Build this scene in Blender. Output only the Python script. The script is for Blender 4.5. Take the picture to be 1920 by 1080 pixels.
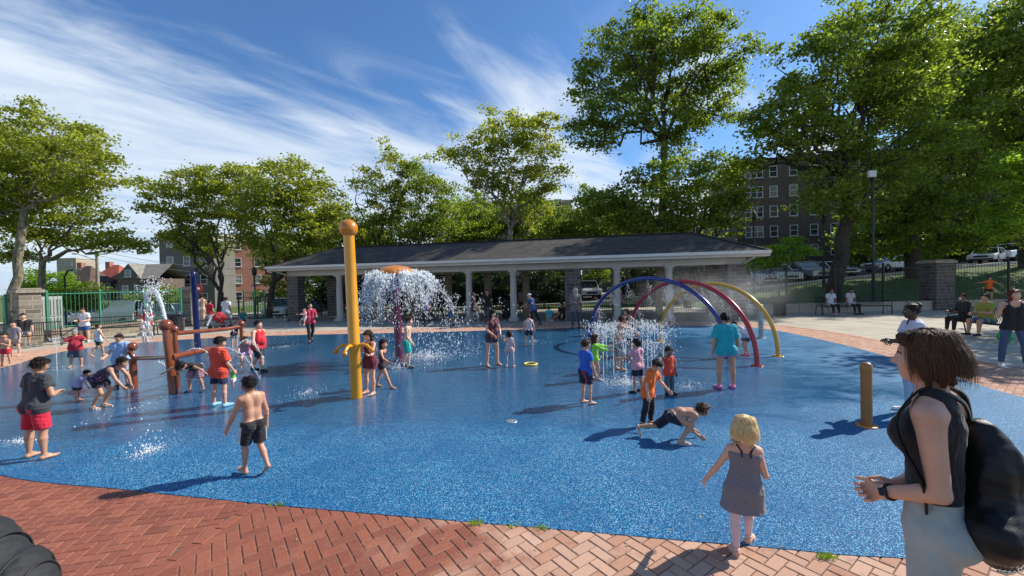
import bpy, bmesh, math, random
import numpy as np
from mathutils import Vector, Matrix
random.seed(7); RNG = np.random.RandomState(11)
R = math.radians
for o in list(bpy.data.objects): bpy.data.objects.remove(o)
SC = bpy.context.scene
COL = SC.collection
# ------------------------------------------------------------------ camera
CAM_H, FOC, PITCH, ROLL = 2.0, 780.0, R(0.95), R(-1.25)
cd = bpy.data.cameras.new('camera'); cam = bpy.data.objects.new('camera', cd); COL.objects.link(cam)
cd.sensor_width = 36; cd.lens = FOC / 1920 * 36; cd.clip_end = 3000; cd.clip_start = 0.05
CAMR = Matrix.Rotation(math.pi/2 - PITCH, 3, 'X') @ Matrix.Rotation(ROLL, 3, 'Z')
cam.matrix_world = Matrix.Translation((0, 0, CAM_H)) @ CAMR.to_4x4()
SC.camera = cam
# ------------------------------------------------------------------ sun, sky and clouds
SUN_EL, SUN_AZ = R(40), R(69.5)          # azimuth clockwise from +Y (the view direction)
sd = bpy.data.lights.new('sun', 'SUN'); sd.energy = 5.0; sd.angle = R(0.53); sd.color = (1.0, 0.94, 0.84)
so = bpy.data.objects.new('sun', sd); COL.objects.link(so)
sdir = Vector((math.sin(SUN_AZ)*math.cos(SUN_EL), math.cos(SUN_AZ)*math.cos(SUN_EL), math.sin(SUN_EL)))
so.rotation_euler = sdir.to_track_quat('Z', 'Y').to_euler(); so.location = (20, 10, 30)
W = bpy.data.worlds.new('World'); SC.world = W; W.use_nodes = True
def build_world():
    nt = W.node_tree; N = nt.nodes; L = nt.links; N.clear()
    out = N.new('ShaderNodeOutputWorld'); bg = N.new('ShaderNodeBackground'); L.new(bg.outputs[0], out.inputs[0])
    sky = N.new('ShaderNodeTexSky'); sky.sky_type = 'NISHITA'; sky.sun_disc = False
    sky.sun_elevation = SUN_EL; sky.sun_rotation = SUN_AZ; sky.air_density = 1.0; sky.dust_density = 0.6; sky.ozone_density = 2.2
    tc = N.new('ShaderNodeTexCoord'); sep = N.new('ShaderNodeSeparateXYZ'); L.new(tc.outputs['Generated'], sep.inputs[0])
    def m(op, a, b=None, c=None, clamp=False):
        n = N.new('ShaderNodeMath'); n.operation = op; n.use_clamp = clamp
        for i, v in enumerate((a, b, c)):
            if v is None: continue
            if isinstance(v, (int, float)): n.inputs[i].default_value = v
            else: L.new(v, n.inputs[i])
        return n.outputs[0]
    zz = m('MAXIMUM', sep.outputs[2], 0.03); zz = m('ADD', zz, 0.10)
    u = m('DIVIDE', sep.outputs[0], zz); v = m('DIVIDE', sep.outputs[1], zz)
    cmb = N.new('ShaderNodeCombineXYZ'); L.new(u, cmb.inputs[0]); L.new(v, cmb.inputs[1])
    def noise(scale, detail, rough, rot, stretch, off=(0, 0, 0), dist=0.0):
        mp = N.new('ShaderNodeMapping'); mp.vector_type = 'TEXTURE'; mp.inputs['Rotation'].default_value[2] = rot; mp.inputs['Scale'].default_value = tuple(1/q for q in stretch)
        mp.inputs['Location'].default_value = off; L.new(cmb.outputs[0], mp.inputs[0])
        n = N.new('ShaderNodeTexNoise'); n.inputs['Scale'].default_value = scale; n.inputs['Detail'].default_value = detail
        n.inputs['Roughness'].default_value = rough; n.inputs['Distortion'].default_value = dist; L.new(mp.outputs[0], n.inputs[0]); return n.outputs[0]
    big = noise(0.55, 3, 0.5, R(60), (0.6, 1.2, 1), (0.3, 1.7, 0))
    wis = noise(1.3, 8, 0.56, R(56), (0.50, 1.15, 1), (4.2, 0.5, 0), 0.7)
    fin = noise(3.0, 10, 0.58, R(50), (0.45, 1.1, 1), (1.2, 7.5, 0), 0.5)
    # the overcast bank sits low and to the left, thinning towards the zenith and the right
    side = m('MULTIPLY_ADD', m('MAXIMUM', sep.outputs[0], 0.0), -0.9, 0.10)
    low = m('MULTIPLY_ADD', sep.outputs[2], -2.9, 1.52)
    field = m('ADD', m('ADD', side, low), m('MULTIPLY_ADD', big, 1.0, -0.50))
    field = m('ADD', field, m('MULTIPLY_ADD', wis, 1.9, -0.95))
    field = m('ADD', field, m('MULTIPLY_ADD', fin, 1.1, -0.57))
    mr = N.new('ShaderNodeMapRange'); mr.interpolation_type = 'SMOOTHSTEP'; L.new(field, mr.inputs[0])
    mr.inputs[1].default_value = 0.10; mr.inputs[2].default_value = 0.85; mr.inputs[3].default_value = 0.0; mr.inputs[4].default_value = 0.86
    wv = noise(1.7, 9, 0.55, R(66), (0.36, 1.1, 1), (9.2, 3.1, 0), 1.1)
    mw = N.new('ShaderNodeMapRange'); mw.interpolation_type = 'SMOOTHSTEP'; L.new(wv, mw.inputs[0])
    mw.inputs[1].default_value = 0.50; mw.inputs[2].default_value = 0.74; mw.inputs[4].default_value = 0.45
    dens = m('MAXIMUM', mr.outputs[0], mw.outputs[0], clamp=True)
    tint = N.new('ShaderNodeMix'); tint.data_type = 'RGBA'; tint.blend_type = 'MULTIPLY'; tint.inputs[0].default_value = 1
    L.new(sky.outputs[0], tint.inputs[6]); tint.inputs[7].default_value = (0.80, 1.18, 1.55, 1)
    mix = N.new('ShaderNodeMix'); mix.data_type = 'RGBA'; L.new(dens, mix.inputs[0]); L.new(tint.outputs[2], mix.inputs[6])
    cc = N.new('ShaderNodeMix'); cc.data_type = 'RGBA'; L.new(m('MULTIPLY_ADD', fin, 2.2, -0.65, clamp=True), cc.inputs[0]); cc.inputs[6].default_value = (5.6, 7.0, 8.9, 1); cc.inputs[7].default_value = (9.2, 9.9, 10.6, 1); L.new(cc.outputs[2], mix.inputs[7])
    L.new(mix.outputs[2], bg.inputs[0]); bg.inputs[1].default_value = 0.080
build_world()
VS = SC.view_settings; VS.view_transform = 'Standard'; VS.look = 'None'; VS.gamma = 1; VS.use_curve_mapping = False; VS.exposure = 0.36

# ------------------------------------------------------------------ pixel <-> world (the photograph is 1920 x 1080)
def ray(px, py):
    d = CAMR @ Vector((px - 960, 540 - py, -FOC)); return d
def GP(px, py, z=0.0):
    d = ray(px, py); t = (z - CAM_H) / d.z; return Vector((d.x*t, d.y*t, z))
def WP(px, py, depth):
    d = ray(px, py); t = depth / d.y; return Vector((d.x*t, depth, CAM_H + d.z*t))

# ------------------------------------------------------------------ scene bookkeeping
def setp(o, label=None, cat=None, group=None, kind=None):
    if label: o['label'] = label
    if cat: o['category'] = cat
    if group: o['group'] = group
    if kind: o['kind'] = kind
    return o
def thing(name, label, cat, loc=(0, 0, 0), rotz=0.0, group=None):
    o = bpy.data.objects.new(name, None); COL.objects.link(o); o.empty_display_size = 0.2
    o.location = loc; o.rotation_euler = (0, 0, rotz); return setp(o, label, cat, group)
def link_mesh(name, me, parent=None):
    o = bpy.data.objects.new(name, me); COL.objects.link(o)
    if parent is not None: o.parent = parent
    return o
def copy_tree(o, parent=None):
    c = o.copy(); COL.objects.link(c)
    if parent is not None: c.parent = parent
    for ch in list(o.children): copy_tree(ch, c)
    return c
class MB:
    """collects shapes, builds ONE mesh"""
    def __init__(s): s.v = []; s.f = []; s.mi = []; s.sm = []; s.cur = 0
    def add(s, vs, fs, smooth=False):
        n = len(s.v); s.v.extend([tuple(p) for p in vs])
        for f in fs: s.f.append([n + i for i in f]); s.mi.append(s.cur); s.sm.append(smooth)
    def box(s, c, size, rz=0.0, M=None, taper=1.0):
        hx, hy, hz = size[0]/2, size[1]/2, size[2]/2
        vs = []
        for z, t in ((-hz, 1), (hz, taper)):
            for x, y in ((-hx, -hy), (hx, -hy), (hx, hy), (-hx, hy)):
                p = Vector((x*t, y*t, z))
                if M is not None: p = M @ p
                elif rz: p = Matrix.Rotation(rz, 3, 'Z') @ p
                vs.append(p + Vector(c))
        s.add(vs, [(3, 2, 1, 0), (4, 5, 6, 7), (0, 1, 5, 4), (1, 2, 6, 5), (2, 3, 7, 6), (3, 0, 4, 7)])
    def bar(s, a, b, w, h=None, up=(0, 0, 1)):
        a = Vector(a); b = Vector(b); d = b - a; L = d.length; d.normalize(); h = h or w
        x = d.cross(Vector(up))
        if x.length < 1e-4: x = d.cross(Vector((0, 1, 0)))
        x.normalize(); y = x.cross(d)
        M = Matrix((x, y, d)).transposed(); s.box((a + b)/2, (w, h, L), M=M)
    def tube(s, pts, rad, n=10, cap=True, smooth=True):
        pts = [Vector(p) for p in pts]; m = len(pts)
        if not hasattr(rad, '__len__'): rad = [rad]*m
        vs = []; ref = None
        for i, p in enumerate(pts):
            d = (pts[min(i+1, m-1)] - pts[max(i-1, 0)]).normalized()
            if ref is None:
                ref = Vector((0, 0, 1)) if abs(d.z) < 0.9 else Vector((1, 0, 0))
            x = (ref - d*ref.dot(d)).normalized(); y = d.cross(x); ref = x
            for k in range(n):
                a = 2*math.pi*k/n; vs.append(p + (x*math.cos(a) + y*math.sin(a))*rad[i])
        fs = [(i*n + k, i*n + (k+1) % n, (i+1)*n + (k+1) % n, (i+1)*n + k) for i in range(m-1) for k in range(n)]
        s.add(vs, fs, smooth)
        if cap:
            s.add(vs[:n], [tuple(range(n))[::-1]]); s.add(vs[-n:], [tuple(range(n))])
    def lathe(s, prof, c=(0, 0, 0), n=20, smooth=True, M=None):
        vs = []
        for r, z in prof:
            for k in range(n):
                a = 2*math.pi*k/n; p = Vector((r*math.cos(a), r*math.sin(a), z))
                if M is not None: p = M @ p
                vs.append(p + Vector(c))
        m = len(prof)
        fs = [(i*n + k, i*n + (k+1) % n, (i+1)*n + (k+1) % n, (i+1)*n + k) for i in range(m-1) for k in range(n)]
        s.add(vs, fs, smooth)
        if prof[0][0] > 1e-4: s.add(vs[:n], [tuple(range(n))[::-1]])
        if prof[-1][0] > 1e-4: s.add(vs[-n:], [tuple(range(n))])
    def sphere(s, c, r, n=16, m=10, sc=(1, 1, 1)):
        vs = []
        for i in range(m+1):
            t = math.pi*i/m
            for k in range(n):
                a = 2*math.pi*k/n
                vs.append((c[0] + r*sc[0]*math.sin(t)*math.cos(a), c[1] + r*sc[1]*math.sin(t)*math.sin(a), c[2] - r*sc[2]*math.cos(t)))
        s.add(vs, [(i*n + k, i*n + (k+1) % n, (i+1)*n + (k+1) % n, (i+1)*n + k) for i in range(m) for k in range(n)], True)
    def quad(s, a, b, c, d): s.add([a, b, c, d], [(0, 1, 2, 3)])
    def prism(s, poly, z0, z1):
        n = len(poly); vs = [(p[0], p[1], z0) for p in poly] + [(p[0], p[1], z1) for p in poly]
        s.add(vs, [tuple(range(n))[::-1], tuple(range(n, 2*n))] + [(i, (i+1) % n, n + (i+1) % n, n + i) for i in range(n)])
    def build(s, name, mats, parent=None, bevel=0.0, loc=None):
        me = bpy.data.meshes.new(name); me.from_pydata(s.v, [], s.f)
        if not isinstance(mats, (list, tuple)): mats = [mats]
        for mt in mats: me.materials.append(mt)
        me.polygons.foreach_set('material_index', s.mi); me.polygons.foreach_set('use_smooth', s.sm); me.update()
        o = link_mesh(name, me, parent)
        if loc is not None: o.location = loc
        if bevel:
            b = o.modifiers.new('bevel', 'BEVEL'); b.width = bevel; b.segments = 2; b.limit_method = 'ANGLE'
        return o

# ------------------------------------------------------------------ materials
def newmat(name):
    m = bpy.data.materials.new(name); m.use_nodes = True; nt = m.node_tree; return m, nt, nt.nodes, nt.links, nt.nodes['Principled BSDF']
def nz(N, L, scale, detail=4, rough=0.55, vec=None, dist=0.0, kind='fac'):
    n = N.new('ShaderNodeTexNoise'); n.inputs['Scale'].default_value = scale; n.inputs['Detail'].default_value = detail
    n.inputs['Roughness'].default_value = rough; n.inputs['Distortion'].default_value = dist
    if vec is not None: L.new(vec, n.inputs[0])
    return n.outputs[0] if kind == 'fac' else n.outputs[1]
def pos(N, L, scale=None, rot=0.0, world=True):
    if world: o = N.new('ShaderNodeNewGeometry').outputs['Position']
    else: o = N.new('ShaderNodeTexCoord').outputs['Object']
    if scale is None: return o
    mp = N.new('ShaderNodeMapping'); mp.inputs['Scale'].default_value = scale; mp.inputs['Rotation'].default_value[2] = rot; L.new(o, mp.inputs[0]); return mp.outputs[0]
def ramp(N, L, fac, stops):
    r = N.new('ShaderNodeValToRGB'); e = r.color_ramp.elements
    while len(e) < len(stops): e.new(0.5)
    for i, (p, c) in enumerate(stops):
        e[i].position = p; e[i].color = (c[0], c[1], c[2], 1) if hasattr(c, '__len__') else (c, c, c, 1)
    L.new(fac, r.inputs[0]); return r.outputs[0]
def mixc(N, L, fac, a, b, blend='MIX'):
    m = N.new('ShaderNodeMix'); m.data_type = 'RGBA'; m.blend_type = blend
    for i, v in ((0, fac), (6, a), (7, b)):
        if isinstance(v, (int, float)): m.inputs[i].default_value = v
        elif hasattr(v, '__len__'): m.inputs[i].default_value = (v[0], v[1], v[2], 1)
        else: L.new(v, m.inputs[i])
    return m.outputs[2]
def math_(N, L, op, a, b=None, c=None, clamp=False):
    n = N.new('ShaderNodeMath'); n.operation = op; n.use_clamp = clamp
    for i, v in enumerate((a, b, c)):
        if v is None: continue
        if isinstance(v, (int, float)): n.inputs[i].default_value = v
        else: L.new(v, n.inputs[i])
    return n.outputs[0]
def maprange(N, L, v, a, b, c=0.0, d=1.0, smooth=False):
    n = N.new('ShaderNodeMapRange'); L.new(v, n.inputs[0])
    if smooth: n.interpolation_type = 'SMOOTHSTEP'
    for i, q in enumerate((a, b, c, d)): n.inputs[i+1].default_value = q
    return n.outputs[0]
def bump(N, L, b, h, strength=0.3, dist=0.02, prev=None):
    n = N.new('ShaderNodeBump'); n.inputs['Strength'].default_value = strength; n.inputs['Distance'].default_value = dist
    L.new(h, n.inputs['Height'])
    if prev is not None: L.new(prev, n.inputs['Normal'])
    L.new(n.outputs[0], b.inputs['Normal']); return n.outputs[0]
_mc = {}
def plain(name, col, rough=0.6, metal=0.0, var=0.12, scale=6.0, bmp=0.0, bscale=80.0, coat=0.0, spec=0.5, world=False):
    """one colour with soft mottling: paint, cloth, plastic, stone"""
    if name in _mc: return _mc[name]
    m, nt, N, L, b = newmat(name)
    p = pos(N, L, world=world); n = nz(N, L, scale, 5, 0.6, p)
    lo = [max(0, c*(1-var*1.6)) for c in col]; hi = [min(1, c*(1+var)) for c in col]
    L.new(ramp(N, L, n, [(0.3, lo), (0.7, hi)]), b.inputs['Base Color'])
    b.inputs['Roughness'].default_value = rough; b.inputs['Metallic'].default_value = metal; b.inputs['Coat Weight'].default_value = coat
    b.inputs['Coat Roughness'].default_value = 0.08; b.inputs['Specular IOR Level'].default_value = spec
    if bmp: bump(N, L, b, nz(N, L, bscale, 3, 0.6, p), bmp, 0.004)
    _mc[name] = m; return m
def skinmat(name, col):
    if name in _mc: return _mc[name]
    m, nt, N, L, b = newmat(name); p = pos(N, L, world=False)
    n = nz(N, L, 9, 4, 0.6, p)
    L.new(ramp(N, L, n, [(0.3, [c*0.90 for c in col]), (0.7, [min(1, col[0]*1.08), col[1]*1.03, col[2]])]), b.inputs['Base Color'])
    b.inputs['Roughness'].default_value = 0.48; b.inputs['Subsurface Weight'].default_value = 0.12
    b.inputs['Subsurface Radius'].default_value = (0.02, 0.008, 0.004); b.inputs['Subsurface Scale'].default_value = 0.5
    bump(N, L, b, nz(N, L, 180, 2, 0.5, p), 0.06, 0.002); _mc[name] = m; return m
def cloth(name, col, col2=None, pat=None, scale=20.0, thr=0.5, rough=0.85, wet=0.0):
    """woven cloth with folds; pat: None, 'blotch', 'stripes', 'vstripes', 'gingham', 'dots'"""
    if name in _mc: return _mc[name]
    m, nt, N, L, b = newmat(name); p = pos(N, L, world=False)
    base = ramp(N, L, nz(N, L, 7, 4, 0.6, p), [(0.3, [c*0.82 for c in col]), (0.7, [min(1, c*1.08) for c in col])])
    if pat == 'blotch':
        f = nz(N, L, scale, 2, 0.5, p); f = maprange(N, L, f, thr, thr+0.03); base = mixc(N, L, f, base, col2)
    elif pat == 'dots':
        v = N.new('ShaderNodeTexVoronoi'); v.inputs['Scale'].default_value = scale; L.new(p, v.inputs[0])
        f = maprange(N, L, v.outputs['Distance'], thr, thr+0.05, 1, 0); base = mixc(N, L, f, base, col2)
    elif pat in ('stripes', 'vstripes', 'gingham'):
        s = N.new('ShaderNodeSeparateXYZ'); L.new(p, s.inputs[0])
        def st(o): return maprange(N, L, math_(N, L, 'SINE', math_(N, L, 'MULTIPLY', o, scale)), thr-0.1, thr+0.1)
        if pat == 'stripes': base = mixc(N, L, st(s.outputs[2]), base, col2)
        elif pat == 'vstripes': base = mixc(N, L, st(s.outputs[0]), base, col2)
        else:
            base = mixc(N, L, math_(N, L, 'MULTIPLY', st(s.outputs[0]), 0.7), base, col2); base = mixc(N, L, math_(N, L, 'MULTIPLY', st(s.outputs[2]), 0.7), base, col2)
    L.new(base, b.inputs['Base Color']); b.inputs['Roughness'].default_value = rough; b.inputs['Sheen Weight'].default_value = 0.15
    mp = N.new('ShaderNodeMapping'); mp.inputs['Scale'].default_value = (1, 1, 0.35); L.new(p, mp.inputs[0])
    f1 = bump(N, L, b, nz(N, L, 14, 3, 0.5, mp.outputs[0], 1.2), 0.55, 0.03)
    bump(N, L, b, nz(N, L, 400, 2, 0.5, p), 0.15, 0.001, f1)
    _mc[name] = m; return m
def hairmat(name, col, sheen=0.03):
    if name in _mc: return _mc[name]
    m, nt, N, L, b = newmat(name); p = pos(N, L, (1, 1, 0.12), world=False)
    n = nz(N, L, 90, 3, 0.6, p)
    L.new(ramp(N, L, n, [(0.3, [c*0.65 for c in col]), (0.7, [min(1, c*1.25) for c in col])]), b.inputs['Base Color'])
    b.inputs['Roughness'].default_value = 0.5; b.inputs['Specular IOR Level'].default_value = .22; b.inputs['Sheen Weight'].default_value = 0
    bump(N, L, b, n, 0.7, 0.012); _mc[name] = m; return m
# ------------------------------------------------------------------ figures: one continuous surface per body, grown from an implicit skeleton
def nrm(v):
    v = np.array(v, float); return v/np.linalg.norm(v)
class SDF:
    def __init__(s): s.p = []
    def cone(s, a, b, ra, rb, k=0.01, clip=None, sub=False, group=0):
        s.p.append(('c', np.array(a, float), np.array(b, float), ra, rb, k, clip, sub)); return s
    def ell(s, c, r, M=None, k=0.01, clip=None, sub=False):
        s.p.append(('e', np.array(c, float), np.array(r, float), np.eye(3) if M is None else np.array(M), 0, k, clip, sub)); return s
    def bounds(s):
        lo = np.full(3, 1e9); hi = -lo
        for q in s.p:
            if q[7]: continue
            if q[0] == 'c':
                for c, r in ((q[1], q[3]), (q[2], q[4])): lo = np.minimum(lo, c-r); hi = np.maximum(hi, c+r)
            else:
                r = max(q[2]); lo = np.minimum(lo, q[1]-r); hi = np.maximum(hi, q[1]+r)
        return lo, hi
def _pd(q, P):
    if q[0] == 'c':
        a, b, ra, rb = q[1:5]; ba = b-a; l2 = max(ba @ ba, 1e-9)
        pa = P-a; t = np.clip((pa @ ba)/l2, 0, 1)
        d = np.sqrt(((pa - t[..., None]*ba)**2).sum(-1)) - (ra + (rb-ra)*t)
    else:
        c, r, M = q[1:4]; pl = (P-c) @ M
        k0 = np.sqrt(((pl/r)**2).sum(-1)); k1 = np.sqrt(((pl/(r*r))**2).sum(-1)); d = k0*(k0-1)/np.maximum(k1, 1e-6)
    if q[6]:
        for (c0, n) in q[6]: d = np.maximum(d, (P-np.array(c0)) @ np.array(n))
    return d
def sdf_mesh(S, res, clips=(), disp=None):
    lo, hi = S.bounds(); pad = 6*res; lo = lo-pad; hi = hi+pad; B = 4
    nb = np.ceil((hi-lo)/(B*res)).astype(int)+1
    ax = [lo[i]+(np.arange(nb[i])*B+(B-1)/2)*res for i in range(3)]
    C = np.stack(np.meshgrid(*ax, indexing='ij'), -1).reshape(-1, 3)
    PD = []; D = np.full(len(C), 1.0)
    def smin(a, b, k):
        h = np.maximum(k-np.abs(a-b), 0)/k; return np.minimum(a, b)-h*h*k*0.25
    for q in S.p:
        d = _pd(q, C); PD.append(d)
        D = -smin(-D, d, q[5]) if q[7] else smin(D, d, q[5])
    for (c0, n) in clips: D = np.maximum(D, (C-np.array(c0)) @ np.array(n))
    band = B*res*0.95+2*res
    act = np.where(np.abs(D) < band+0.012)[0]
    off = np.stack(np.meshgrid(*[np.arange(B)]*3, indexing='ij'), -1).reshape(-1, 3)*res-(B-1)/2*res
    P = C[act][:, None, :]+off[None]
    F = np.full(P.shape[:2], 0.3)
    for q, d in zip(S.p, PD):
        sel = np.where(d[act] < 2*band+q[5]+0.02)[0]
        if len(sel) == 0: continue
        dd = _pd(q, P[sel]); F[sel] = -smin(-F[sel], dd, q[5]) if q[7] else smin(F[sel], dd, q[5])
    if disp is not None: F = F+disp(P)
    for (c0, n) in clips: F = np.maximum(F, (P-np.array(c0)) @ np.array(n))
    G = np.repeat(np.sign(D)[:, None], B**3, 1).astype(np.float32)
    G[act] = F
    G = G.reshape(nb[0], nb[1], nb[2], B, B, B).transpose(0, 3, 1, 4, 2, 5).reshape(nb[0]*B, nb[1]*B, nb[2]*B)
    s = G < 0
    cnt = np.zeros(tuple(n-1 for n in G.shape), np.uint8)
    cor = [(i, j, k) for i in (0, 1) for j in (0, 1) for k in (0, 1)]
    sh = [n-1 for n in G.shape]
    for i, j, k in cor: cnt += s[i:i+sh[0], j:j+sh[1], k:k+sh[2]]
    cells = np.argwhere((cnt > 0) & (cnt < 8))
    if len(cells) == 0: return np.zeros((0, 3)), np.zeros((0, 4), int)
    V = np.zeros((len(cells), 3)); Cn = np.zeros(len(cells))
    vals = {c: G[cells[:, 0]+c[0], cells[:, 1]+c[1], cells[:, 2]+c[2]] for c in cor}
    for a in cor:
        for axi in range(3):
            if a[axi] == 1: continue
            b = list(a); b[axi] = 1; b = tuple(b); va, vb = vals[a], vals[b]
            m = (va < 0) != (vb < 0); t = np.where(m, va/np.where(m, va-vb, 1), 0)
            e = np.array(a, float)[None]+0*V; e[:, axi] = t; V[m] += e[m]; Cn[m] += 1
    V = lo+(cells+V/Cn[:, None])*res
    idx = np.full(cnt.shape, -1, np.int32); idx[cells[:, 0], cells[:, 1], cells[:, 2]] = np.arange(len(cells))
    Q = []
    for axi in range(3):
        sl0 = [slice(1, -1)]*3; sl1 = [slice(1, -1)]*3; sl0[axi] = slice(0, -1); sl1[axi] = slice(1, None)
        # edge between p and p+axis, interior in the other two axes
        a = s[tuple(sl0)]; b = s[tuple(sl1)]
        e = np.argwhere(a != b)
        if len(e) == 0: continue
        base = e.copy()
        for o in range(3):
            if o != axi: base[:, o] += 1
        flip = a[e[:, 0], e[:, 1], e[:, 2]]
        u, v = [(1, 2), (2, 0), (0, 1)][axi]
        du = np.eye(3, dtype=int)[u]; dv = np.eye(3, dtype=int)[v]
        q = []
        ok = np.ones(len(base), bool)
        for dd in (du+dv, dv, 0*du, du):
            c = base-dd; ok &= (c >= 0).all(1) & (c < np.array(cnt.shape)).all(1)
            c = np.clip(c, 0, np.array(cnt.shape)-1); q.append(idx[c[:, 0], c[:, 1], c[:, 2]])
        q = np.stack(q, 1); q[~flip] = q[~flip][:, ::-1]; ok &= (q >= 0).all(1); Q.append(q[ok])
    Q = np.concatenate(Q)[:, ::1]
    return V, Q
def np_mesh(name, V, Q, mats, mi=None, smooth=True):
    me = bpy.data.meshes.new(name); nq = len(Q); k = Q.shape[1] if nq else 4
    me.vertices.add(len(V)); me.vertices.foreach_set('co', V.astype(np.float32).ravel())
    me.loops.add(nq*k); me.loops.foreach_set('vertex_index', Q.astype(np.int32).ravel())
    me.polygons.add(nq); me.polygons.foreach_set('loop_start', (np.arange(nq)*k).astype(np.int32))
    for m in mats: me.materials.append(m)
    if mi is not None: me.polygons.foreach_set('material_index', mi.astype(np.int32))
    me.polygons.foreach_set('use_smooth', np.full(nq, smooth)); me.update(calc_edges=True); me.validate(); return me

SKIN = {'light': (0.62, 0.36, 0.25), 'tan': (0.50, 0.27, 0.17), 'olive': (0.42, 0.23, 0.14), 'brown': (0.22, 0.11, 0.065), 'dark': (0.085, 0.04, 0.025), 'pale': (0.70, 0.44, 0.33)}
HAIR = {'black': (0.012, 0.009, 0.008), 'dark': (0.018, 0.010, 0.007), 'brown': (0.052, 0.024, 0.013), 'blond': (0.82, 0.58, 0.27), 'grey': (0.3, 0.3, 0.3), 'red': (0.12, 0.03, 0.02)}
def rotm(yaw, pitch, roll=0.0):
    return np.array(Matrix.Rotation(-R(yaw), 3, 'Z') @ Matrix.Rotation(R(pitch), 3, 'X') @ Matrix.Rotation(R(roll), 3, 'Y'))
STAND = dict(la=((.18, .0, -1), (.10, .25, -1)), ra=((.18, .0, -1), (.10, .25, -1)), ll=((.10, .0, -1), (.02, -.03, -1)), rl=((.10, .0, -1), (.02, -.03, -1)), lean=(0, 0), head=(0, 0), twist=0)
def skeleton(H, age, pose, bulk, fem):
    p = dict(STAND); p.update(pose); J = {}
    hr = {'adult': 7.4, 'teen': 6.9, 'kid': 6.2, 'small': 5.5, 'tot': 5.2}[age]
    hh = H/hr; legf = {'adult': .475, 'teen': .475, 'kid': .46, 'small': .445, 'tot': .42}[age]
    leg = H*legf; thigh = leg*.50; shin = leg*.50-.0*H; foot = .045*H
    tor = H-leg-foot-hh-.035*H       # hip to neck base
    sw = {'adult': .108, 'teen': .108, 'kid': .104, 'small': .10, 'tot': .098}[age]*H*(.92 if fem else 1)*(1+.35*(bulk-1)); hw = .052*H*(1.1 if fem else 1)*(1+.3*(bulk-1))
    lx, ly = p['lean'][:2]; l2 = p['lean'][2] if len(p['lean']) > 2 else 0
    up1 = np.array(rotm(0, -ly*.8, lx*.8)) @ np.array([0, 0, 1.]); up2 = np.array(rotm(0, -ly*1.1-l2, lx*1.1)) @ np.array([0, 0, 1.])
    tw = rotm(p['twist'], 0); rt = tw @ np.array([1., 0, 0]); rt2 = nrm(rt-up2*(rt @ up2)); rt1 = nrm(np.array([1., 0, 0])-up1*up1[0])
    fw2 = np.cross(up2, rt2); fw1 = np.cross(up1, rt1)
    P = np.zeros(3); Wt = P+up1*tor*.38; Cc = Wt+up2*tor*.42; Nk = Wt+up2*tor*.60
    J.update(P=P, W=Wt, C=Cc, N=Nk, up1=up1, up2=up2, rt1=rt1, rt2=rt2, fw1=fw1, fw2=fw2, hh=hh, sw=sw, hw=hw, tor=tor, H=H)
    hm = rotm(p['head'][0]+p['twist'], p['head'][1]-ly*.6-l2*.6, p['head'][2] if len(p['head']) > 2 else 0); J['hm'] = hm
    nd = nrm(up2*.6+hm @ np.array([0, .18, 1.])*.6); J['HC'] = Nk+nd*(.035*H+hh*.50)
    for sd, sg in (('l', -1), ('r', 1)):
        a = p[sd+'a']; S = Cc+up2*tor*.10+rt2*sg*sw; m = np.array([sg, 1, 1.])
        ud, fd = nrm(np.array(a[0])*m), nrm(np.array(a[1])*m); ua, fa = .172*H, .142*H
        J[sd+'S'] = S; J[sd+'E'] = S+ud*ua; J[sd+'Wr'] = S+ud*ua+fd*fa; J[sd+'fd'] = fd
        J[sd+'hn'] = a[2] if len(a) > 2 else None; J[sd+'curl'] = a[3] if len(a) > 3 else .35
        g = p[sd+'l']; Hp = P+rt1*sg*hw-up1*.01*H; td, kd = nrm(np.array(g[0])*m), nrm(np.array(g[1])*m)
        J[sd+'H'] = Hp; J[sd+'K'] = Hp+td*thigh; J[sd+'A'] = Hp+td*thigh+kd*shin
        fdir = nrm(np.array(g[2])*m) if len(g) > 2 else nrm([sg*.15, 1, -.0])
        J[sd+'ft'] = fdir; J[sd+'heel'] = J[sd+'A']+np.array([0, 0, -.022*H])-fdir*.018*H; J[sd+'toe'] = J[sd+'heel']+fdir*.125*H
    mz = min(min(J[s+'heel'][2]-.022*H, J[s+'toe'][2]-.014*H, J[s+'K'][2]-.035*H) for s in 'lr')
    mz = p.get('seat', None) is not None and (J['P'][2]-.06*H-p['seat']) or mz
    for k in ('P', 'W', 'C', 'N', 'HC', 'lS', 'rS', 'lE', 'rE', 'lWr', 'rWr', 'lH', 'rH', 'lK', 'rK', 'lA', 'rA', 'lheel', 'rheel', 'ltoe', 'rtoe'): J[k] = J[k]-np.array([0, 0, mz])
    for s in 'lr':   # feet stand flat when they are close to the ground
        for q, rr in (('heel', .022), ('toe', .014)):
            if abs(J[s+q][2]-rr*H) < .03*H and p.get('seat') is None: J[s+q][2] = rr*H
    return J
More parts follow.
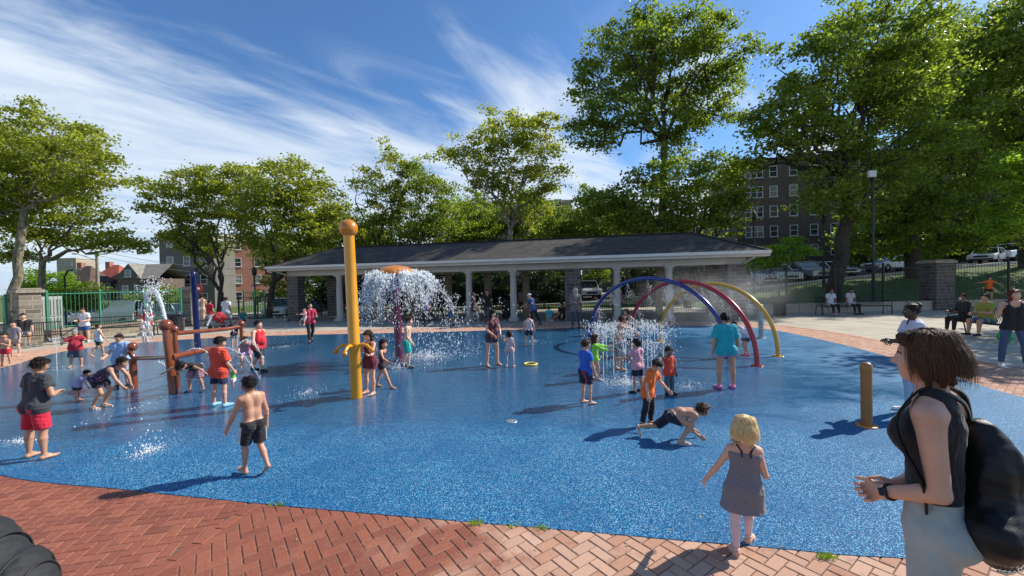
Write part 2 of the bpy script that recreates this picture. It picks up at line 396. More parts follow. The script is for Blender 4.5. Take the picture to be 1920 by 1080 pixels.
def torso_prims(S, J, bulk, fem, inf=0.0, k=.03, legs=True, hem=0.0):
    H = J['H']; b = bulk; t = J['tor']
    for sg in (-1, 1):
        S.cone(J['C']+J['rt2']*sg*J['sw']*.45, J['W']+J['rt1']*sg*.034*H*b, .052*H*b**.5+inf, .046*H*b+inf+hem*.5, k)
        S.cone(J['W']+J['rt1']*sg*.032*H*b, J['P']+J['rt1']*sg*.045*H, .046*H*b+inf, .055*H*b+inf+hem, k)
        S.ell(J['C']-J['fw2']*.012*H+J['rt2']*sg*.05*H+J['up2']*.01*H, (.05*H+inf, .042*H+inf, .075*H+inf), np.stack([J['rt2'], J['fw2'], J['up2']], 1), k)
        if fem == 2: S.ell(J['C']+J['fw2']*.046*H*b+J['rt2']*sg*.042*H-J['up2']*t*.10, (.036*H+inf, .034*H+inf, .038*H+inf), None, .05)
    if b > 1.12: S.ell(J['W']+J['fw1']*.03*H*b-J['up1']*.02*H, (.085*H*b**.5+inf, .07*H*b+inf, .085*H+inf), np.stack([J['rt1'], J['fw1'], J['up1']], 1), .05)
def body_sdf(J, bulk, fem, fingers=True, fr=.0050, toes=True):
    S = SDF(); H = J['H']; hh = J['hh']; bl = bulk**.7
    torso_prims(S, J, bulk, fem)
    for s, sg in (('l', -1), ('r', 1)):
        S.cone(J['N']-J['up2']*.005*H, J[s+'S']+J['up2']*.004*H, .030*H, .030*H*bl, .035)
        S.cone(J[s+'S'], J[s+'E'], .0295*H*bl, .0215*H*bl, .02)
        mid = J[s+'E']*.7+J[s+'Wr']*.3
        S.cone(J[s+'E'], mid, .0215*H*bl, .0222*H*bl, .01); S.cone(mid, J[s+'Wr'], .0222*H*bl, .0145*H*bl**.5, .01)
        S.cone(J[s+'H'], J[s+'K'], .052*H*bl, .031*H*bl, .03)
        S.ell(J[s+'H']-J['fw1']*.028*H-J['up1']*.005*H+J['rt1']*sg*.002*H, (.052*H*bl,)*3, None, .03)
        cm = J[s+'K']*.68+J[s+'A']*.32-J['fw1']*.006*H
        S.cone(J[s+'K'], cm, .030*H*bl, .0325*H*bl, .012); S.cone(cm, J[s+'A'], .0325*H*bl, .0185*H, .012)
        he, to, f = J[s+'heel'], J[s+'toe'], J[s+'ft']
        S.cone(J[s+'A'], he, .019*H, .021*H, .01)
        sd = nrm(np.cross(f, [0, 0, 1.])); ball = he+(to-he)*.72
        for q in (-1, 1): S.cone(he+sd*q*.004*H, ball+sd*q*.013*H, .019*H, .0135*H, .008)
        S.cone(J[s+'A']+f*.015*H, ball, .017*H, .012*H, .012)
        if fingers and toes:
            for i in range(5):
                o = (i-2)*.0088*H*(1 if s == 'r' else -1); tl = (1.0, .98, .93, .84, .74)[i]
                S.cone(ball+sd*-o*sg*-1*sg, he+(to-he)*tl*1.04+sd*-o*sg*-1*sg, .010*H, (.0088 if i == 0 else .0066)*H, .004)
        else: S.cone(ball, to, .014*H, .011*H, .008)
        # hand: palm, four fingers of unequal length, thumb from the side of the palm
        w, fd = J[s+'Wr'], J[s+'fd']; hint = J[s+'hn']
        if hint is None: hint = (0, 1, .35)
        hint = np.array(hint, float)*np.array([sg, 1, 1]); th = nrm(hint-fd*(hint @ fd))
        pn = np.cross(th, fd)*(-sg); pn = nrm(pn)        # palm normal
        if hint is not None and pn @ np.array([-sg, 0, 0]) < 0 and abs(fd[2]) > .7: pn = -pn
        cu = J[s+'curl']
        pl, pw = .050*H, .0115*H
        for q in (-1, 0, 1): S.cone(w+th*q*.005*H, w+fd*pl+th*q*pw*1.1, .0115*H, .0098*H, .010)
        if fingers:
            FR = max(fr*H, .0052)
            for i, (ln, of) in enumerate(((.044, 1.5), (.050, .5), (.046, -.5), (.037, -1.5))):
                k0 = w+fd*pl*(1.0-.05*abs(of))+th*of*pw*1.05; c1 = cu*(1+.12*i); d1 = nrm(fd*math.cos(c1)+pn*math.sin(c1)+th*of*.05)
                c2 = cu*2.4+.12*i; d2 = nrm(fd*math.cos(c2)+pn*math.sin(c2)+th*of*.03)
                k1 = k0+d1*ln*.55*H; k2 = k1+d2*ln*.5*H
                S.cone(k0-fd*.01*H, k1, FR*1.08, FR, .0025); S.cone(k1, k2, FR, FR*.82, .0025)
            t0 = w+fd*.016*H+th*.012*H; t1 = t0+nrm(fd*.75+th*.7+pn*.25)*.027*H; t2 = t1+nrm(fd*.9+th*.25+pn*.4)*.022*H
            S.cone(t0, t1, FR*1.3, FR*1.1, .005); S.cone(t1, t2, FR*1.1, FR*.85, .003)
        else:
            for of, ln in ((1, .045), (0, .048), (-1, .04)):
                S.cone(w+fd*pl+th*of*pw, w+fd*(pl+ln*H*.8)+th*of*pw*1.3+pn*.02*H*cu*2, .0078*H, .006*H, .003)
            S.cone(w+fd*.016*H+th*.01*H, w+fd*.045*H+th*.032*H, .009*H, .007*H, .004)
    # neck and head
    HC, hm = J['HC'], J['hm']; hp = lambda x, y, z: HC+hm @ (np.array([x, y, z])*hh)
    nr = .031*H*bl if not fem else .027*H*bl
    S.cone(J['N']-J['up2']*.01*H, hp(0, -.08, -.25), nr*1.15, nr, .03)
    S.ell(hp(0, -.06, .10), np.array((.335, .405, .375))*hh, hm, .02)
    S.ell(hp(0, .12, -.08), np.array((.265, .27, .33))*hh, hm, .03)
    S.cone(hp(0, .10, -.18), hp(0, .24, -.36), .20*hh, .10*hh, .04*hh/.2)
    for sg in (-1, 1):
        S.ell(hp(sg*.16, .25, -.12), np.array((.12, .11, .13))*hh, hm, .02)       # cheek
        S.ell(hp(sg*.335, -.04, -.05), np.array((.035, .075, .12))*hh, hm, .008)  # ear
        S.ell(hp(sg*.135, .44, .015), np.array((.085, .10, .055))*hh, hm, .012, sub=True)   # eye socket
        S.ell(hp(sg*.135, .315, .01), np.array((.072, .065, .055))*hh, hm, .004)
    S.cone(hp(0, .36, .02), hp(0, .445, -.105), .032*hh, .048*hh, .012)
    for sg in (-1, 1): S.ell(hp(sg*.038, .41, -.115), np.array((.032, .035, .026))*hh, hm, .006)
    S.ell(hp(0, .365, -.215), np.array((.085, .045, .022))*hh, hm, .006); S.ell(hp(0, .355, -.255), np.array((.07, .045, .024))*hh, hm, .006)
    return S
def hair_sdf(J, style):
    S = SDF(); hh = J['hh']; HC, hm = J['HC'], J['hm']; hp = lambda x, y, z: HC+hm @ (np.array([x, y, z])*hh)
    face = [(hp(0, .20, .17), hm @ nrm((0, .80, -.60)))]; short = [(hp(0, 0, -.16), hm @ nrm((0, .35, -1)))]
    vol = {'short': 1.07, 'buzz': 1.03, 'curly': 1.20, 'bob': 1.10, 'long': 1.14, 'pony': 1.08, 'bun': 1.08, 'bald': 1.0, 'mop': 1.12, 'cap': 1.12, 'hat': 1.12, 'scarf': 1.20}[style]
    r = np.array((.345, .42, .39))*hh*vol
    S.ell(hp(0, -.07, .11), r, hm, .02, clip=face+(short if style in ('short', 'buzz', 'curly', 'pony', 'bun', 'mop') else [(hp(0, 0, -.40), hm @ np.array([0, 0, -1.]))]))
    if style == 'scarf':
        S = SDF(); S.ell(hp(0, -.07, .08), r, hm, .02); S.cone(hp(0, -.05, -.2), J['N']-J['up2']*.2*hh, .30*hh, .52*hh, .1); S.ell(hp(0, .42, -.06), np.array((.25, .25, .34))*hh, hm, .02, sub=True); return S
    if style in ('cap', 'hat'):
        S = SDF(); S.ell(hp(0, -.04, .14), r, hm, .01, clip=[(hp(0, 0, .12), hm @ nrm((0, -.1, -1)))])
        if style == 'cap': S.ell(hp(0, .42, .17), np.array((.25, .28, .03))*hh, hm, .01)
        else: S.ell(hp(0, -.02, .14), np.array((.62, .66, .035))*hh, hm, .02)
        return S
    if style in ('short', 'mop', 'bob', 'long'):
        S.cone(hp(-.12, .24, .36), hp(.20, .27, .30), .10*hh, .10*hh, .03)
    if style == 'bob':
        for x, y in ((-.30, -.02), (.30, -.02), (-.22, -.22), (.22, -.22), (0, -.30)): S.cone(hp(x, y, .1), hp(x*.92, y*.95-.03, -.46), .15*hh, .06*hh, .03)
    if style == 'long':
        dn = J['up2']
        for x, y in ((-.27, -.06), (.27, -.06), (-.14, -.25), (.14, -.25), (0, -.30)):
            e = hp(x, y, -.35); S.cone(hp(x, y, .1), e, .15*hh, .14*hh, .03); S.cone(e, e-dn*.75*hh-J['fw2']*.10*hh+J['rt2']*x*.1*hh, .14*hh, .07*hh, .03)
    if style == 'pony':
        b = hp(0, -.50, .16); S.cone(hp(0, -.40, .18), b, .09*hh, .09*hh, .01); S.cone(b, b-np.array([0, 0, .62*hh])+hm @ np.array([0, -.10*hh, 0]), .11*hh, .05*hh, .02)
    if style == 'bun': S.ell(hp(0, -.42, .34), (.19*hh,)*3, None, .01)
    return S
def noise3(P, f, seed=0):
    q = P*f; return (np.sin(q[..., 0]*1.7+seed+np.sin(q[..., 1]*1.3+q[..., 2]))*np.cos(q[..., 1]*1.9+seed*2)+np.sin(q[..., 2]*2.3+q[..., 0]*.8+seed))*.5
def part(name, S, res, mat, parent, clips=(), disp=None, mi=None):
    V, Q = sdf_mesh(S, res, clips, disp)
    if len(Q) == 0: return None
    return link_mesh(name, np_mesh(name, V, Q, [mat] if not isinstance(mat, list) else mat, mi(V, Q) if mi else None), parent)
def mat_of(spec, prefix):
    if isinstance(spec, bpy.types.Material): return spec
    if isinstance(spec[0], str): return cloth(*spec)
    return cloth(prefix+'_%03d_%03d_%03d' % tuple(int(c*999) for c in spec), spec)
PEOPLE = []
def short_strands(o, J, col, n, ln, w):
    rg = np.random.RandomState(n+int(J['H']*1000)); hh = J['hh']; HC, hm = J['HC'], J['hm']; V = []; Q = []; cen = np.array([0, -.07, .11])
    for i in range(n):
        d = rg.normal(0, 1, 3); d /= np.linalg.norm(d)
        if d[2] < -.55+.3*rg.rand() or (d[1] > .55 and d[2] < .55): continue
        r = np.array((.345, .42, .39))*1.05; p = cen+d*r; dn = np.array([0, .12 if d[2] > .5 else -.05, -1.0]); t_ = dn-d*(dn @ d); t_ = t_/(np.linalg.norm(t_)+1e-6); t_ = t_+d*rg.uniform(.10, .45)+rg.normal(0, .22, 3); L = ln*rg.uniform(.5, 1.15)
        pts = [p, p+t_*L*.5, p+t_*L*.95+np.array([0, 0, -.12*L])]; s_ = nrm(np.cross(t_, d)); n0 = len(V)
        for k, q in enumerate(pts): ww = s_*w/hh*(1, .8, .25)[k]; V.append(HC+hm @ ((q+ww)*hh)); V.append(HC+hm @ ((q-ww)*hh))
        Q += [(n0, n0+1, n0+3, n0+2), (n0+2, n0+3, n0+5, n0+4)]
    if Q: link_mesh('hair_strands', np_mesh('hair_strands', np.array(V), np.array(Q), [hairmat('strand_%d' % int(col[0]*1000), col)]), o)
def person(label, px, py, H=None, top=None, hd=0, age='kid', pose=None, bulk=1.0, fem=0, skin='tan', hair=('short', 'black'), wear=(), res=None, group=None, loc=None, fing=None, extra=None):
    pose = pose or {}
    g = GP(px, py) if loc is None else Vector(loc)
    if H is None: H = (g - Vector((0, 0, 0))).y / FOC * (py-top)
    dist = g.y
    J = skeleton(H, age, pose, bulk, fem)
    if res is None: res = .0048 if dist < 6.5 else (.0062 if dist < 10 else (.0085 if dist < 14 else .0105))
    if fing is None: fing = res < .007
    cen = (J['lheel']+J['ltoe']+J['rheel']+J['rtoe'])/4; sh = np.array([cen[0], cen[1], 0])
    if pose.get('seat') is not None: sh = np.array([J['P'][0], J['P'][1], 0])
    for k in ('P', 'W', 'C', 'N', 'HC', 'lS', 'rS', 'lE', 'rE', 'lWr', 'rWr', 'lH', 'rH', 'lK', 'rK', 'lA', 'rA', 'lheel', 'rheel', 'ltoe', 'rtoe'): J[k] = J[k]-sh
    rz = -R(hd); sm = skinmat('skin_'+skin, SKIN[skin])
    dark = plain('eye_dark', (.015, .01, .008), .15, var=.05); lip = plain('lip_'+skin, tuple(c*f for c, f in zip(SKIN[skin], (.85, .55, .55))), .45, var=.05)
    white = plain('eye_white', (.75, .73, .70), .3, var=.03)
    hh = J['hh']
    def mi(V, Q):
        c = (V[Q].mean(1)-J['HC']) @ J['hm']/hh; m = np.zeros(len(Q), int)
        for sg in (-1, 1):
            de = ((c[:, 0]-sg*.135)/.054)**2+((c[:, 2]-.01)/.024)**2; m[(de < 1) & (c[:, 1] > .25)] = 2
            di = ((c[:, 0]-sg*.135)**2+(c[:, 2]-.01)**2); m[(di < .027**2) & (c[:, 1] > .25)] = 1
            br = (np.abs(c[:, 0]-sg*.14) < .085) & (np.abs(c[:, 2]-.095+.25*np.abs(np.abs(c[:, 0])-.13)) < .016) & (c[:, 1] > .22); m[br] = 1
        m[(np.abs(c[:, 0]) < .085) & (np.abs(c[:, 2]+.235) < .032) & (c[:, 1] > .33)] = 3
        return m
    V, Q = sdf_mesh(body_sdf(J, bulk, fem, fing, toes=not any(w[0] in ('shoes', 'socks') for w in wear)), res)
    o = link_mesh('person', np_mesh('person_body', V, Q, [sm, dark, white, lip], mi(V, Q)))
    o.location = g; o.rotation_euler = (0, 0, rz); setp(o, label, 'person', group)
    if hair and hair[0] != 'bald':
        hs = {'curly': .012, 'mop': .009, 'bob': .006, 'long': .006}.get(hair[0], .005)
        nm = {'cap': 'cap', 'hat': 'sun_hat', 'scarf': 'headscarf'}.get(hair[0], 'hair'); hm_ = hairmat('hair_'+hair[1], HAIR[hair[1]]) if nm == 'hair' else {'cap': cloth('cap_'+hair[1], tuple(c*.8 for c in HAIR[hair[1]])), 'sun_hat': cloth('white_cloth', (.68, .69, .72)), 'headscarf': cloth('scarf_cloth', (.42, .38, .32))}[nm]
        part(nm, hair_sdf(J, hair[0]), res, hm_, o, disp=lambda P: hs*noise3(P, 60 if hair[0] != 'curly' else 110, 1.3)+.3*hs*noise3(P, 170, 4.1))
    if hair and dist < 10.5 and hair[0] in ('short', 'mop', 'buzz', 'long', 'pony'): short_strands(o, J, HAIR[hair[1]], 700 if dist < 8 else 400, {'mop': .42, 'short': .28, 'buzz': .14}.get(hair[0], .3), .0016 if dist < 7 else .0024)
    up1, up2, fw1, fw2 = J['up1'], J['up2'], J['fw1'], J['fw2']
    b2 = bulk**.7
    fold = lambda amp: (lambda P: amp*noise3(P*np.array([1, 1, .45]), 28/ max(H, .9)*1.2, H*7)+amp*.4*noise3(P, 75/max(H, .9), H*3))
    for w in wear:
        kind, spec = w[0], w[1]; opt = w[2] if len(w) > 2 else {}; mat = mat_of(spec, 'cloth'); S = SDF(); clips = []
        lo = opt.get('loose', .010)
        if kind in ('shirt', 'tank', 'dress', 'suit'):
            hem = opt.get('hem', .095 if kind != 'suit' else .10)
            torso_prims(S, J, bulk, fem, inf=lo, hem=(.9*lo if kind != 'suit' else 0))
            sl = opt.get('sleeve', .55 if kind == 'shirt' else 0.)
            for s, sg in (('l', -1), ('r', 1)):
                Sh, E, Wr = J[s+'S'], J[s+'E'], J[s+'Wr']; n = nrm(E-Sh)
                if kind == 'shirt':
                    S.cone(J['N'], Sh, .032*H+lo, .031*H*b2+lo*.8, .03)
                    t = min(sl, 1.0); e = Sh+(E-Sh)*(t+.12)
                    S.cone(Sh, e, .031*H*b2+lo, (.027+.006*(sl < 1))*H*b2+lo*1.3, .015, clip=[(Sh+(E-Sh)*t, n)] if sl <= 1 else None)
                    if sl > 1:
                        n2 = nrm(Wr-E); e2 = E+(Wr-E)*(sl-1); S.cone(E, e2+n2*.02, .026*H*b2+lo, .02*H+lo, .012, clip=[(e2, n2)])
                elif kind in ('tank', 'suit', 'dress') and not opt.get('strapless'):
                    q = J['C']+up2*J['tor']*.14+J['rt2']*sg*J['sw']*.52
                    S.cone(q-up2*.05*H, q+up2*.022*H-fw2*.004*H, .030*H+lo*.6, .024*H, .012)
                S.ell(J[s+'H']-fw1*.026*H+J['rt1']*sg*.002*H, (.052*H*b2+lo,)*3, None, .03)
                if hem > .08: S.cone(J[s+'H'], J[s+'H']+(J[s+'K']-J[s+'H'])*.5, .053*H*b2+lo, .05*H*b2+lo, .04)
            if kind == 'dress' or opt.get('skirt'):
                L = opt.get('len', .30)*H; c0 = J['P']+up1*.03*H; e = J['P']*1-np.array([0, 0, L]); e[:2] = (J['P'][:2]*.35+(J['lK']+J['rK'])[:2]*.325)
                fl = opt.get('flare', .11)*H
                for sg in (-1, 1): S.cone(c0+J['rt1']*sg*.03*H, e+J['rt1']*sg*.045*H, .062*H+lo, fl, .05)
                clips.append((e-np.array([0, 0, .0]), np.array([0, 0, -1.])))
            else:
                hc = J['P']-up1*(hem-.05)*H; clips.append((hc, -up1))
            ncut = opt.get('neck', .0)
            clips.append((J['N']+up2*((.020-ncut)*H+lo*.8), nrm(up2+fw2*.2)))
            # neck hole
            S.cone(J['N']-up2*.01*H, J['HC'], .036*H, .05*H, .006, sub=True)
            if kind in ('tank', 'suit') and not opt.get('high'):
                S.ell(J['N']+fw2*.05*H-up2*.012*H, (.045*H, .05*H, .045*H), None, .01, sub=True)
                if kind == 'suit' or opt.get('lowback'): S.ell(J['N']-fw2*.05*H-up2*.02*H, (.05*H, .05*H, .06*H), None, .01, sub=True)
            if opt.get('strapless'): clips.append((J['C']+up2*.02*H, nrm(up2)))
            amp = .5*lo if kind != 'suit' else .0015
            ob = part({'suit': 'swimsuit', 'tank': 'tank_top'}.get(kind, kind), S, res, mat, o, clips, fold(amp))
        elif kind in ('shorts', 'pants', 'skirt'):
            ln = opt.get('len', .62 if kind == 'shorts' else 1.9); lo = opt.get('loose', .014 if kind == 'shorts' else .007)
            for s, sg in (('l', -1), ('r', 1)):
                Hp, K, A = J[s+'H'], J[s+'K'], J[s+'A']
                S.cone(J['W']+J['rt1']*sg*.03*H*bulk, J['P']+J['rt1']*sg*.045*H, .047*H*bulk+.004, .056*H*bulk+lo*.6, .03)
                S.ell(Hp-fw1*.028*H-up1*.005*H+J['rt1']*sg*.002*H, (.052*H*b2+max(lo*.9, .006),)*3, None, .03)
                n = nrm(K-Hp)
                if ln <= 1:
                    e = Hp+(K-Hp)*(ln+.1); re = .034*H*b2+.018*H*(1-ln)+lo*1.6
                    S.cone(Hp, e, .053*H*b2+lo, re, .02, clip=[(Hp+(K-Hp)*ln, n)])
                else:
                    S.cone(Hp, K, .052*H*b2+lo, .032*H*b2+lo, .02); n2 = nrm(A-K); e = K+(A-K)*(ln-1)
                    cm = K*.68+A*.32-fw1*.006*H; S.cone(K, cm, .032*H*b2+lo, .033*H*b2+lo*.9, .012)
                    S.cone(cm, e+n2*.02, .033*H*b2+lo*.9, opt.get('cuff', .023)*H+lo, .012, clip=[(e, n2)])
            if kind == 'skirt':
                e = J['P']-np.array([0, 0, ln*.24*H])
                for sg in (-1, 1): S.cone(J['P']+J['rt1']*sg*.03*H, e+J['rt1']*sg*.05*H, .07*H, .085*H, .04)
                clips.append((e, np.array([0, 0, -1.])))
            if bulk > 1.12: S.ell(J['W']+fw1*.03*H*bulk-up1*.025*H, (.085*H*b2+.004, .07*H*bulk+.004, .08*H), np.stack([J['rt1'], fw1, up1], 1), .05)
            clips.append((J['P']+up1*opt.get('rise', .035)*H, up1))
            ob = part(kind, S, res, mat, o, clips, fold(.35*lo))
        elif kind in ('shoes', 'sandals', 'socks'):
            for s, sg in (('l', -1), ('r', 1)):
                S = SDF(); he, to, f, A = J[s+'heel'], J[s+'toe'], J[s+'ft'], J[s+'A']; sd = nrm(np.cross(f, [0, 0, 1.]))
                up = np.cross(sd, f)
                if kind == 'shoes':
                    for q in (-1, 1): S.cone(he+sd*q*.006*H, to+sd*q*.010*H-f*.004*H, .023*H, .017*H, .01)
                    S.cone(A+f*.01*H, to-f*.04*H, .023*H, .018*H, .012)
                    S.cone(he, A, .024*H, .024*H, .01)
                    cl = [(A+up*.006*H, up), (he-up*.0235*H, -up)]
                    ob = part('shoe', S, res, mat, o, cl)
                else:
                    # thick footbed and two straps
                    m_ = MB(); n_ = 14; prof = []
                    c = (he+to)/2-up*.022*H
                    for i in range(n_):
                        a = 2*math.pi*i/n_; x = math.cos(a)*.077*H; y = math.sin(a)*.027*H*(1.15 if x > 0 else .9); prof.append(c+f*x+sd*y)
                    top_ = [q+up*.012*H for q in prof]; m_.add(prof+top_, [tuple(range(n_))[::-1], tuple(range(n_, 2*n_))]+[(i, (i+1) % n_, n_+(i+1) % n_, n_+i) for i in range(n_)])
                    for tt, rr in ((.78, .021), (.50, .026)):
                        cc = he+(to-he)*tt; pts = [cc+sd*math.cos(a)*rr*H*1.15+up*(math.sin(a)*rr*H*1.0-.012*H) for a in [math.pi*i/8 for i in range(9)]]; m_.tube(pts, .006*H, 6)
                    pts = [A+(sd*math.cos(a)+f*math.sin(a))*.024*H+up*.002*H for a in [2*math.pi*i/10 for i in range(11)]]; m_.tube(pts, .0045*H, 6)
                    m_.build('sandal', mat, o)
    PEOPLE.append((o, J))
    if extra: extra(o, J, res)
    return o, J
# ------------------------------------------------------------------ the ground: terrain, concrete plaza, brick ring, rubber pad
def lerp_tab(x, tab):
    if x <= tab[0][0]: return tab[0][1]
    for (a, va), (b, vb) in zip(tab, tab[1:]):
        if x <= b: return va+(vb-va)*(x-a)/(b-a)
    return tab[-1][1]
def gh(x, y):
    """height of the land: flat plaza, falling away to the left, rising to the street on the right"""
    S = lerp_tab(x, [(-60, -1.5), (-30, -1.0), (0, -.25), (10, .35), (18, .85), (28, 1.65), (40, 2.5), (80, 4.0)])
    st = lerp_tab(x, [(-24, 17), (-17.5, 22), (-15, 29), (11, 29), (13.5, 22.4), (60, 22.4)])
    t = min(max((y-st)/(9.5), 0), 1); t = t*t*(3-2*t); return S*t
def sheet(name, pts2, z, mat, kind='structure'):
    m = MB(); m.add([(p[0], p[1], z) for p in pts2], [tuple(range(len(pts2)))]); o = m.build(name, mat); setp(o, kind=kind); return o
def catmull(P, n=10, closed=True):
    out = []; m = len(P)
    for i in range(m if closed else m-1):
        if closed: p0, p1, p2, p3 = P[(i-1) % m], P[i], P[(i+1) % m], P[(i+2) % m]
        else: p0, p1, p2, p3 = P[max(i-1, 0)], P[i], P[i+1], P[min(i+2, m-1)]
        for k in range(n):
            t = k/n; out.append(tuple(.5*((2*b)+(-a+c)*t+(2*a-5*b+4*c-d)*t*t+(-a+3*b-3*c+d)*t**3) for a, b, c, d in zip(p0, p1, p2, p3)))
    if not closed: out.append(tuple(P[-1]))
    return out
ctrl_px = [(0, 690), (130, 657), (300, 640), (430, 632), (560, 628), (700, 625), (830, 622), (965, 618), (1100, 614), (1240, 611), (1360, 611), (1450, 619), (1580, 646), (1740, 690), (1920, 745)]
ctrl = [(GP(*p).x, GP(*p).y) for p in ctrl_px]+[(8.7, 5.6), (8.3, 4.5), (7.0, 3.5), (5.3, 3.0)]
ctrl += [(GP(*p).x, GP(*p).y) for p in [(1920, 1049), (1640, 1043), (1440, 1026), (1240, 1009), (1060, 993), (880, 978), (680, 961), (480, 943), (240, 918), (0, 890)]]
ctrl += [(-7.6, 5.5), (-10.2, 6.7), (-12.6, 8.0), (-14.3, 9.3), (-14.6, 10.4)]
PAD = catmull(ctrl, 8)
CC = (-2.5, 9.5)
def polar_hit(poly, th, c=CC):
    dx, dy = math.cos(th), math.sin(th); best = 0
    n = len(poly)
    for i in range(n):
        x1, y1 = poly[i][0]-c[0], poly[i][1]-c[1]; x2, y2 = poly[(i+1) % n][0]-c[0], poly[(i+1) % n][1]-c[1]
        ex, ey = x2-x1, y2-y1; den = dx*ey-dy*ex
        if abs(den) < 1e-9: continue
        t = (x1*ey-y1*ex)/den; u = (x1*dy-y1*dx)/den
        if t > 0 and -1e-6 <= u <= 1+1e-6: best = max(best, t)
    return best
NT = 288; TH = [2*math.pi*i/NT for i in range(NT)]
RP = [polar_hit(PAD, t) for t in TH]
def ring_r(i):
    # outward offset of about 1.5 m, corrected for the slant of the pad edge
    a, b = RP[(i-3) % NT], RP[(i+3) % NT]; sl = (b-a)/(6*2*math.pi/NT)/RP[i]; return RP[i]+1.45*math.sqrt(1+sl*sl)
RB = [ring_r(i) for i in range(NT)]
for _ in range(6): RB = [(RB[i-1]+2*RB[i]+RB[(i+1) % NT])/4 for i in range(NT)]
def rad_at(tab, x, y):
    th = math.atan2(y-CC[1], x-CC[0]) % (2*math.pi); f = th/(2*math.pi)*NT; i = int(f); return tab[i % NT]*(1-f+i)+tab[(i+1) % NT]*(f-i)
def rr(x, y): return math.hypot(x-CC[0], y-CC[1])

# --- rubber splash pad
def rubber():
    m, nt, N, L, b = newmat('blue_rubber'); p = pos(N, L)
    v = N.new('ShaderNodeTexVoronoi'); v.inputs['Scale'].default_value = 175; L.new(p, v.inputs[0])
    sp = N.new('ShaderNodeSeparateColor'); L.new(v.outputs['Color'], sp.inputs[0])
    col = ramp(N, L, sp.outputs[0], [(0.0, (.0003, .020, .075)), (.35, (.0004, .064, .185)), (.68, (.0006, .125, .31)), (.86, (.003, .23, .43)), (.965, (.34, .68, .84))])
    N2 = nz(N, L, .8, 5, .6, p); col = mixc(N, L, maprange(N, L, N2, .42, .62, 0, .55, True), col, (.0006, .085, .22))
    # dry, paler rubber; to the right sun glare is painted into its colour
    s = N.new('ShaderNodeSeparateXYZ'); L.new(p, s.inputs[0])
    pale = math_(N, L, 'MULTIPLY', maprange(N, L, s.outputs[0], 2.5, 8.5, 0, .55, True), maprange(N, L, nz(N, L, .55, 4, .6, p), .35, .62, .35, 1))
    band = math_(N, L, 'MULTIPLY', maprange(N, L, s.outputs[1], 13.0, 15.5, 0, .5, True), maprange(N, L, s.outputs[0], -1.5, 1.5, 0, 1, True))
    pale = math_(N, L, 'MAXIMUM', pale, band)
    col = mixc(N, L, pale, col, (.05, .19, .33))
    col = mixc(N, L, maprange(N, L, sp.outputs[1], .93, .95, 0, .5), col, (.55, .62, .66))
    sf = nz(N, L, .25, 3, .5, p)
    # water film: the middle of the pad, thinning to the front and to the right
    nn = nz(N, L, 1.0, 8, .68, pos(N, L, (1, 1.9, 1)), .8)
    f = maprange(N, L, s.outputs[1], 4.4, 7.0, -.42, .42); g = maprange(N, L, s.outputs[0], 2.5, 7.5, 0, -.55)
    g2 = maprange(N, L, s.outputs[0], -9, -3, .22, 0)
    wet = math_(N, L, 'ADD', math_(N, L, 'ADD', f, g), math_(N, L, 'ADD', nn, g2))
    wet = maprange(N, L, wet, .24, .72, 0, 1, True)
    L.new(mixc(N, L, math_(N, L, 'MULTIPLY', wet, .75), col, mixc(N, L, .70, col, (.0004, .062, .17))), b.inputs['Base Color'])
    L.new(maprange(N, L, wet, 0, 1, .60, .19), b.inputs['Roughness']); L.new(maprange(N, L, wet, 0, 1, .2, .45), b.inputs['Specular IOR Level'])
    L.new(math_(N, L, 'MULTIPLY', wet, .75), b.inputs['Coat Weight']); b.inputs['Coat Roughness'].default_value = .10
    rip = nz(N, L, 7, 4, .6, pos(N, L, (.5, 1.5, 1)), 1.0)
    b1 = bump(N, L, b, sp.outputs[2], .5, .0035)
    b2 = bump(N, L, b, rip, .6, .014); L.new(b1, b.inputs['Normal'])
    L.new(b2, b.inputs['Coat Normal']); L.new(math_(N, L, 'MULTIPLY', wet, .55), b.inputs['Coat Weight'])
    gb = N.new('ShaderNodeMix'); gb.data_type = 'VECTOR'; L.new(wet, gb.inputs[0]); L.new(b1, gb.inputs[4]); L.new(b2, gb.inputs[5]); L.new(gb.outputs[1], b.inputs['Normal'])
    return m
mb = MB(); n = len(PAD); mb.prism(PAD[::-1] if False else PAD, -.02, 0.0)
pad = mb.build('splash_pad', rubber()); setp(pad, kind='structure')
bmm = bmesh.new(); bmm.from_mesh(pad.data); bmesh.ops.recalc_face_normals(bmm, faces=bmm.faces); bmm.to_mesh(pad.data); bmm.free()

# --- sand bed under the pavers
sandm = plain('sand_bed', (.16, .095, .065), .95, var=.3, scale=30, bmp=.4, bscale=300, world=True)
sheet('paving_bed', [(-24, -4), (22, -4), (22, 20), (-24, 20)], -.0105, sandm)

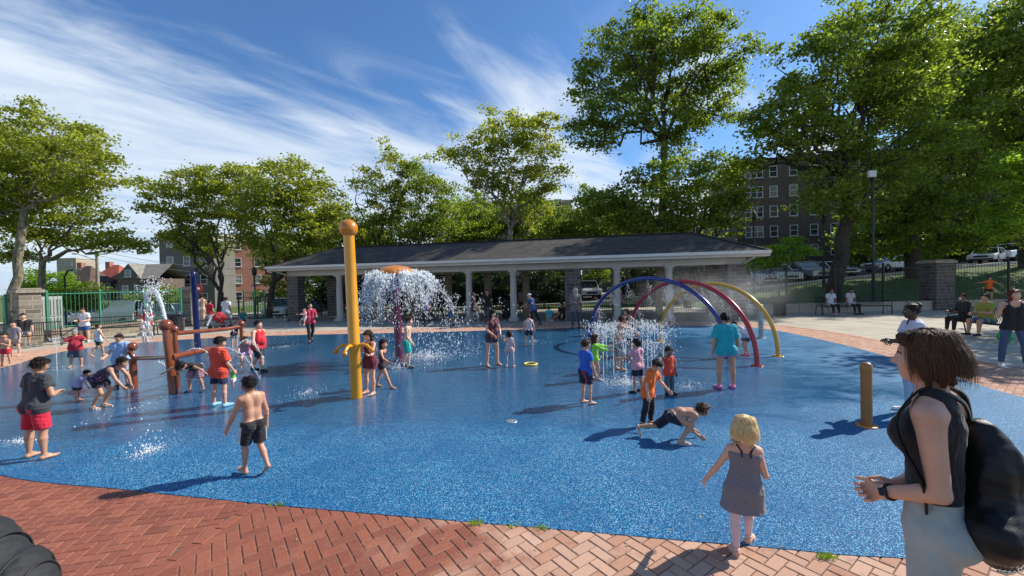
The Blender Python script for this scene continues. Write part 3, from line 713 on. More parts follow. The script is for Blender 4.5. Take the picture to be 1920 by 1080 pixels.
# --- clay pavers in herringbone, every brick real
def brickmat():
    m, nt, N, L, b = newmat('clay_paver'); g = N.new('ShaderNodeNewGeometry'); p = g.outputs['Position']; r = g.outputs['Random Per Island']
    s = N.new('ShaderNodeSeparateXYZ'); L.new(p, s.inputs[0])
    dry = ramp(N, L, r, [(0, (.41, .20, .12)), (.35, (.49, .275, .18)), (.7, (.56, .345, .24)), (1, (.43, .245, .165))])
    wetc = ramp(N, L, r, [(0, (.19, .040, .017)), (.5, (.245, .058, .024)), (1, (.29, .080, .036))])
    nn = nz(N, L, 1.3, 5, .6, p, .6)
    w = math_(N, L, 'ADD', maprange(N, L, s.outputs[0], -1.6, .9, 1.0, 0), maprange(N, L, nn, .3, .7, -.35, .35))
    w = math_(N, L, 'ADD', w, maprange(N, L, math_(N, L, 'ABSOLUTE', math_(N, L, 'SUBTRACT', s.outputs[0], .9)), 0, .5, -.15, 0))
    near = maprange(N, L, s.outputs[1], 5.2, 6.5, 1, 0); w = math_(N, L, 'MULTIPLY', w, near)
    w = maprange(N, L, w, .22, .72, 0, 1, True)
    col = mixc(N, L, w, dry, wetc)
    fn = nz(N, L, 60, 5, .7, p); col = mixc(N, L, maprange(N, L, fn, .3, .75, 0, .35), col, mixc(N, L, .5, col, (.62, .47, .40)))
    st = nz(N, L, 4.2, 4, .65, p, .4); col = mixc(N, L, maprange(N, L, st, .58, .66, 0, .45), col, mixc(N, L, .6, col, (.16, .07, .05)))
    L.new(col, b.inputs['Base Color']); L.new(maprange(N, L, w, 0, 1, .9, .55), b.inputs['Roughness']); b.inputs['Specular IOR Level'].default_value = .3
    bump(N, L, b, nz(N, L, 70, 6, .75, p), .8, .006); return m
BRM = brickmat()
def pavers(name, x0, x1, y0, y1, rot, keep, u=.094, mat=None):
    V = []; F = []; ca, sa = math.cos(rot), math.sin(rot); rg = np.random.RandomState(5)
    ext = int(max(x1-x0, y1-y0)*.75/u)+4; cx, cy = (x0+x1)/2, (y0+y1)/2
    for i in range(-ext, ext):
        for j in range(-ext, ext):
            c = (i-j) % 4
            if c == 0: a = (i, j, 2, 1)
            elif c == 3: a = (i, j, 1, 2)
            else: continue
            mx, my = (a[0]+a[2]/2)*u, (a[1]+a[3]/2)*u
            X = cx+mx*ca-my*sa; Y = cy+mx*sa+my*ca
            if not (x0 < X < x1 and y0 < Y < y1) or not keep(X, Y): continue
            hx, hy = a[2]*u/2-.0032, a[3]*u/2-.0032; ch = .005; tz = -.004+rg.uniform(-.0022, .0); tx, ty = rg.uniform(-.010, .010, 2)
            n0 = len(V)
            for zz, cc in ((-.02, 0), (tz-ch, 0), (tz, ch)):
                for sx, sy in ((-1, -1), (1, -1), (1, 1), (-1, 1)):
                    px, py = sx*(hx-cc), sy*(hy-cc); z = zz+(px*tx+py*ty if zz > -.019 else 0)
                    V.append((cx+(mx+px)*ca-(my+py)*sa, cy+(mx+px)*sa+(my+py)*ca, z))
            for k in (0, 4):
                for q in range(4): F.append((n0+k+q, n0+k+(q+1) % 4, n0+k+4+(q+1) % 4, n0+k+4+q))
            F.append((n0+8, n0+9, n0+10, n0+11))
    me = bpy.data.meshes.new(name); me.from_pydata(V, [], F); me.materials.append(mat or BRM)
    o = link_mesh(name, me); setp(o, kind='structure'); return o
sa_, sb_ = GP(480, 943), GP(270, 1085)
def seam_side(x, y): return (sb_.x-sa_.x)*(y-sa_.y)-(sb_.y-sa_.y)*(x-sa_.x)
outpad = lambda x, y: rr(x, y) > rad_at(RP, x, y)-.12
front = lambda x, y: y < 6.8 and (x < 6.5)
pavers('brick_paving', -6.5, 6.5, 1.2, 6.0, R(36), lambda x, y: outpad(x, y) and front(x, y) and seam_side(x, y) > 0.02*math.hypot(sb_.x-sa_.x, sb_.y-sa_.y))
pavers('brick_paving', -9.5, 1.0, .9, 6.0, R(14), lambda x, y: outpad(x, y) and front(x, y) and seam_side(x, y) < -.02*math.hypot(sb_.x-sa_.x, sb_.y-sa_.y))
pavers('brick_ring', -18, 11.5, 3.0, 20, R(36), lambda x, y: outpad(x, y) and rr(x, y) < rad_at(RB, x, y) and not (y < 6.0 and -9.5 < x < 6.5))
# straight course along the seam
V = MB(); d = (sb_-sa_).normalized(); nn_ = Vector((-d.y, d.x, 0))
for k in range(12):
    c = sa_+d*(.1+k*.2); V.box((c.x, c.y, -.009), (.19, .09, .018), rz=math.atan2(d.y, d.x))
o = V.build('brick_seam', BRM, bevel=.003); setp(o, kind='structure')
# --- concrete plaza
OUT = [(-44, -8), (44, -8), (44, 22.1), (13, 22.1), (12.2, 28.8), (-14.5, 28.8), (-16.6, 24.0), (-17.2, 21.3), (-18.7, 16.7), (-19.8, 14.5), (-44, 8)]
def concretemat():
    m, nt, N, L, b = newmat('concrete'); p = pos(N, L)
    c = ramp(N, L, nz(N, L, .7, 6, .65, p, .3), [(.3, (.33, .285, .215)), (.55, (.46, .41, .32)), (.75, (.53, .48, .39))])
    c = mixc(N, L, maprange(N, L, nz(N, L, 25, 4, .7, p), .35, .75, 0, .3), c, (.24, .21, .17))
    br = N.new('ShaderNodeTexBrick'); br.inputs['Scale'].default_value = 1; br.inputs['Mortar Size'].default_value = .012; br.offset = 0; br.inputs['Brick Width'].default_value = 1.5; br.inputs['Row Height'].default_value = 1.5
    mp = N.new('ShaderNodeMapping'); mp.inputs['Rotation'].default_value[2] = R(-13); L.new(p, mp.inputs[0]); L.new(mp.outputs[0], br.inputs[0])
    c = mixc(N, L, br.outputs['Fac'], c, (.10, .09, .07)); L.new(c, b.inputs['Base Color']); b.inputs['Roughness'].default_value = .9
    bump(N, L, b, nz(N, L, 150, 3, .6, p), .3, .003); return m
CONC = concretemat()
vs = []; fs = []; last = None
inner = []; outer = []
for i, t in enumerate(TH):
    r0 = RB[i]; r1 = polar_hit(OUT, t); inner.append((CC[0]+r0*math.cos(t), CC[1]+r0*math.sin(t))); outer.append((CC[0]+r1*math.cos(t), CC[1]+r1*math.sin(t)))
skipf = lambda p: p[1] < 5.9 and -9.4 < p[0] < 6.4
vs = [(x, y, -.005) for x, y in inner]+[(x, y, -.005) for x, y in outer]
fs = [(i, (i+1) % NT, NT+(i+1) % NT, NT+i)[::-1] for i in range(NT) if not (skipf(inner[i]) or skipf(inner[(i+1) % NT]))]
m_ = MB(); m_.add(vs, fs); o = m_.build('concrete_plaza', CONC); setp(o, kind='structure')
# soldier course at the outer rim of the ring
m_ = MB()
for i in range(NT):
    for s in range(3):
        f = (i+(s+.5)/3); t = 2*math.pi*f/NT; k = int(f) % NT; r0 = RB[k]+(RB[(k+1) % NT]-RB[k])*(f-int(f))
        x, y = CC[0]+r0*math.cos(t), CC[1]+r0*math.sin(t)
        if skipf((x, y)) or y < 3: continue
        j0, j1 = inner[(k+1) % NT], inner[k]; an = math.atan2(j0[1]-j1[1], j0[0]-j1[0]); sl = math.hypot(j0[0]-j1[0], j0[1]-j1[1])/3
        m_.box((x, y, -.009), (sl-.006, .2, .02), rz=an)
o = m_.build('brick_border', BRM); setp(o, kind='structure')

# --- land beyond the fences
def grassmat():
    m, nt, N, L, b = newmat('lawn'); p = pos(N, L)
    c = ramp(N, L, nz(N, L, 1.2, 6, .7, p), [(.3, (.05, .085, .018)), (.55, (.10, .16, .03)), (.75, (.17, .21, .055))])
    c = mixc(N, L, maprange(N, L, nz(N, L, 40, 4, .7, p), .35, .7, 0, .6), c, (.05, .10, .015))
    L.new(c, b.inputs['Base Color']); b.inputs['Roughness'].default_value = .9; bump(N, L, b, nz(N, L, 60, 3, .7, p), 1, .05); return m
LAWN = grassmat()
ASPH = plain('asphalt', (.055, .055, .058), .85, var=.25, scale=3, bmp=.3, bscale=200, world=True)
def grid(name, xs, ys, zf, mat):
    V = [(x, y, zf(x, y)) for y in ys for x in xs]; nx = len(xs)
    F = [(j*nx+i, j*nx+i+1, (j+1)*nx+i+1, (j+1)*nx+i) for j in range(len(ys)-1) for i in range(nx-1)]
    me = bpy.data.meshes.new(name); me.from_pydata(V, [], F); me.materials.append(mat); me.polygons.foreach_set('use_smooth', [True]*len(F))
    o = link_mesh(name, me); setp(o, kind='structure'); return o
xs = [-600, -300, -150, -90]+[-60+2*i for i in range(61)]+[90, 150, 300, 600]; ys = [-200, -60, -10]+[0+2*i for i in range(28)]+[60, 80, 120, 200, 400, 800]
grid('ground', xs, ys, lambda x, y: gh(x, y)-.035, LAWN)
rx = [-120, -90]+[-60+2*i for i in range(71)]+[120]
def cy_(x): return 33.5+.012*max(0, x-8)**1.2-(.0 if x > -14 else .0)
grid('street', rx, [0, .25, .5, .75, 1], lambda x, y: 0, ASPH)
st = [o for o in COL.objects if o.name.startswith('street')][0]
for v in st.data.vertices:
    y = cy_(v.co.x)+v.co.y*9.5; v.co.y = y; v.co.z = gh(v.co.x, max(y, 34))+.02
def strip(name, x0, x1, yf, w, h, mat, z0=0, step=1.0):
    m = MB(); x = x0; n = int((x1-x0)/step)
    for i in range(n):
        a, b = x0+i*step, x0+(i+1)*step; ya, yb = yf(a), yf(b); za, zb = gh(a, ya)+z0, gh(b, yb)+z0
        vs = [(a, ya, za-.4), (b, yb, zb-.4), (b, yb+w, zb-.4), (a, ya+w, za-.4), (a, ya, za+h), (b, yb, zb+h), (b, yb+w, zb+h), (a, ya+w, za+h)]
        fs = [(4, 5, 6, 7), (0, 1, 5, 4), (2, 3, 7, 6)]
        if i == 0: fs.append((3, 0, 4, 7))
        if i == n-1: fs.append((1, 2, 6, 5))
        m.add(vs, fs)
    o = m.build(name, mat); return o
KERB = plain('kerb_concrete', (.62, .60, .56), .8, var=.12, scale=2, world=True)
setp(strip('kerb', -60, 70, lambda x: cy_(x)-.35, .3, .16, KERB), kind='structure')
setp(strip('pavement', -60, 70, lambda x: cy_(x)+9.5, 3.0, .13, CONC), kind='structure')
# ------------------------------------------------------------------ stone masonry material and the pavilion
def stonemat(name, cols, scale=(3.2, 3.2, 5.2), mortar=(.45, .42, .36)):
    m, nt, N, L, b = newmat(name); p = pos(N, L, world=False)
    s = N.new('ShaderNodeSeparateXYZ'); L.new(p, s.inputs[0]); cmb = N.new('ShaderNodeCombineXYZ')
    L.new(math_(N, L, 'ADD', s.outputs[0], s.outputs[1]), cmb.inputs[0]); L.new(s.outputs[2], cmb.inputs[1])
    br = N.new('ShaderNodeTexBrick'); br.inputs['Scale'].default_value = 1; br.inputs['Mortar Size'].default_value = .014; br.inputs['Brick Width'].default_value = .42; br.inputs['Row Height'].default_value = .17
    br.inputs['Color1'].default_value = (0, 0, 0, 1); br.inputs['Color2'].default_value = (1, 1, 1, 1); br.offset_frequency = 2; br.squash = .7; br.squash_frequency = 3; br.inputs['Bias'].default_value = 0
    wv = N.new('ShaderNodeVectorMath'); wv.operation = 'ADD'; L.new(cmb.outputs[0], wv.inputs[0])
    n = N.new('ShaderNodeTexNoise'); n.inputs['Scale'].default_value = 3; L.new(p, n.inputs[0]); sc = N.new('ShaderNodeVectorMath'); sc.operation = 'SCALE'; sc.inputs['Scale'].default_value = .05; L.new(n.outputs[1], sc.inputs[0]); L.new(sc.outputs[0], wv.inputs[1])
    L.new(wv.outputs[0], br.inputs[0])
    c = ramp(N, L, br.outputs['Color'], [(0, cols[0]), (.35, cols[1]), (.7, cols[2]), (1, cols[3])])
    c = mixc(N, L, maprange(N, L, nz(N, L, 14, 5, .7, p), .3, .7, 0, .5), c, mixc(N, L, .5, c, (.05, .045, .04)))
    c = mixc(N, L, br.outputs['Fac'], c, mortar); L.new(c, b.inputs['Base Color']); b.inputs['Roughness'].default_value = .9
    inv = math_(N, L, 'SUBTRACT', 1.0, br.outputs['Fac']); h = math_(N, L, 'ADD', inv, math_(N, L, 'MULTIPLY', nz(N, L, 20, 4, .6, p), .6)); bump(N, L, b, h, .8, .03); return m
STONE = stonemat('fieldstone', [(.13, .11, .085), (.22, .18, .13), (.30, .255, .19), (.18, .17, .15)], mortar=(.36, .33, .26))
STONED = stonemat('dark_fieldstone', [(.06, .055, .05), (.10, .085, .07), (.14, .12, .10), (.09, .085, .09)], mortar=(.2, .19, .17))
CAPM = plain('cap_stone', (.30, .26, .20), .85, var=.2, scale=8, bmp=.3)
WHITE = plain('cream_paint', (.50, .48, .42), .55, var=.08, scale=1.5); CREAM = plain('column_paint', (.44, .43, .39), .5, var=.06, scale=2)
SOFF = plain('soffit_wood', (.28, .22, .15), .7, var=.15)
IRON = plain('black_iron', (.012, .013, .013), .45, var=.2); GREENP = plain('green_iron', (.05, .24, .14), .45, var=.15, scale=4)
def shinglemat():
    m, nt, N, L, b = newmat('asphalt_shingle'); p = pos(N, L, world=False)
    s = N.new('ShaderNodeSeparateXYZ'); L.new(p, s.inputs[0]); cmb = N.new('ShaderNodeCombineXYZ'); L.new(math_(N, L, 'ADD', s.outputs[0], s.outputs[1]), cmb.inputs[0]); L.new(math_(N, L, 'MULTIPLY', s.outputs[2], 2.3), cmb.inputs[1])
    br = N.new('ShaderNodeTexBrick'); br.inputs['Scale'].default_value = 1; br.inputs['Brick Width'].default_value = .3; br.inputs['Row Height'].default_value = .14; br.inputs['Mortar Size'].default_value = .006
    br.inputs['Color1'].default_value = (0, 0, 0, 1); br.inputs['Color2'].default_value = (1, 1, 1, 1); L.new(cmb.outputs[0], br.inputs[0])
    c = ramp(N, L, br.outputs['Color'], [(0, (.036, .032, .028)), (.5, (.056, .049, .042)), (1, (.082, .072, .060))])
    c = mixc(N, L, br.outputs['Fac'], c, (.015, .014, .014)); c = mixc(N, L, maprange(N, L, nz(N, L, 1.1, 4, .6, p), .35, .7, 0, .4), c, (.09, .08, .07)); L.new(c, b.inputs['Base Color']); b.inputs['Roughness'].default_value = .92
    bump(N, L, b, math_(N, L, 'ADD', br.outputs['Color'], nz(N, L, 160, 2, .6, p)), .4, .01); return m
SHING = shinglemat()
pvL, pvR = Vector((-13.6, 23.1, 0)), Vector((11.05, 17.75, 0))
pax = (pvR-pvL).normalized(); PL = (pvR-pvL).length; PD_ = 5.2; pang = math.atan2(pax.y, pax.x)
pav = thing('pavilion', 'long open park pavilion with dark shingled hip roof, white columns and stone piers', 'pavilion', (pvL.x, pvL.y, 0), pang)
EZ, RZ = 3.08, 4.22
m_ = MB(); hp_ = 2.6
E = [(0, 0, EZ), (PL, 0, EZ), (PL, PD_, EZ), (0, PD_, EZ)]; A1 = (hp_, PD_/2, RZ); A2 = (PL-hp_, PD_/2, RZ)
m_.quad(E[0], E[1], A2, A1); m_.quad(E[2], E[3], A1, A2); m_.add([E[1], E[2], A2], [(0, 1, 2)]); m_.add([E[3], E[0], A1], [(0, 1, 2)])
dn = [(x, y, z-.05) for x, y, z in E]; m_.quad(*dn[::-1])
for i in range(4): m_.quad(dn[i], dn[(i+1) % 4], E[(i+1) % 4], E[i])
roof = m_.build('roof', SHING, pav)
m_ = MB()
for a, b in ((E[0], A1), (E[1], A2), (A1, A2), (E[3], A1), (E[2], A2)): m_.bar(Vector(a)+Vector((0, 0, .02)), Vector(b)+Vector((0, 0, .02)), .22, .035)
m_.build('ridge_cap', plain('ridge_shingle', (.05, .046, .044), .9), roof)
m_ = MB(); f = EZ-.15
m_.box((PL/2, .03, f), (PL-.1, .045, .2)); m_.box((PL/2, PD_-.03, f), (PL-.1, .045, .2)); m_.box((.03, PD_/2, f), (.045, PD_-.02, .197)); m_.box((PL-.03, PD_/2, f), (.045, PD_-.02, .197))
m_.build('fascia', WHITE, pav)
m_ = MB(); m_.box((PL/2, PD_/2, EZ-.24), (PL-.14, PD_-.14, .03)); m_.build('soffit', SOFF, pav)
m_ = MB(); prof = [(.0, 0), (.0, -.13), (-.05, -.15), (-.12, -.12), (-.13, 0)]
for a, b in ((0, PL),):
    vs = [(a, y-.005, EZ+z+.01) for y, z in prof]+[(b, y-.005, EZ+z+.01) for y, z in prof]; n = len(prof); m_.add(vs, [(i, i+1, n+i+1, n+i) for i in range(n-1)]+[tuple(range(n))[::-1], tuple(range(n, 2*n))])
m_.build('gutter', plain('gutter_metal', (.66, .66, .62), .4, var=.05), pav)
m_ = MB(); bz = EZ-.255-.14
for y in (.8, PD_-.8): m_.box((PL/2, y, bz), (PL-1.5, .26, .28))
for x in (.88, PL-.88): m_.box((x, PD_/2, bz-.003), (.26, PD_-1.9, .27))
m_.build('beam', WHITE, pav)
ctop = bz-.14
# columns and piers at the spacing read off the front row: pier, 2 columns, pier ...
def axpos(px):     # where the ray through this pixel crosses the front column line
    d = ray(px, 560); o = pvL+Vector((-pax.y, pax.x, 0))*.8; n = Vector((-pax.y, pax.x, 0))
    t = (o.dot(n)-0)/(d.x*n.x+d.y*n.y); q = Vector((d.x*t, d.y*t, 0)); return (q-pvL).dot(pax)
# (camera stands at x=y=0, so the crossing is o.n / d.n)
def column(x, y, name='column'):
    m = MB(); h = ctop; m.box((x, y, .06), (.46, .46, .12)); m.lathe([(.225, .12), (.235, .15), (.225, .19), (.185, .21), (.175, .25), (.172, h*.5), (.150, h-.24), (.165, h-.22), (.15, h-.19), (.19, h-.10), (.20, h-.08)], (x, y, 0), 20)
    m.box((x, y, h-.04), (.42, .42, .08)); return m.build(name, CREAM, pav)
def pier(x, y, w=.75, d=.62):
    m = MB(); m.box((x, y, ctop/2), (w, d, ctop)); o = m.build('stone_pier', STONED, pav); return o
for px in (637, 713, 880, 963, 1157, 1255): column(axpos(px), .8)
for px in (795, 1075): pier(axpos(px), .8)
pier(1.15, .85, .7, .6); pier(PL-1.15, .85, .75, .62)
for px in (637, 713, 795, 880, 963, 1075, 1157, 1255):
    m = MB(); m.box((axpos(px), PD_-.8, ctop/2), (.34, .34, ctop)); m.build('rear_post', plain('tan_post', (.26, .22, .15), .7), pav)
pier(1.15, PD_-.85, .7, .6); pier(PL-1.15, PD_-.85, .75, .62)
for x, sg in ((.55, 1), (PL-.62, -1)):
    m = MB(); m.tube([(x, .02, EZ-.16), (x, .10, EZ-.28), (x+sg*.25, .70, EZ-.50), (x+sg*.25, .72, EZ-.7), (x+sg*.25, .72, .12), (x+sg*.25, .58, .04)], .05, 8); m.build('downspout', CREAM, pav)
DARKW = plain('dark_timber', (.05, .04, .035), .7)
fl = MB(); fl.box((PL/2, PD_/2+.1, -.02), (PL-.4, PD_-.2, .06)); o = fl.build('floor_slab', plain('slab', (.27, .25, .21), .9, var=.2, world=True), pav)

# ------------------------------------------------------------------ fences, walls, gate pillars
def fence(label, pts, h, z0, mat, sp=.12, r=.009, post=2.4, pr=.03, group=None, rails=(.06, .94), name='iron_fence', top=.0, zf=None):
    t = thing(name, label, 'fence', (pts[0][0], pts[0][1], z0), 0, group); o3 = Vector((pts[0][0], pts[0][1], 0)); pk = MB(); ras = [MB() for _ in rails]; npost = 0
    zf = zf or (lambda x, y: 0)
    for a, b in zip(pts, pts[1:]):
        a = Vector((*a, 0)); b = Vector((*b, 0)); L = (b-a).length; d = (b-a)/L; n = max(1, int(L/sp))
        k = int(max(1, round(L/post)))
        for j in range(k):
            p, q = a+d*L*j/k, a+d*L*(j+1)/k
            for ra, f in zip(ras, rails): ra.bar(p-o3+Vector((0, 0, h*f+zf(p.x, p.y))), q-o3+Vector((0, 0, h*f+zf(q.x, q.y))), .032, .032)
        for i in range(n):
            p = a+d*L*(i+.5)/n-o3; z = zf(p.x+o3.x, p.y+o3.y); pk.tube([p+Vector((0, 0, .03+z)), p+Vector((0, 0, h*(1+top)+z))], r, 4, smooth=False)
        for j in range(k+1):
            if j == 0 and npost: continue
            p = a+d*L*j/k-o3; z = zf(p.x+o3.x, p.y+o3.y); m = MB(); m.box((p.x, p.y, h*.51+z), (pr*2, pr*2, h*1.02)); m.lathe([(pr*1.3, 0), (pr*1.3, .02), (.001, .05)], (p.x, p.y, h*1.02+z), 8); m.build('post', mat, t); npost += 1
    pk.build('pickets', mat, t); [ra.build('rail', mat, t) for ra in ras]; return t
def wallrun(label, pts, h, w, mat, name='low_wall', cap=True, z0=0):
    t = thing(name, label, 'wall', (pts[0][0], pts[0][1], z0)); o3 = Vector((pts[0][0], pts[0][1], 0)); m = MB(); c = MB()
    for a, b in zip(pts, pts[1:]):
        a = Vector((*a, 0))-o3; b = Vector((*b, 0))-o3; m.bar(a+Vector((0, 0, h/2)), b+Vector((0, 0, h/2)), w, h)
        if cap: c.bar(a+Vector((0, 0, h+.03)), b+Vector((0, 0, h+.03)), w+.1, .06)
    m.build('wall_body', mat, t)
    if cap: c.build('coping', CAPM if mat is not CONC else CONC, t)
    return t
def pillar(label, x, y, w, h, mat=STONE, rz=0, base=0):
    t = thing('stone_pillar', label, 'pillar', (x, y, base), rz); m = MB(); m.box((0, 0, h/2), (w, w, h)); m.build('shaft', mat, t, bevel=.02)
    m = MB(); m.box((0, 0, h+.06), (w+.16, w+.16, .12)); m.box((0, 0, h+.15), (w+.02, w+.02, .06)); m.build('cap', CAPM, t, bevel=.015); return t
fa, fb = Vector((-18.35, 16.9)), Vector((-17.05, 21.4))
pl = WP(52, 600, 15.7); pillar('square fieldstone gate pillar at left with flat cap, beside the grey electrical cabinet', pl.x, 15.7, .60, 1.95, rz=R(65))
wallrun('low fieldstone wall under the green fence behind the left benches', [(-18.25, 16.3), tuple(fb)], .42, .4, STONE)
fence('green picket fence on the low stone wall behind the long bench', [(-18.25, 16.3), tuple(fb)], 1.5, .48, GREENP, sp=.135, r=.011, post=1.5, name='picket_fence')
q = WP(0, 600, 15.2); fence('green picket fence at the left edge beyond the stone pillar', [(pl.x-.45, 15.4), (pl.x-3, 14.2)], 1.85, 0, GREENP, sp=.135, r=.011, post=1.4, name='picket_fence')
p2_ = WP(357, 600, 22.2); pillar('narrow stone pillar behind the navy post at the plaza gate', p2_.x, 22.2, .5, 1.9)
fence('dark iron fence between the gate and the pavilion on the left', [(-16.2, 24.6), (-13.2, 25.6), (-12.6, 27.4)], 1.45, 0, IRON, name='iron_fence')
fence('green iron gate panels standing open by the red brick building', [(WP(432, 560, 25).x, 26.2), (WP(475, 560, 25).x+.1, 26.0)], 1.75, 0, GREENP, name='picket_fence', post=.8)
bx = [pvL+pax*s+Vector((-pax.y, pax.x, 0))*(PD_+.5) for s in (.3, 8, 16, PL-.2)]
fence('tall black iron fence running along the back of the pavilion', [(p.x, p.y) for p in bx], 2.15, 0, IRON, sp=.13, post=2.6)
wallrun('low concrete wall under the black fence, left of the right stone pillar', [(11.9, 21.9), (22.1, 21.9)], .42, .32, CONC)
fence('black iron fence on the low wall left of the right stone pillar', [(11.9, 21.9), (22.1, 21.9)], 2.0, .48, IRON, sp=.14, r=.010, post=2.5, rails=(.05, .88))
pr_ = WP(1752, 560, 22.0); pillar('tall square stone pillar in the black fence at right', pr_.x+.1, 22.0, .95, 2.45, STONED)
wallrun('low concrete wall under the black fence at the right edge', [(23.3, 21.9), (34, 21.3)], .42, .32, CONC)
fence('black iron fence on the low wall at the right edge', [(23.3, 21.9), (34, 21.3)], 2.0, .48, IRON, sp=.14, r=.010, post=2.6, rails=(.05, .88))
cv = [(12.0, 22.0), (11.9, 21.9), (12.0, 24.5), (12.5, 28)]

# ------------------------------------------------------------------ splash pad equipment
YEL = plain('yellow_enamel', (.72, .30, .004), .28, var=.06, scale=3, coat=.4); ORG = plain('orange_enamel', (.60, .20, .012), .30, var=.08, scale=3, coat=.4)
BRN = plain('brown_enamel', (.21, .052, .016), .24, var=.15, scale=4, coat=.55); NAVY = plain('navy_enamel', (.008, .012, .085), .28, var=.1, coat=.4)
PLUM = plain('plum_enamel', (.13, .016, .055), .3, var=.1, coat=.4); BLUE = plain('blue_enamel', (.008, .018, .17), .25, var=.08, coat=.5)
REDE = plain('red_enamel', (.34, .008, .018), .28, var=.08, coat=.4); YARC = plain('arch_yellow', (.62, .33, .03), .3, var=.08, coat=.4)
OCH = plain('ochre_enamel', (.33, .135, .022), .36, var=.12, coat=.2); STEEL = plain('steel', (.5, .5, .5), .3, metal=1.0)
def gp3(px, py): g = GP(px, py); return (g.x, g.y, 0)
def height_at(px, py, topy):  # vertical size of something standing at (px,py)
    g = GP(px, py); return (WP(px, topy, g.y)-Vector((0, 0, 0))).z
def flange(m, r, bolts=6, z=0.0):
    m.lathe([(r, 0), (r, .012), (r*.98, .016), (.02, .016)], (0, 0, z), 24)
    for k in range(bolts):
        a = 2*math.pi*k/bolts; m.lathe([(.012, 0), (.012, .012), (.001, .014)], (r*.82*math.cos(a), r*.82*math.sin(a), z+.016), 6)
# tall yellow post
x, y, _ = gp3(669, 746); H_ = height_at(669, 746, 412)
t = thing('water_post', 'tall yellow post topped by an orange ball with three hooked nozzles', 'water post', (x, y, 0), R(20)); t.rotation_euler = (R(0), R(-1.2), 0)
m = MB(); m.lathe([(.098, 0), (.098, .93), (.104, .94), (.104, .97), (.098, .98), (.094, H_-.26)], n=28); m.build('post', YEL, t)
m = MB(); m.sphere((0, 0, H_-.15), .158, 28, 18); bl = m.build('ball', ORG, t)
m = MB()
for k in range(7):
    a = 2*math.pi*k/7; m.lathe([(.008, 0), (.008, .004), (.001, .005)], (.115*math.cos(a), .115*math.sin(a), H_-.15+.108), 6)
m.build('nozzle_studs', STEEL, bl)
for a in (R(180), R(262), R(-10)):
    m = MB(); c, s = math.cos(a), math.sin(a)
    pts = [(c*.09, s*.09, .93), (c*.17, s*.17, .945), (c*.25, s*.25, .92), (c*.31, s*.31, .865)]; m.tube(pts, [.03, .03, .03, .028], 12); nzl = m.build('nozzle', YEL, t)
    m = MB(); m.sphere((c*.325, s*.325, .835), .052, 14, 10, (1, 1, .9)); m.build('nozzle_ball', ORG, nzl)
# mushroom fountain
x, y, _ = gp3(749, 676); H_ = height_at(749, 676, 497); MUSH = (x, y, H_)
t = thing('mushroom_fountain', 'plum coloured post fountain with a wide orange dome pouring water', 'fountain', (x, y, 0)); t.rotation_euler = (0, R(-1.5), 0)
m = MB(); m.lathe([(.10, 0), (.10, H_-.2)], n=24); m.build('post', PLUM, t)
m = MB(); rd = .50; m.lathe([(rd*math.cos(q), H_-.235+.235*math.sin(q)) for q in [R(9*i) for i in range(11)]][:10]+[(.001, H_)], n=36); dome = m.build('dome', ORG, t)
m = MB(); m.lathe([(rd-.005, H_-.235), (rd-.02, H_-.255), (.3, H_-.22), (.1, H_-.2)], n=36); m.build('dome_rim', OCH, dome)
m = MB(); flange(m, .17); m.build('base_flange', PLUM, t)
m = MB(); m.tube([(-.09, 0, 1.02), (-.19, -.03, 1.05), (-.25, -.04, 1.13), (-.21, -.02, 1.22)], .025, 10); m.build('handle', plain('pink_enamel', (.55, .22, .22), .35), t)
# navy post
x, y, _ = gp3(371, 652); H_ = height_at(371, 652, 508)
t = thing('water_post', 'tall navy blue post behind the brown log frame', 'water post', (x, y, 0)); t.rotation_euler = (0, R(-1.8), 0)
m = MB(); m.lathe([(.09, 0), (.09, H_-.22), (.098, H_-.21), (.098, H_-.12), (.085, H_-.06), (.06, H_-.01), (.001, H_)], n=24); m.build('post', NAVY, t)
m = MB(); flange(m, .19); m.build('base_flange', NAVY, t)
# brown log frame: uprights, beams and ball ends
LF = thing('water_frame', 'brown log-like pipe frame with upright posts, low beams and ball ends', 'water play frame', gp3(325, 738))
L0 = Vector(gp3(325, 738))
def lp(px, py, dep): return WP(px, py, dep)-L0
Ya = L0.y
ptop = lp(311, 612, Ya+.02)
m = MB(); m.tube([(0, 0, 0), lp(320, 690, Ya), lp(314, 640, Ya), ptop], [.072, .070, .068, .066], 16); m.build('upright', BRN, LF)
m = MB(); m.sphere(tuple(ptop+Vector((0, 0, .02))), .118, 20, 14); m.build('ball', BRN, LF)
fA = GP(333, 728)-L0; ft = lp(327, 622, Ya+.38); m = MB(); m.tube([Vector((ft.x+.03, ft.y, 0)), Vector((ft.x+.02, ft.y, ft.z*.5)), ft], .045, 14); m.build('upright', BRN, LF)
m = MB(); m.sphere(tuple(ft+Vector((0, 0, .05))), .075, 16, 12); m.build('ball', BRN, LF)
# left short post with ball nozzle
ps = GP(251, 728); a0 = ps-L0; tp = lp(248, 650, ps.y)
m = MB(); m.tube([a0, Vector((tp.x, tp.y, lp(250, 672, ps.y).z))], .066, 14); m.build('upright', BRN, LF)
m = MB(); m.sphere(tuple(tp), .090, 18, 12); hb = m.build('ball', BRN, LF)
m = MB(); m.tube([lp(242, 658, ps.y-.05), lp(249, 668, ps.y), lp(257, 674, ps.y)], .045, 12); m.build('nozzle', BRN, hb)
b0 = lp(257, 672, ps.y); b1 = lp(318, 670, Ya)
m = MB(); m.tube([b0, (b0+b1)/2+Vector((0, 0, .0)), b1], .042, 12); m.build('beam', BRN, LF)
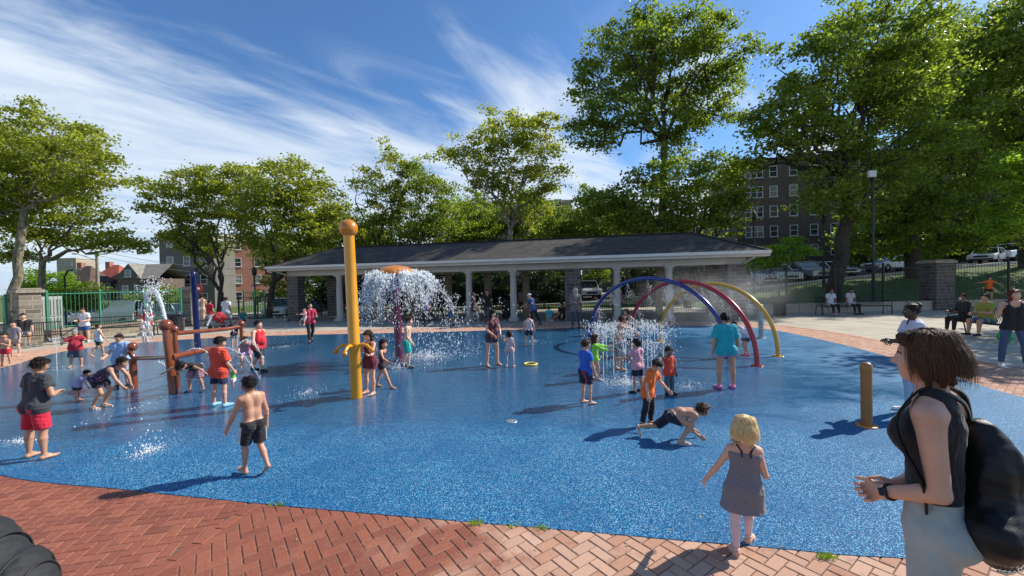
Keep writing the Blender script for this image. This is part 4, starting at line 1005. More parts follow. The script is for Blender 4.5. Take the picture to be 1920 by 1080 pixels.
# right beam passing behind the red shirted boy to a small ball
e0 = lp(322, 670, Ya); e1 = lp(412, 652, Ya+1.15); m = MB(); m.tube([e0, (e0+e1)/2+Vector((0, 0, .015)), e1], [.062, .062, .058], 14); m.build('beam', BRN, LF)
# rear beam with ball end
e0 = lp(330, 625, Ya+.4); e1 = lp(424, 617, Ya+2.2); m = MB(); m.tube([e0, (e0+e1)/2, e1], .045, 12); m.build('beam', BRN, LF)
e2 = lp(452, 607, Ya+2.6); g2 = Vector((e2.x, e2.y, 0))-Vector((0, 0, L0.z)); m = MB(); m.tube([g2, e2], .042, 12); m.build('upright', BRN, LF)
m = MB(); m.sphere(tuple(e2), .085, 16, 12); m.build('ball', BRN, LF)
m = MB(); m.tube([e1, e2-Vector((0, 0, .06))], .045, 12); m.build('beam', BRN, LF)
# orange bollard
x, y, _ = gp3(1625, 799); H_ = height_at(1625, 799, 679)
t = thing('bollard', 'short ochre bollard with domed cap standing on the pad left of the woman', 'bollard', (x, y, 0))
m = MB(); m.lathe([(.062, 0), (.062, H_-.118)], n=28); m.build('post', OCH, t)
m = MB(); m.lathe([(.066, H_-.116), (.066, H_-.055), (.060, H_-.028), (.043, H_-.008), (.001, H_)], n=28); m.build('cap', OCH, t)
m = MB(); flange(m, .118); m.build('base_flange', plain('bright_orange_enamel', (.55, .2, .015), .35, coat=.3), t)
# grey post behind the arches
x, y, _ = gp3(1427, 634); H_ = height_at(1427, 634, 570)
t = thing('water_post', 'short pale grey-green post behind the yellow arch', 'water post', (x, y, 0))
m = MB(); m.lathe([(.075, 0), (.075, H_-.10), (.082, H_-.09), (.07, H_-.03), (.03, H_-.003), (.001, H_)], n=20); m.build('post', plain('grey_enamel', (.33, .38, .35), .4), t)
m = MB(); flange(m, .14); m.build('base_flange', plain('grey_enamel', (.33, .38, .35), .4), t)
# three spray arches
def arch(label, pl_, pr2, topy, mat, r=.05, lean=0):
    a = Vector(pl_); b = Vector(pr2); c = (a+b)/2; half = (b-a).length/2; d = (b-a).normalized()
    pxm = 960+FOC*c.x/c.y; Hh = (WP(pxm, topy, c.y)).z-r
    t = thing('spray_arch', label, 'water arch', (c.x, c.y, 0), math.atan2(d.y, d.x), 'mist spraying arches over the splash pad')
    pts = []
    for i in range(41):
        q = math.pi*i/40; pts.append((-half*math.cos(q), 0, Hh*math.sin(q)**.92 if 0 < i < 40 else 0))
    m = MB(); m.tube(pts, r, 16); pipe = m.build('pipe', mat, t)
    for s in (-1, 1):
        m = MB(); m.lathe([(.13, 0), (.13, .012), (.125, .016), (.02, .016)], (s*half, 0, 0), 24)
        for k in range(6): aa = 2*math.pi*k/6; m.lathe([(.012, 0), (.012, .012), (.001, .014)], (s*half+.105*math.cos(aa), .105*math.sin(aa), .016), 6)
        m.build('base_flange', mat, t)
    for i in range(8, 33, 4):
        p = Vector(pts[i]); m = MB(); m.lathe([(.016, 0), (.016, -.035), (.010, -.045)], (p.x, 0, p.z-r+.008), 8); m.build('nozzle', STEEL, pipe)
    return t, pts, c, d
AR = [arch('blue spray arch, the leftmost and nearest of the three arches', (GP(1106, 637).x, GP(1106, 637).y, 0), (GP(1366, 672).x, GP(1366, 672).y, 0), 518, BLUE, .056),
      arch('red spray arch, the middle one of the three', (GP(1181, 640).x, GP(1181, 640).y, 0), (GP(1420, 686).x, GP(1420, 686).y, 0), 524, REDE, .056),
      arch('yellow spray arch, the rightmost of the three', (GP(1238, 641).x, GP(1238, 641).y, 0), (GP(1459, 668).x, GP(1459, 668).y, 0), 529, YARC, .050)]
# floor drain and loose toys
t = thing('floor_drain', 'small round grey floor drain in the middle of the blue pad', 'drain', gp3(959, 790)); m = MB(); m.lathe([(.085, .0), (.085, .006), (.07, .008), (.001, .008)], n=24); m.build('cover', plain('drain_metal', (.30, .40, .45), .35, metal=.4), t)
m = MB()
for k in range(8): a = 2*math.pi*k/8; m.lathe([(.009, 0), (.001, .0015)], (.05*math.cos(a), .05*math.sin(a), .0085), 8)
m.build('slots', IRON, t)
t = thing('toy_ring', 'flat yellow and white ring lying on the wet pad', 'toy', gp3(995, 684)); m = MB(); m.tube([(.15*math.cos(2*math.pi*i/24), .15*math.sin(2*math.pi*i/24), .02) for i in range(25)], .022, 8, cap=False); m.build('ring', plain('toy_yellow', (.75, .62, .12), .4), t)
# ------------------------------------------------------------------ trees
def leafmat(name, c1, c2, tr):
    m, nt, N, L, b = newmat(name); g = N.new('ShaderNodeNewGeometry'); r = g.outputs['Random Per Island']
    nn = nz(N, L, .5, 3, .6, g.outputs['Position']); f = math_(N, L, 'ADD', math_(N, L, 'MULTIPLY', r, .6), math_(N, L, 'MULTIPLY_ADD', nn, .9, -.25))
    c = ramp(N, L, f, [(0.1, c1), (.9, c2)]); L.new(c, b.inputs['Base Color']); b.inputs['Roughness'].default_value = .42; b.inputs['Specular IOR Level'].default_value = .4
    t = N.new('ShaderNodeBsdfTranslucent'); tc = mixc(N, L, 1.0, c, tr, 'MULTIPLY'); L.new(tc, t.inputs[0])
    mx = N.new('ShaderNodeMixShader'); mx.inputs[0].default_value = .5; L.new(b.outputs[0], mx.inputs[1]); L.new(t.outputs[0], mx.inputs[2]); L.new(mx.outputs[0], N['Material Output'].inputs[0]); return m
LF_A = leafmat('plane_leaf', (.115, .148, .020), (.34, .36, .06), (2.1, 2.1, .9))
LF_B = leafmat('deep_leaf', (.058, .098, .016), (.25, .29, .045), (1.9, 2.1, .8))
LF_D = leafmat('shaded_hedge_leaf', (.010, .022, .007), (.032, .055, .014), (1.0, 1.1, .5))  # leaf colour carries the shade of the pavilion bays
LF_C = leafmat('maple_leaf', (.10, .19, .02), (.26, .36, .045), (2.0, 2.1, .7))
def barkmat(name, a, b_, c_):
    m, nt, N, L, b = newmat(name); p = pos(N, L, (1, 1, .35)); n = nz(N, L, 9, 5, .65, p, .5)
    L.new(ramp(N, L, n, [(.35, a), (.5, b_), (.66, c_)]), b.inputs['Base Color']); b.inputs['Roughness'].default_value = .92; bump(N, L, b, nz(N, L, 28, 4, .65, p), .8, .03); return m
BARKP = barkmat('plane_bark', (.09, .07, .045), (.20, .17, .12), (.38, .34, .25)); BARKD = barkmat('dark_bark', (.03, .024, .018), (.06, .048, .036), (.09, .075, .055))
def leaf_cloud(cl, n, size, rg, flat=.42, spread=.5):
    """n leaves round each cluster centre: folded four-cornered blades"""
    C = np.repeat(cl[:, :3], n, 0); S = np.repeat(cl[:, 3:4], n, 0); M = len(C)
    off = rg.normal(0, 1, (M, 3))*np.array([1, 1, flat])*spread*S; P = C+off; P[:, 2] -= .12*(off[:, 0]**2+off[:, 1]**2)
    a = rg.uniform(0, 2*math.pi, M); tl = rg.normal(-.35, .5, M); d = np.stack([np.cos(a)*np.cos(tl), np.sin(a)*np.cos(tl), np.sin(tl)], 1)
    q = rg.normal(0, 1, (M, 3)); q[:, 2] *= .35; w = np.cross(d, q+np.array([0, 0, 1.0])); w = np.cross(d, np.cross(w, d)); w /= np.linalg.norm(w, axis=1, keepdims=True)+1e-9
    nn = np.cross(d, w); L = size*rg.uniform(.7, 1.35, M)[:, None]; Wd = L*rg.uniform(.32, .5, M)[:, None]
    v0 = P-d*L*.5; v2 = P+d*L*.5; v1 = P+w*Wd+nn*L*.12; v3 = P-w*Wd+nn*L*.12
    V = np.stack([v0, v1, v2, v3], 1).reshape(-1, 3); Q = np.arange(M*4).reshape(-1, 4); return V, Q
TG = 'shade trees round the plaza'
def tree(label, base, blobs, depth, leaf=LF_A, bark=BARKP, tr=.28, lsize=.24, dens=1.0, fork=.35, seed=1, name='shade_tree', tips=None, cw=.75, limbs=1, group=TG, world=None):
    rg = np.random.RandomState(seed); B = WP(base[0], base[1], depth) if world is None else Vector(world); gz = gh(B.x, B.y); base3 = Vector((B.x, B.y, gz-.1))
    t = thing(name, label, 'tree', tuple(base3), 0, group)
    bl = []
    for b in blobs:
        if world is None:
            c = WP(b[0], b[1], depth+b[4]); s = (depth+b[4])/FOC; bl.append((np.array(c-base3), np.array([b[2]*s, (b[2]+b[3])*.5*s, b[3]*s])))
        else: bl.append((np.array(b[0], float), np.array(b[1], float)))
    top = sum(b[0] for b in bl)/len(bl); fk = Vector((top[0]*fork*.6, top[1]*fork*.4, top[2]*fork)) if tips is None else (WP(tips[0], tips[1], depth)-base3)
    tm = MB(); nodes = []
    def limb(a, b, r0, r1, n=6, wob=.06, sag=0.0):
        a = Vector(a); b = Vector(b); L = (b-a).length; pts = []; rs = []
        for i in range(n+1):
            f = i/n; p = a.lerp(b, f)+Vector(rg.normal(0, 1, 3))*wob*L*.5*math.sin(math.pi*f); p.z += sag*L*math.sin(math.pi*f); pts.append(p); rs.append(r0+(r1-r0)*f)
        tm.tube(pts, rs, 8 if r0 > .06 else 5, cap=False); return pts, rs
    pts, rs = limb((0, 0, 0), fk, tr*1.05, tr*.72, 8, .014); nodes += list(zip(pts[-3:], rs[-3:]))
    for c, r in bl:
        tgt = Vector(c)-Vector((0, 0, r[2]*.3)); a = fk if limbs == 1 else nodes[rg.randint(len(nodes))][0]
        pts, rs = limb(a, tgt, tr*.42, tr*.12, 8, .12, .04); nodes += list(zip(pts[2:], rs[2:]))
        for k in range(4):
            d = rg.normal(0, 1, 3); d /= np.linalg.norm(d); d[2] = abs(d[2])*.8-.1; e = Vector(c+d*r*.75); j = rg.randint(3, len(pts)); p2, r2 = limb(pts[j], e, rs[j]*.7, tr*.06, 6, .12); nodes += list(zip(p2[2:], r2[2:]))
    cl = []
    for c, r in bl:
        vol = r[0]*r[1]*r[2]; n = int(max(10, 7.6*dens*(vol**.72)/cw**1.5))
        for _ in range(n):
            d = rg.normal(0, 1, 3); d /= np.linalg.norm(d); f = rg.uniform(.25, 1)**.45; g_ = 1+.20*math.sin(d[0]*5+d[2]*7+seed)+.13*math.sin(d[1]*9+d[2]*11+seed*2); p = c+d*r*f*g_*(1.0 if rg.rand() > .12 else 1.22); cl.append((*p, cw*rg.uniform(.6, 1.25)))
    cl = np.array(cl); NP = np.array([tuple(n[0]) for n in nodes])
    for q in cl:
        dd = ((NP-q[:3])**2).sum(1)+np.maximum(NP[:, 2]-q[2], 0)*3; j = int(dd.argmin()); limb(nodes[j][0], Vector(q[:3]), min(nodes[j][1]*.6, tr*.09), .010, 3, .10)
    tm.build('trunk', bark, t)
    V, Q = leaf_cloud(cl, 74, lsize*.74, rg); link_mesh('crown', np_mesh('crown', V, Q, [leaf], smooth=False), t); return t
# left pair
tree('big leaning plane tree at the left edge, its pale trunk behind the stone pillar', (12, 560), [(90, 262, 85, 60, 1), (20, 300, 95, 75, 0), (-70, 280, 90, 80, 1), (150, 300, 62, 45, -1), (60, 360, 80, 40, 1.5), (-30, 400, 80, 40, 0), (150, 355, 50, 28, 0)], 25.5, tr=.26, tips=(45, 395), seed=3, lsize=.24)
tree('plane tree with a long low branch arching to the right over the far houses', (72, 560), [(60, 425, 60, 34, 0), (130, 440, 60, 26, 1), (200, 448, 45, 22, 1), (250, 462, 32, 15, 1), (150, 400, 60, 24, 1), (20, 470, 45, 22, 0)], 29, tr=.24, tips=(80, 490), seed=5, lsize=.24)
# the row left of the pavilion
tree('forked plane tree in front of the red brick apartment house', (412, 588), [(400, 345, 62, 45, 0), (320, 385, 50, 32, -1), (350, 435, 50, 30, 0), (380, 470, 46, 22, 1), (455, 355, 50, 50, 1), (300, 350, 34, 22, 0), (420, 420, 50, 30, 0)], 31, tr=.26, tips=(414, 548), seed=8, leaf=LF_A, limbs=1, bark=BARKD)
tree('plane tree beside the left end of the pavilion roof', (500, 588), [(540, 340, 62, 45, 0), (590, 385, 52, 50, 1), (500, 390, 55, 40, 0), (560, 430, 70, 34, 0), (620, 420, 42, 40, 1), (560, 465, 60, 26, 0), (470, 445, 34, 24, 0)], 30, tr=.24, tips=(512, 530), seed=12, bark=BARKD)
tree('thin topped tree rising behind the yellow post', (706, 560), [(680, 330, 34, 26, 0), (720, 375, 40, 38, 0), (750, 320, 42, 42, 1), (700, 430, 60, 32, 0)], 34, tr=.2, seed=17, bark=BARKD, leaf=LF_A, dens=.62)
tree('slender dark tree behind the middle of the pavilion', (802, 560), [(785, 330, 42, 40, 0), (820, 380, 48, 50, 1), (770, 400, 50, 40, 0), (830, 430, 50, 26, 0)], 35, tr=.2, seed=21, bark=BARKD, leaf=LF_B, dens=.66)
tree('tall open plane tree with several pale stems behind the pavilion', (955, 560), [(890, 285, 60, 32, 0), (950, 250, 55, 42, 0), (1010, 262, 48, 48, 1), (1025, 330, 40, 40, 0), (905, 335, 48, 26, 0), (960, 330, 44, 30, 1), (985, 385, 50, 34, 0)], 32, tr=.27, tips=(957, 430), seed=25, leaf=LF_A, dens=.85)
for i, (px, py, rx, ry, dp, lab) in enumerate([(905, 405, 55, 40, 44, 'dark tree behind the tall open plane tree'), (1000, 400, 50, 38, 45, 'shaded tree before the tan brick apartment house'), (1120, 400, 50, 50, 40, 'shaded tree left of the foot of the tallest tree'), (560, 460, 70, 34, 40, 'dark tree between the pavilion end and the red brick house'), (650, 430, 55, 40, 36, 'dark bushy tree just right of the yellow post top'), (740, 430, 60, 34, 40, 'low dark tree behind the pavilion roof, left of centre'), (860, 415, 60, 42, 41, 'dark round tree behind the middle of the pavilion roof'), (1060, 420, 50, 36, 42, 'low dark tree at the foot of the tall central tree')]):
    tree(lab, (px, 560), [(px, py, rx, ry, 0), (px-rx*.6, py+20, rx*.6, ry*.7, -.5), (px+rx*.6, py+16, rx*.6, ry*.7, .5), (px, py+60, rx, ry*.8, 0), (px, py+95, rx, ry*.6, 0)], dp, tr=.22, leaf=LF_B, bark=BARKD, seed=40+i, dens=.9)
# tall pair in the middle right
tree('tallest round-crowned tree behind the right half of the pavilion', (1240, 560), [(1180, 90, 80, 62, 0), (1280, 60, 75, 50, 1), (1350, 95, 60, 60, 0), (1120, 150, 55, 55, 0), (1240, 155, 90, 60, 2), (1160, 215, 75, 45, -1), (1330, 190, 65, 50, 1), (1110, 255, 50, 35, 0), (1270, 240, 60, 36, 0), (1210, 25, 40, 22, 0)], 30, tr=.34, tips=(1245, 262), seed=31, leaf=LF_B, bark=BARKD, lsize=.27, dens=.8, cw=.85)
tree('broad leafy tree low behind the right half of the pavilion roof', (1290, 560), [(1270, 330, 62, 48, 0), (1340, 345, 55, 52, 1), (1200, 370, 60, 50, 0), (1130, 385, 55, 45, 1), (1300, 400, 75, 40, 0), (1230, 420, 60, 30, 0), (1370, 400, 30, 40, 0)], 27, tr=.26, seed=33, leaf=LF_B, bark=BARKD, lsize=.25)
# right mass
tree('huge spreading tree right of centre, its limbs over the brick apartment house', (1560, 560), [(1640, 60, 110, 70, 1), (1520, 130, 80, 60, 0), (1480, 215, 70, 50, -1), (1600, 190, 95, 70, 1), (1700, 150, 90, 80, 0), (1450, 260, 55, 32, -1), (1560, 275, 80, 50, 0), (1680, 270, 90, 60, 1), (1540, 345, 60, 34, -1), (1620, 370, 80, 50, 0), (1425, 225, 45, 34, 0), (1405, 300, 34, 22, 1)], 26, tr=.42, tips=(1600, 330), seed=51, leaf=LF_B, bark=BARKD, lsize=.27, dens=.85, cw=.9)
tree('dark tree filling the right background behind the stone pillar', (1712, 560), [(1760, 210, 80, 70, 0), (1820, 130, 90, 80, 1), (1760, 320, 90, 60, 0), (1700, 390, 80, 50, -1), (1800, 400, 80, 50, 0), (1860, 300, 60, 60, 1), (1650, 450, 70, 34, 0), (1780, 460, 60, 26, 0)], 30.5, tr=.44, tips=(1705, 400), seed=55, leaf=LF_B, bark=BARKD, lsize=.26, cw=.85)
tree('tree at the right edge of the picture with high branches', (1925, 560), [(1900, 60, 90, 70, 0), (1960, 160, 90, 80, 0), (1900, 230, 60, 40, 0), (2010, 280, 90, 60, 0), (1980, 30, 90, 70, 0)], 31, tr=.42, tips=(1925, 330), seed=57, leaf=LF_B, bark=BARKD, lsize=.24)
tree('bright yellow-green maple leaning in at the right edge', (1985, 560), [(1945, 330, 55, 50, 0), (1960, 400, 70, 55, 0), (1880, 420, 36, 26, 0), (1990, 300, 60, 60, 0)], 22.8, tr=.18, seed=59, leaf=LF_C, bark=BARKD, lsize=.19, cw=.5)
tree('small young tree by the right end of the pavilion', (1462, 560), [(1450, 480, 36, 24, 0), (1490, 465, 34, 24, 0), (1430, 500, 24, 12, 0)], 26, tr=.08, seed=61, leaf=LF_C, bark=BARKD, lsize=.2, cw=.5, name='young_tree')
# shade trees standing beyond the right edge: their shade falls on the plaza
tree('shade tree beyond the right edge, throwing its shade on the plaza', None, [((0, 0, 8), (2.6, 1.8, 1.6)), ((-2.6, -1.5, 9), (2.2, 1.2, 1.2)), ((2.5, 2, 8.5), (2.2, 1.4, 1.2))], 0, world=(23.0, 14.0, 0), tr=.3, seed=63, leaf=LF_B, bark=BARKD, lsize=.3, cw=.9)
def bush(label, px, py, rx, ry, dp, leaf, seed, name='shrub', ls=.2):
    tree(label, (px, 560), [(px, py, rx, ry, 0), (px-rx*.5, py+ry*.5, rx*.6, ry*.6, 0), (px+rx*.5, py+ry*.5, rx*.6, ry*.6, 0)], dp, tr=.05, leaf=leaf, bark=BARKD, seed=seed, name=name, lsize=ls, cw=.55, dens=1.3, group=None)
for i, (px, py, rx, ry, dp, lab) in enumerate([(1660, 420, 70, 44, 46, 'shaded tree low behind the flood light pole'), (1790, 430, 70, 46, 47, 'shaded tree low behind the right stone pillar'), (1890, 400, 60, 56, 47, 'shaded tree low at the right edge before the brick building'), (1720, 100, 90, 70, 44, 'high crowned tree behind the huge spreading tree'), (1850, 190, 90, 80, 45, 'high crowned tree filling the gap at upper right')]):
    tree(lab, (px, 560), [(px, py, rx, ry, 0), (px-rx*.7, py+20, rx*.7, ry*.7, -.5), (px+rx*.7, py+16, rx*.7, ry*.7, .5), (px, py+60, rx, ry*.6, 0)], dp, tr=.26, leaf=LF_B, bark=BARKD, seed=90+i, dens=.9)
bush('green bushes behind the left stone pillar under the houses', 95, 528, 45, 22, 33, LF_C, 71)
bush('tall shrub behind the green fence by the street lamp', 150, 555, 45, 24, 30, LF_B, 72)
bush('dark shrub behind the green fence near the navy post', 300, 560, 40, 24, 38, LF_B, 73)
for i, (a, b_, lab) in enumerate([(645, 572, 'shade-coloured hedge behind the yellow post, seen through the pavilion'), (735, 570, 'shade-coloured hedge behind the mushroom fountain'), (825, 568, 'shade-coloured hedge seen just right of the fountain water'), (925, 566, 'shade-coloured hedge seen through the middle bay left of the central column'), (1020, 562, 'shade-coloured hedge behind the stone pier in the middle'), (1210, 556, 'shade-coloured hedge seen through the blue arch'), (1310, 552, 'shade-coloured hedge seen through the right bay of the pavilion')]):  # hedge row added, shade put into its leaves, to darken the pavilion bays
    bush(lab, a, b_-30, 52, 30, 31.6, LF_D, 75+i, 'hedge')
# ------------------------------------------------------------------ buildings
def bricktex(name, c1, c2, mort, row=.08):
    m, nt, N, L, b = newmat(name); p = pos(N, L, world=False); s = N.new('ShaderNodeSeparateXYZ'); L.new(p, s.inputs[0]); cmb = N.new('ShaderNodeCombineXYZ'); L.new(math_(N, L, 'ADD', s.outputs[0], s.outputs[1]), cmb.inputs[0]); L.new(s.outputs[2], cmb.inputs[1])
    br = N.new('ShaderNodeTexBrick'); br.inputs['Scale'].default_value = 1; br.inputs['Brick Width'].default_value = .24; br.inputs['Row Height'].default_value = row; br.inputs['Mortar Size'].default_value = .008
    for k, c in (('Color1', c1), ('Color2', c2), ('Mortar', mort)): br.inputs[k].default_value = (*c, 1)
    L.new(cmb.outputs[0], br.inputs[0]); L.new(mixc(N, L, maprange(N, L, nz(N, L, .6, 5, .6, p), .35, .7, 0, .35), br.outputs['Color'], tuple(v*.6 for v in c1)), b.inputs['Base Color']); b.inputs['Roughness'].default_value = .9; return m
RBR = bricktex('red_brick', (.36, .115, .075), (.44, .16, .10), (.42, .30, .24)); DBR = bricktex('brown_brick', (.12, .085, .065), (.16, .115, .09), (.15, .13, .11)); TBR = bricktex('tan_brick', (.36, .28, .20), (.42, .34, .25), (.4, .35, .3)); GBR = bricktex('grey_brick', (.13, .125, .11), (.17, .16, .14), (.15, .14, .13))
LIMES = plain('limestone', (.50, .45, .37), .85, var=.1); WFR = plain('white_frame', (.75, .75, .72), .5, var=.04)
def glassmat():
    m, nt, N, L, b = newmat('window_glass'); g = N.new('ShaderNodeObjectInfo'); L.new(ramp(N, L, g.outputs['Random'], [(0, (.012, .015, .02)), (.6, (.03, .035, .045)), (.85, (.16, .16, .15)), (1, (.3, .29, .26))]), b.inputs['Base Color']); b.inputs['Roughness'].default_value = .06; b.inputs['Specular IOR Level'].default_value = .9; return m
GLS = glassmat()
def window(parent, x, z, w, h, y=0, rz=0, proto={}, frame=WFR, sill=LIMES, triple=False):
    key = (round(w, 2), round(h, 2), triple, frame.name)
    if key not in proto:
        m = MB(); f = .07
        for a in ((-w/2+f/2, 0, f, h), (w/2-f/2, 0, f, h), (0, h/2-f/2, w, f), (0, -h/2+f/2, w, f), (0, 0, w, f*.8)): m.box((a[0], -.03-(.004 if a[2] > a[3] else 0), a[1]), (a[2], .06, a[3]))
        if triple:
            for s in (-1, 1): m.box((s*w/6, -.032, 0), (f, .058, h))
        fo = m.build('window', frame, parent); s_ = MB(); s_.box((0, -.07, -h/2-.05), (w+.2, .14, .1)); s_.build('sill', sill, fo); g = MB(); g.quad((-w/2, -.012, -h/2), (w/2, -.012, -h/2), (w/2, -.012, h/2), (-w/2, -.012, h/2)); g.build('pane', GLS, fo)
        proto[key] = fo; o = fo
    else: o = copy_tree(proto[key], parent)
    c, s = math.cos(rz), math.sin(rz); o.rotation_euler = (0, 0, rz); o.location = (x, y, z) if not rz else (x, y, z); return o
def block(name, label, x, y, z0, w, d, h, rz, mat, floors, cols, win=(1.0, 1.5), fz=1.6, fh=3.0, x0=1.2, dx=2.4, base=None, cat='building', cornice=True, triples=(), side=None, blind=()):
    """a block whose local front (-y) faces the viewer; origin at its left front corner"""
    t = thing(name, label, cat, (x, y, z0), rz); m = MB(); m.box((w/2, d/2, h/2-1), (w, d, h+2)); m.build('wall', mat, t)
    if cornice:
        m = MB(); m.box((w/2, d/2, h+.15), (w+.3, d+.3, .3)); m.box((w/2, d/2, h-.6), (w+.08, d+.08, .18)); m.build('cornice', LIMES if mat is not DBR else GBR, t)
    if base:
        m = MB(); m.box((w/2, d/2, base/2-.5), (w+.1, d+.1, base+1)); m.build('base_course', LIMES if mat is not DBR else GBR, t)
    for f in range(floors):
        for c in range(cols):
            if (f, c) in blind: continue
            window(t, x0+c*dx, fz+f*fh, win[0]*(2.3 if c in triples else 1), win[1], triple=c in triples)
    if side:
        n, sx0, sdx, which = side
        for f in range(floors):
            for c in range(n):
                if which == 'l': window(t, 0, fz+f*fh, win[0], win[1], y=sx0+c*sdx, rz=-math.pi/2)
                else: window(t, w, fz+f*fh, win[0], win[1], y=sx0+c*sdx, rz=math.pi/2)
    return t
c0 = WP(389, 540, 70); block('apartment_house', 'red brick apartment house with white windows, sunlit beyond the gate', c0.x, c0.y, -1.8, 12.5, 15, 12.6, R(35), RBR, 4, 4, fz=2.2, fh=2.95, x0=1.5, dx=2.9, base=1.3, side=(4, 2, 3.2, 'l'))
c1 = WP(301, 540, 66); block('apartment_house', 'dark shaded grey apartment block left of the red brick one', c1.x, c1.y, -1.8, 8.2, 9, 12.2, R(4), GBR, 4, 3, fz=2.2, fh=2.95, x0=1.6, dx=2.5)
b3 = WP(850, 540, 58); block('apartment_house', 'tan brick apartment house half hidden behind the trees in the centre', b3.x, b3.y, -1, 16.5, 10, 13.6, R(-4), TBR, 5, 6, fz=1.9, fh=2.85, x0=1.5, dx=2.65, base=1.2)
b4 = WP(1096, 540, 52); block('apartment_house', 'grey walled building corner behind the tallest tree', b4.x, b4.y, -.5, 18, 10, 9.5, R(-8), GBR, 3, 6, fz=2, fh=3, x0=1.6, dx=2.8)
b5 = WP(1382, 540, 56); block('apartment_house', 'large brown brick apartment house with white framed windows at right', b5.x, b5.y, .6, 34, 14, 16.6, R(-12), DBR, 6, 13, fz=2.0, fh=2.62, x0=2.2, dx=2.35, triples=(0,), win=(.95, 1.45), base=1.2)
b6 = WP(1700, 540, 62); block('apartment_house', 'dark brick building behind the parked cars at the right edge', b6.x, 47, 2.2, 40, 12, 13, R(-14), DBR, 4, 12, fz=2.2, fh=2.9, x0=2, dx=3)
def house(label, px0, px1, y_eave, y_ridge, dp, rmat, wmat, gable=False):
    a = WP(px0, y_eave, dp); b = WP(px1, y_eave, dp); w = b.x-a.x; ze = a.z; zr = WP(px0, y_ridge, dp+w*.3).z; d = w*.9
    t = thing('house', label, 'house', (a.x, dp, -1.6)); z0 = -1.6; m = MB(); m.box((w/2, d/2, (ze-z0)/2-.3), (w*.92, d*.92, ze-z0+.6)); m.build('wall', wmat, t)
    m = MB(); e = ze-z0; r = zr-z0
    if gable:
        A, B_ = (w*.28, 0, r), (w*.28, d, r); cs = [(0, 0, e), (w, 0, e-.1), (w, d, e-.1), (0, d, e)]; A2 = (w*.72, d*.5, r)
        A = (w*.34, -.05, r); B_ = (w*.34, d*.5, r); C_ = (w*1.0, d*.5, r)
        m.add([(0, -.05, e), A, B_, (0, d, e)], [(0, 1, 2, 3)]); m.add([A, (w*.62, -.05, e), (w, -.05, e), C_, B_], [(0, 1, 4), (1, 2, 3, 4)]); m.add([C_, (w, d, e), (0, d, e), B_], [(0, 1, 2, 3)])
        m.build('roof', rmat, t); m = MB(); m.add([(.02, 0, e), (w*.62, 0, e), (w*.34, 0, r-.05)], [(0, 1, 2)]); g = m.build('gable_wall', plain('shingle_siding', (.12, .12, .10), .9, var=.2), t); window(t, w*.33, (e+r)/2-.3, .9, 1.0, y=-.03)
    else:
        A1 = (w*.42, d*.5, r); A2 = (w*.62, d*.5, r); cs = [(-.3, -.3, e), (w+.3, -.3, e), (w+.3, d+.3, e), (-.3, d+.3, e)]
        m.add([cs[0], cs[1], A2, A1], [(0, 1, 2, 3)]); m.add([cs[1], cs[2], A2], [(0, 1, 2)]); m.add([cs[2], cs[3], A1, A2], [(0, 1, 2, 3)]); m.add([cs[3], cs[0], A1], [(0, 1, 2)]); ro = m.build('roof', rmat, t)
        m = MB(); m.box((w*.25, d*.5, r-.2), (.7, .7, 1.4)); m.build('chimney', RBR, ro)
    for k in range(3): window(t, w*(.22+.28*k), e-1.5, .9, 1.2, y=w*.036-.01)
    return t
R1 = plain('brown_roof', (.10, .065, .05), .9, var=.2, scale=2); R2 = plain('red_roof', (.36, .085, .05), .9, var=.15, scale=2); R3 = plain('grey_roof', (.24, .225, .19), .9, var=.15, scale=2)
house('house with a brown hip roof at far left beyond the bushes', 118, 168, 529, 499, 62, R1, TBR); house('house with a bright red hip roof beyond the utility pole', 172, 222, 524, 497, 66, R2, DBR); house('house with a pale grey gabled roof left of the dark apartment block', 214, 296, 524, 496, 60, R3, DBR, gable=True)
tw = WP(108, 540, 150); block('tower_block', 'distant tan tower block showing above the brown roof', tw.x, tw.y, -2, 7.0, 7, 15.5, 0, TBR, 5, 3, x0=1.3, dx=2.1, win=(.9, 1.3))
tw = WP(141, 540, 190); block('tower_block', 'distant pale blue tower behind the tan tower', tw.x, tw.y, -2, 4, 5, 18, 0, plain('pale_blue_panel', (.45, .55, .65), .5), 5, 1, x0=2, win=(1.5, 1.5), cornice=False)

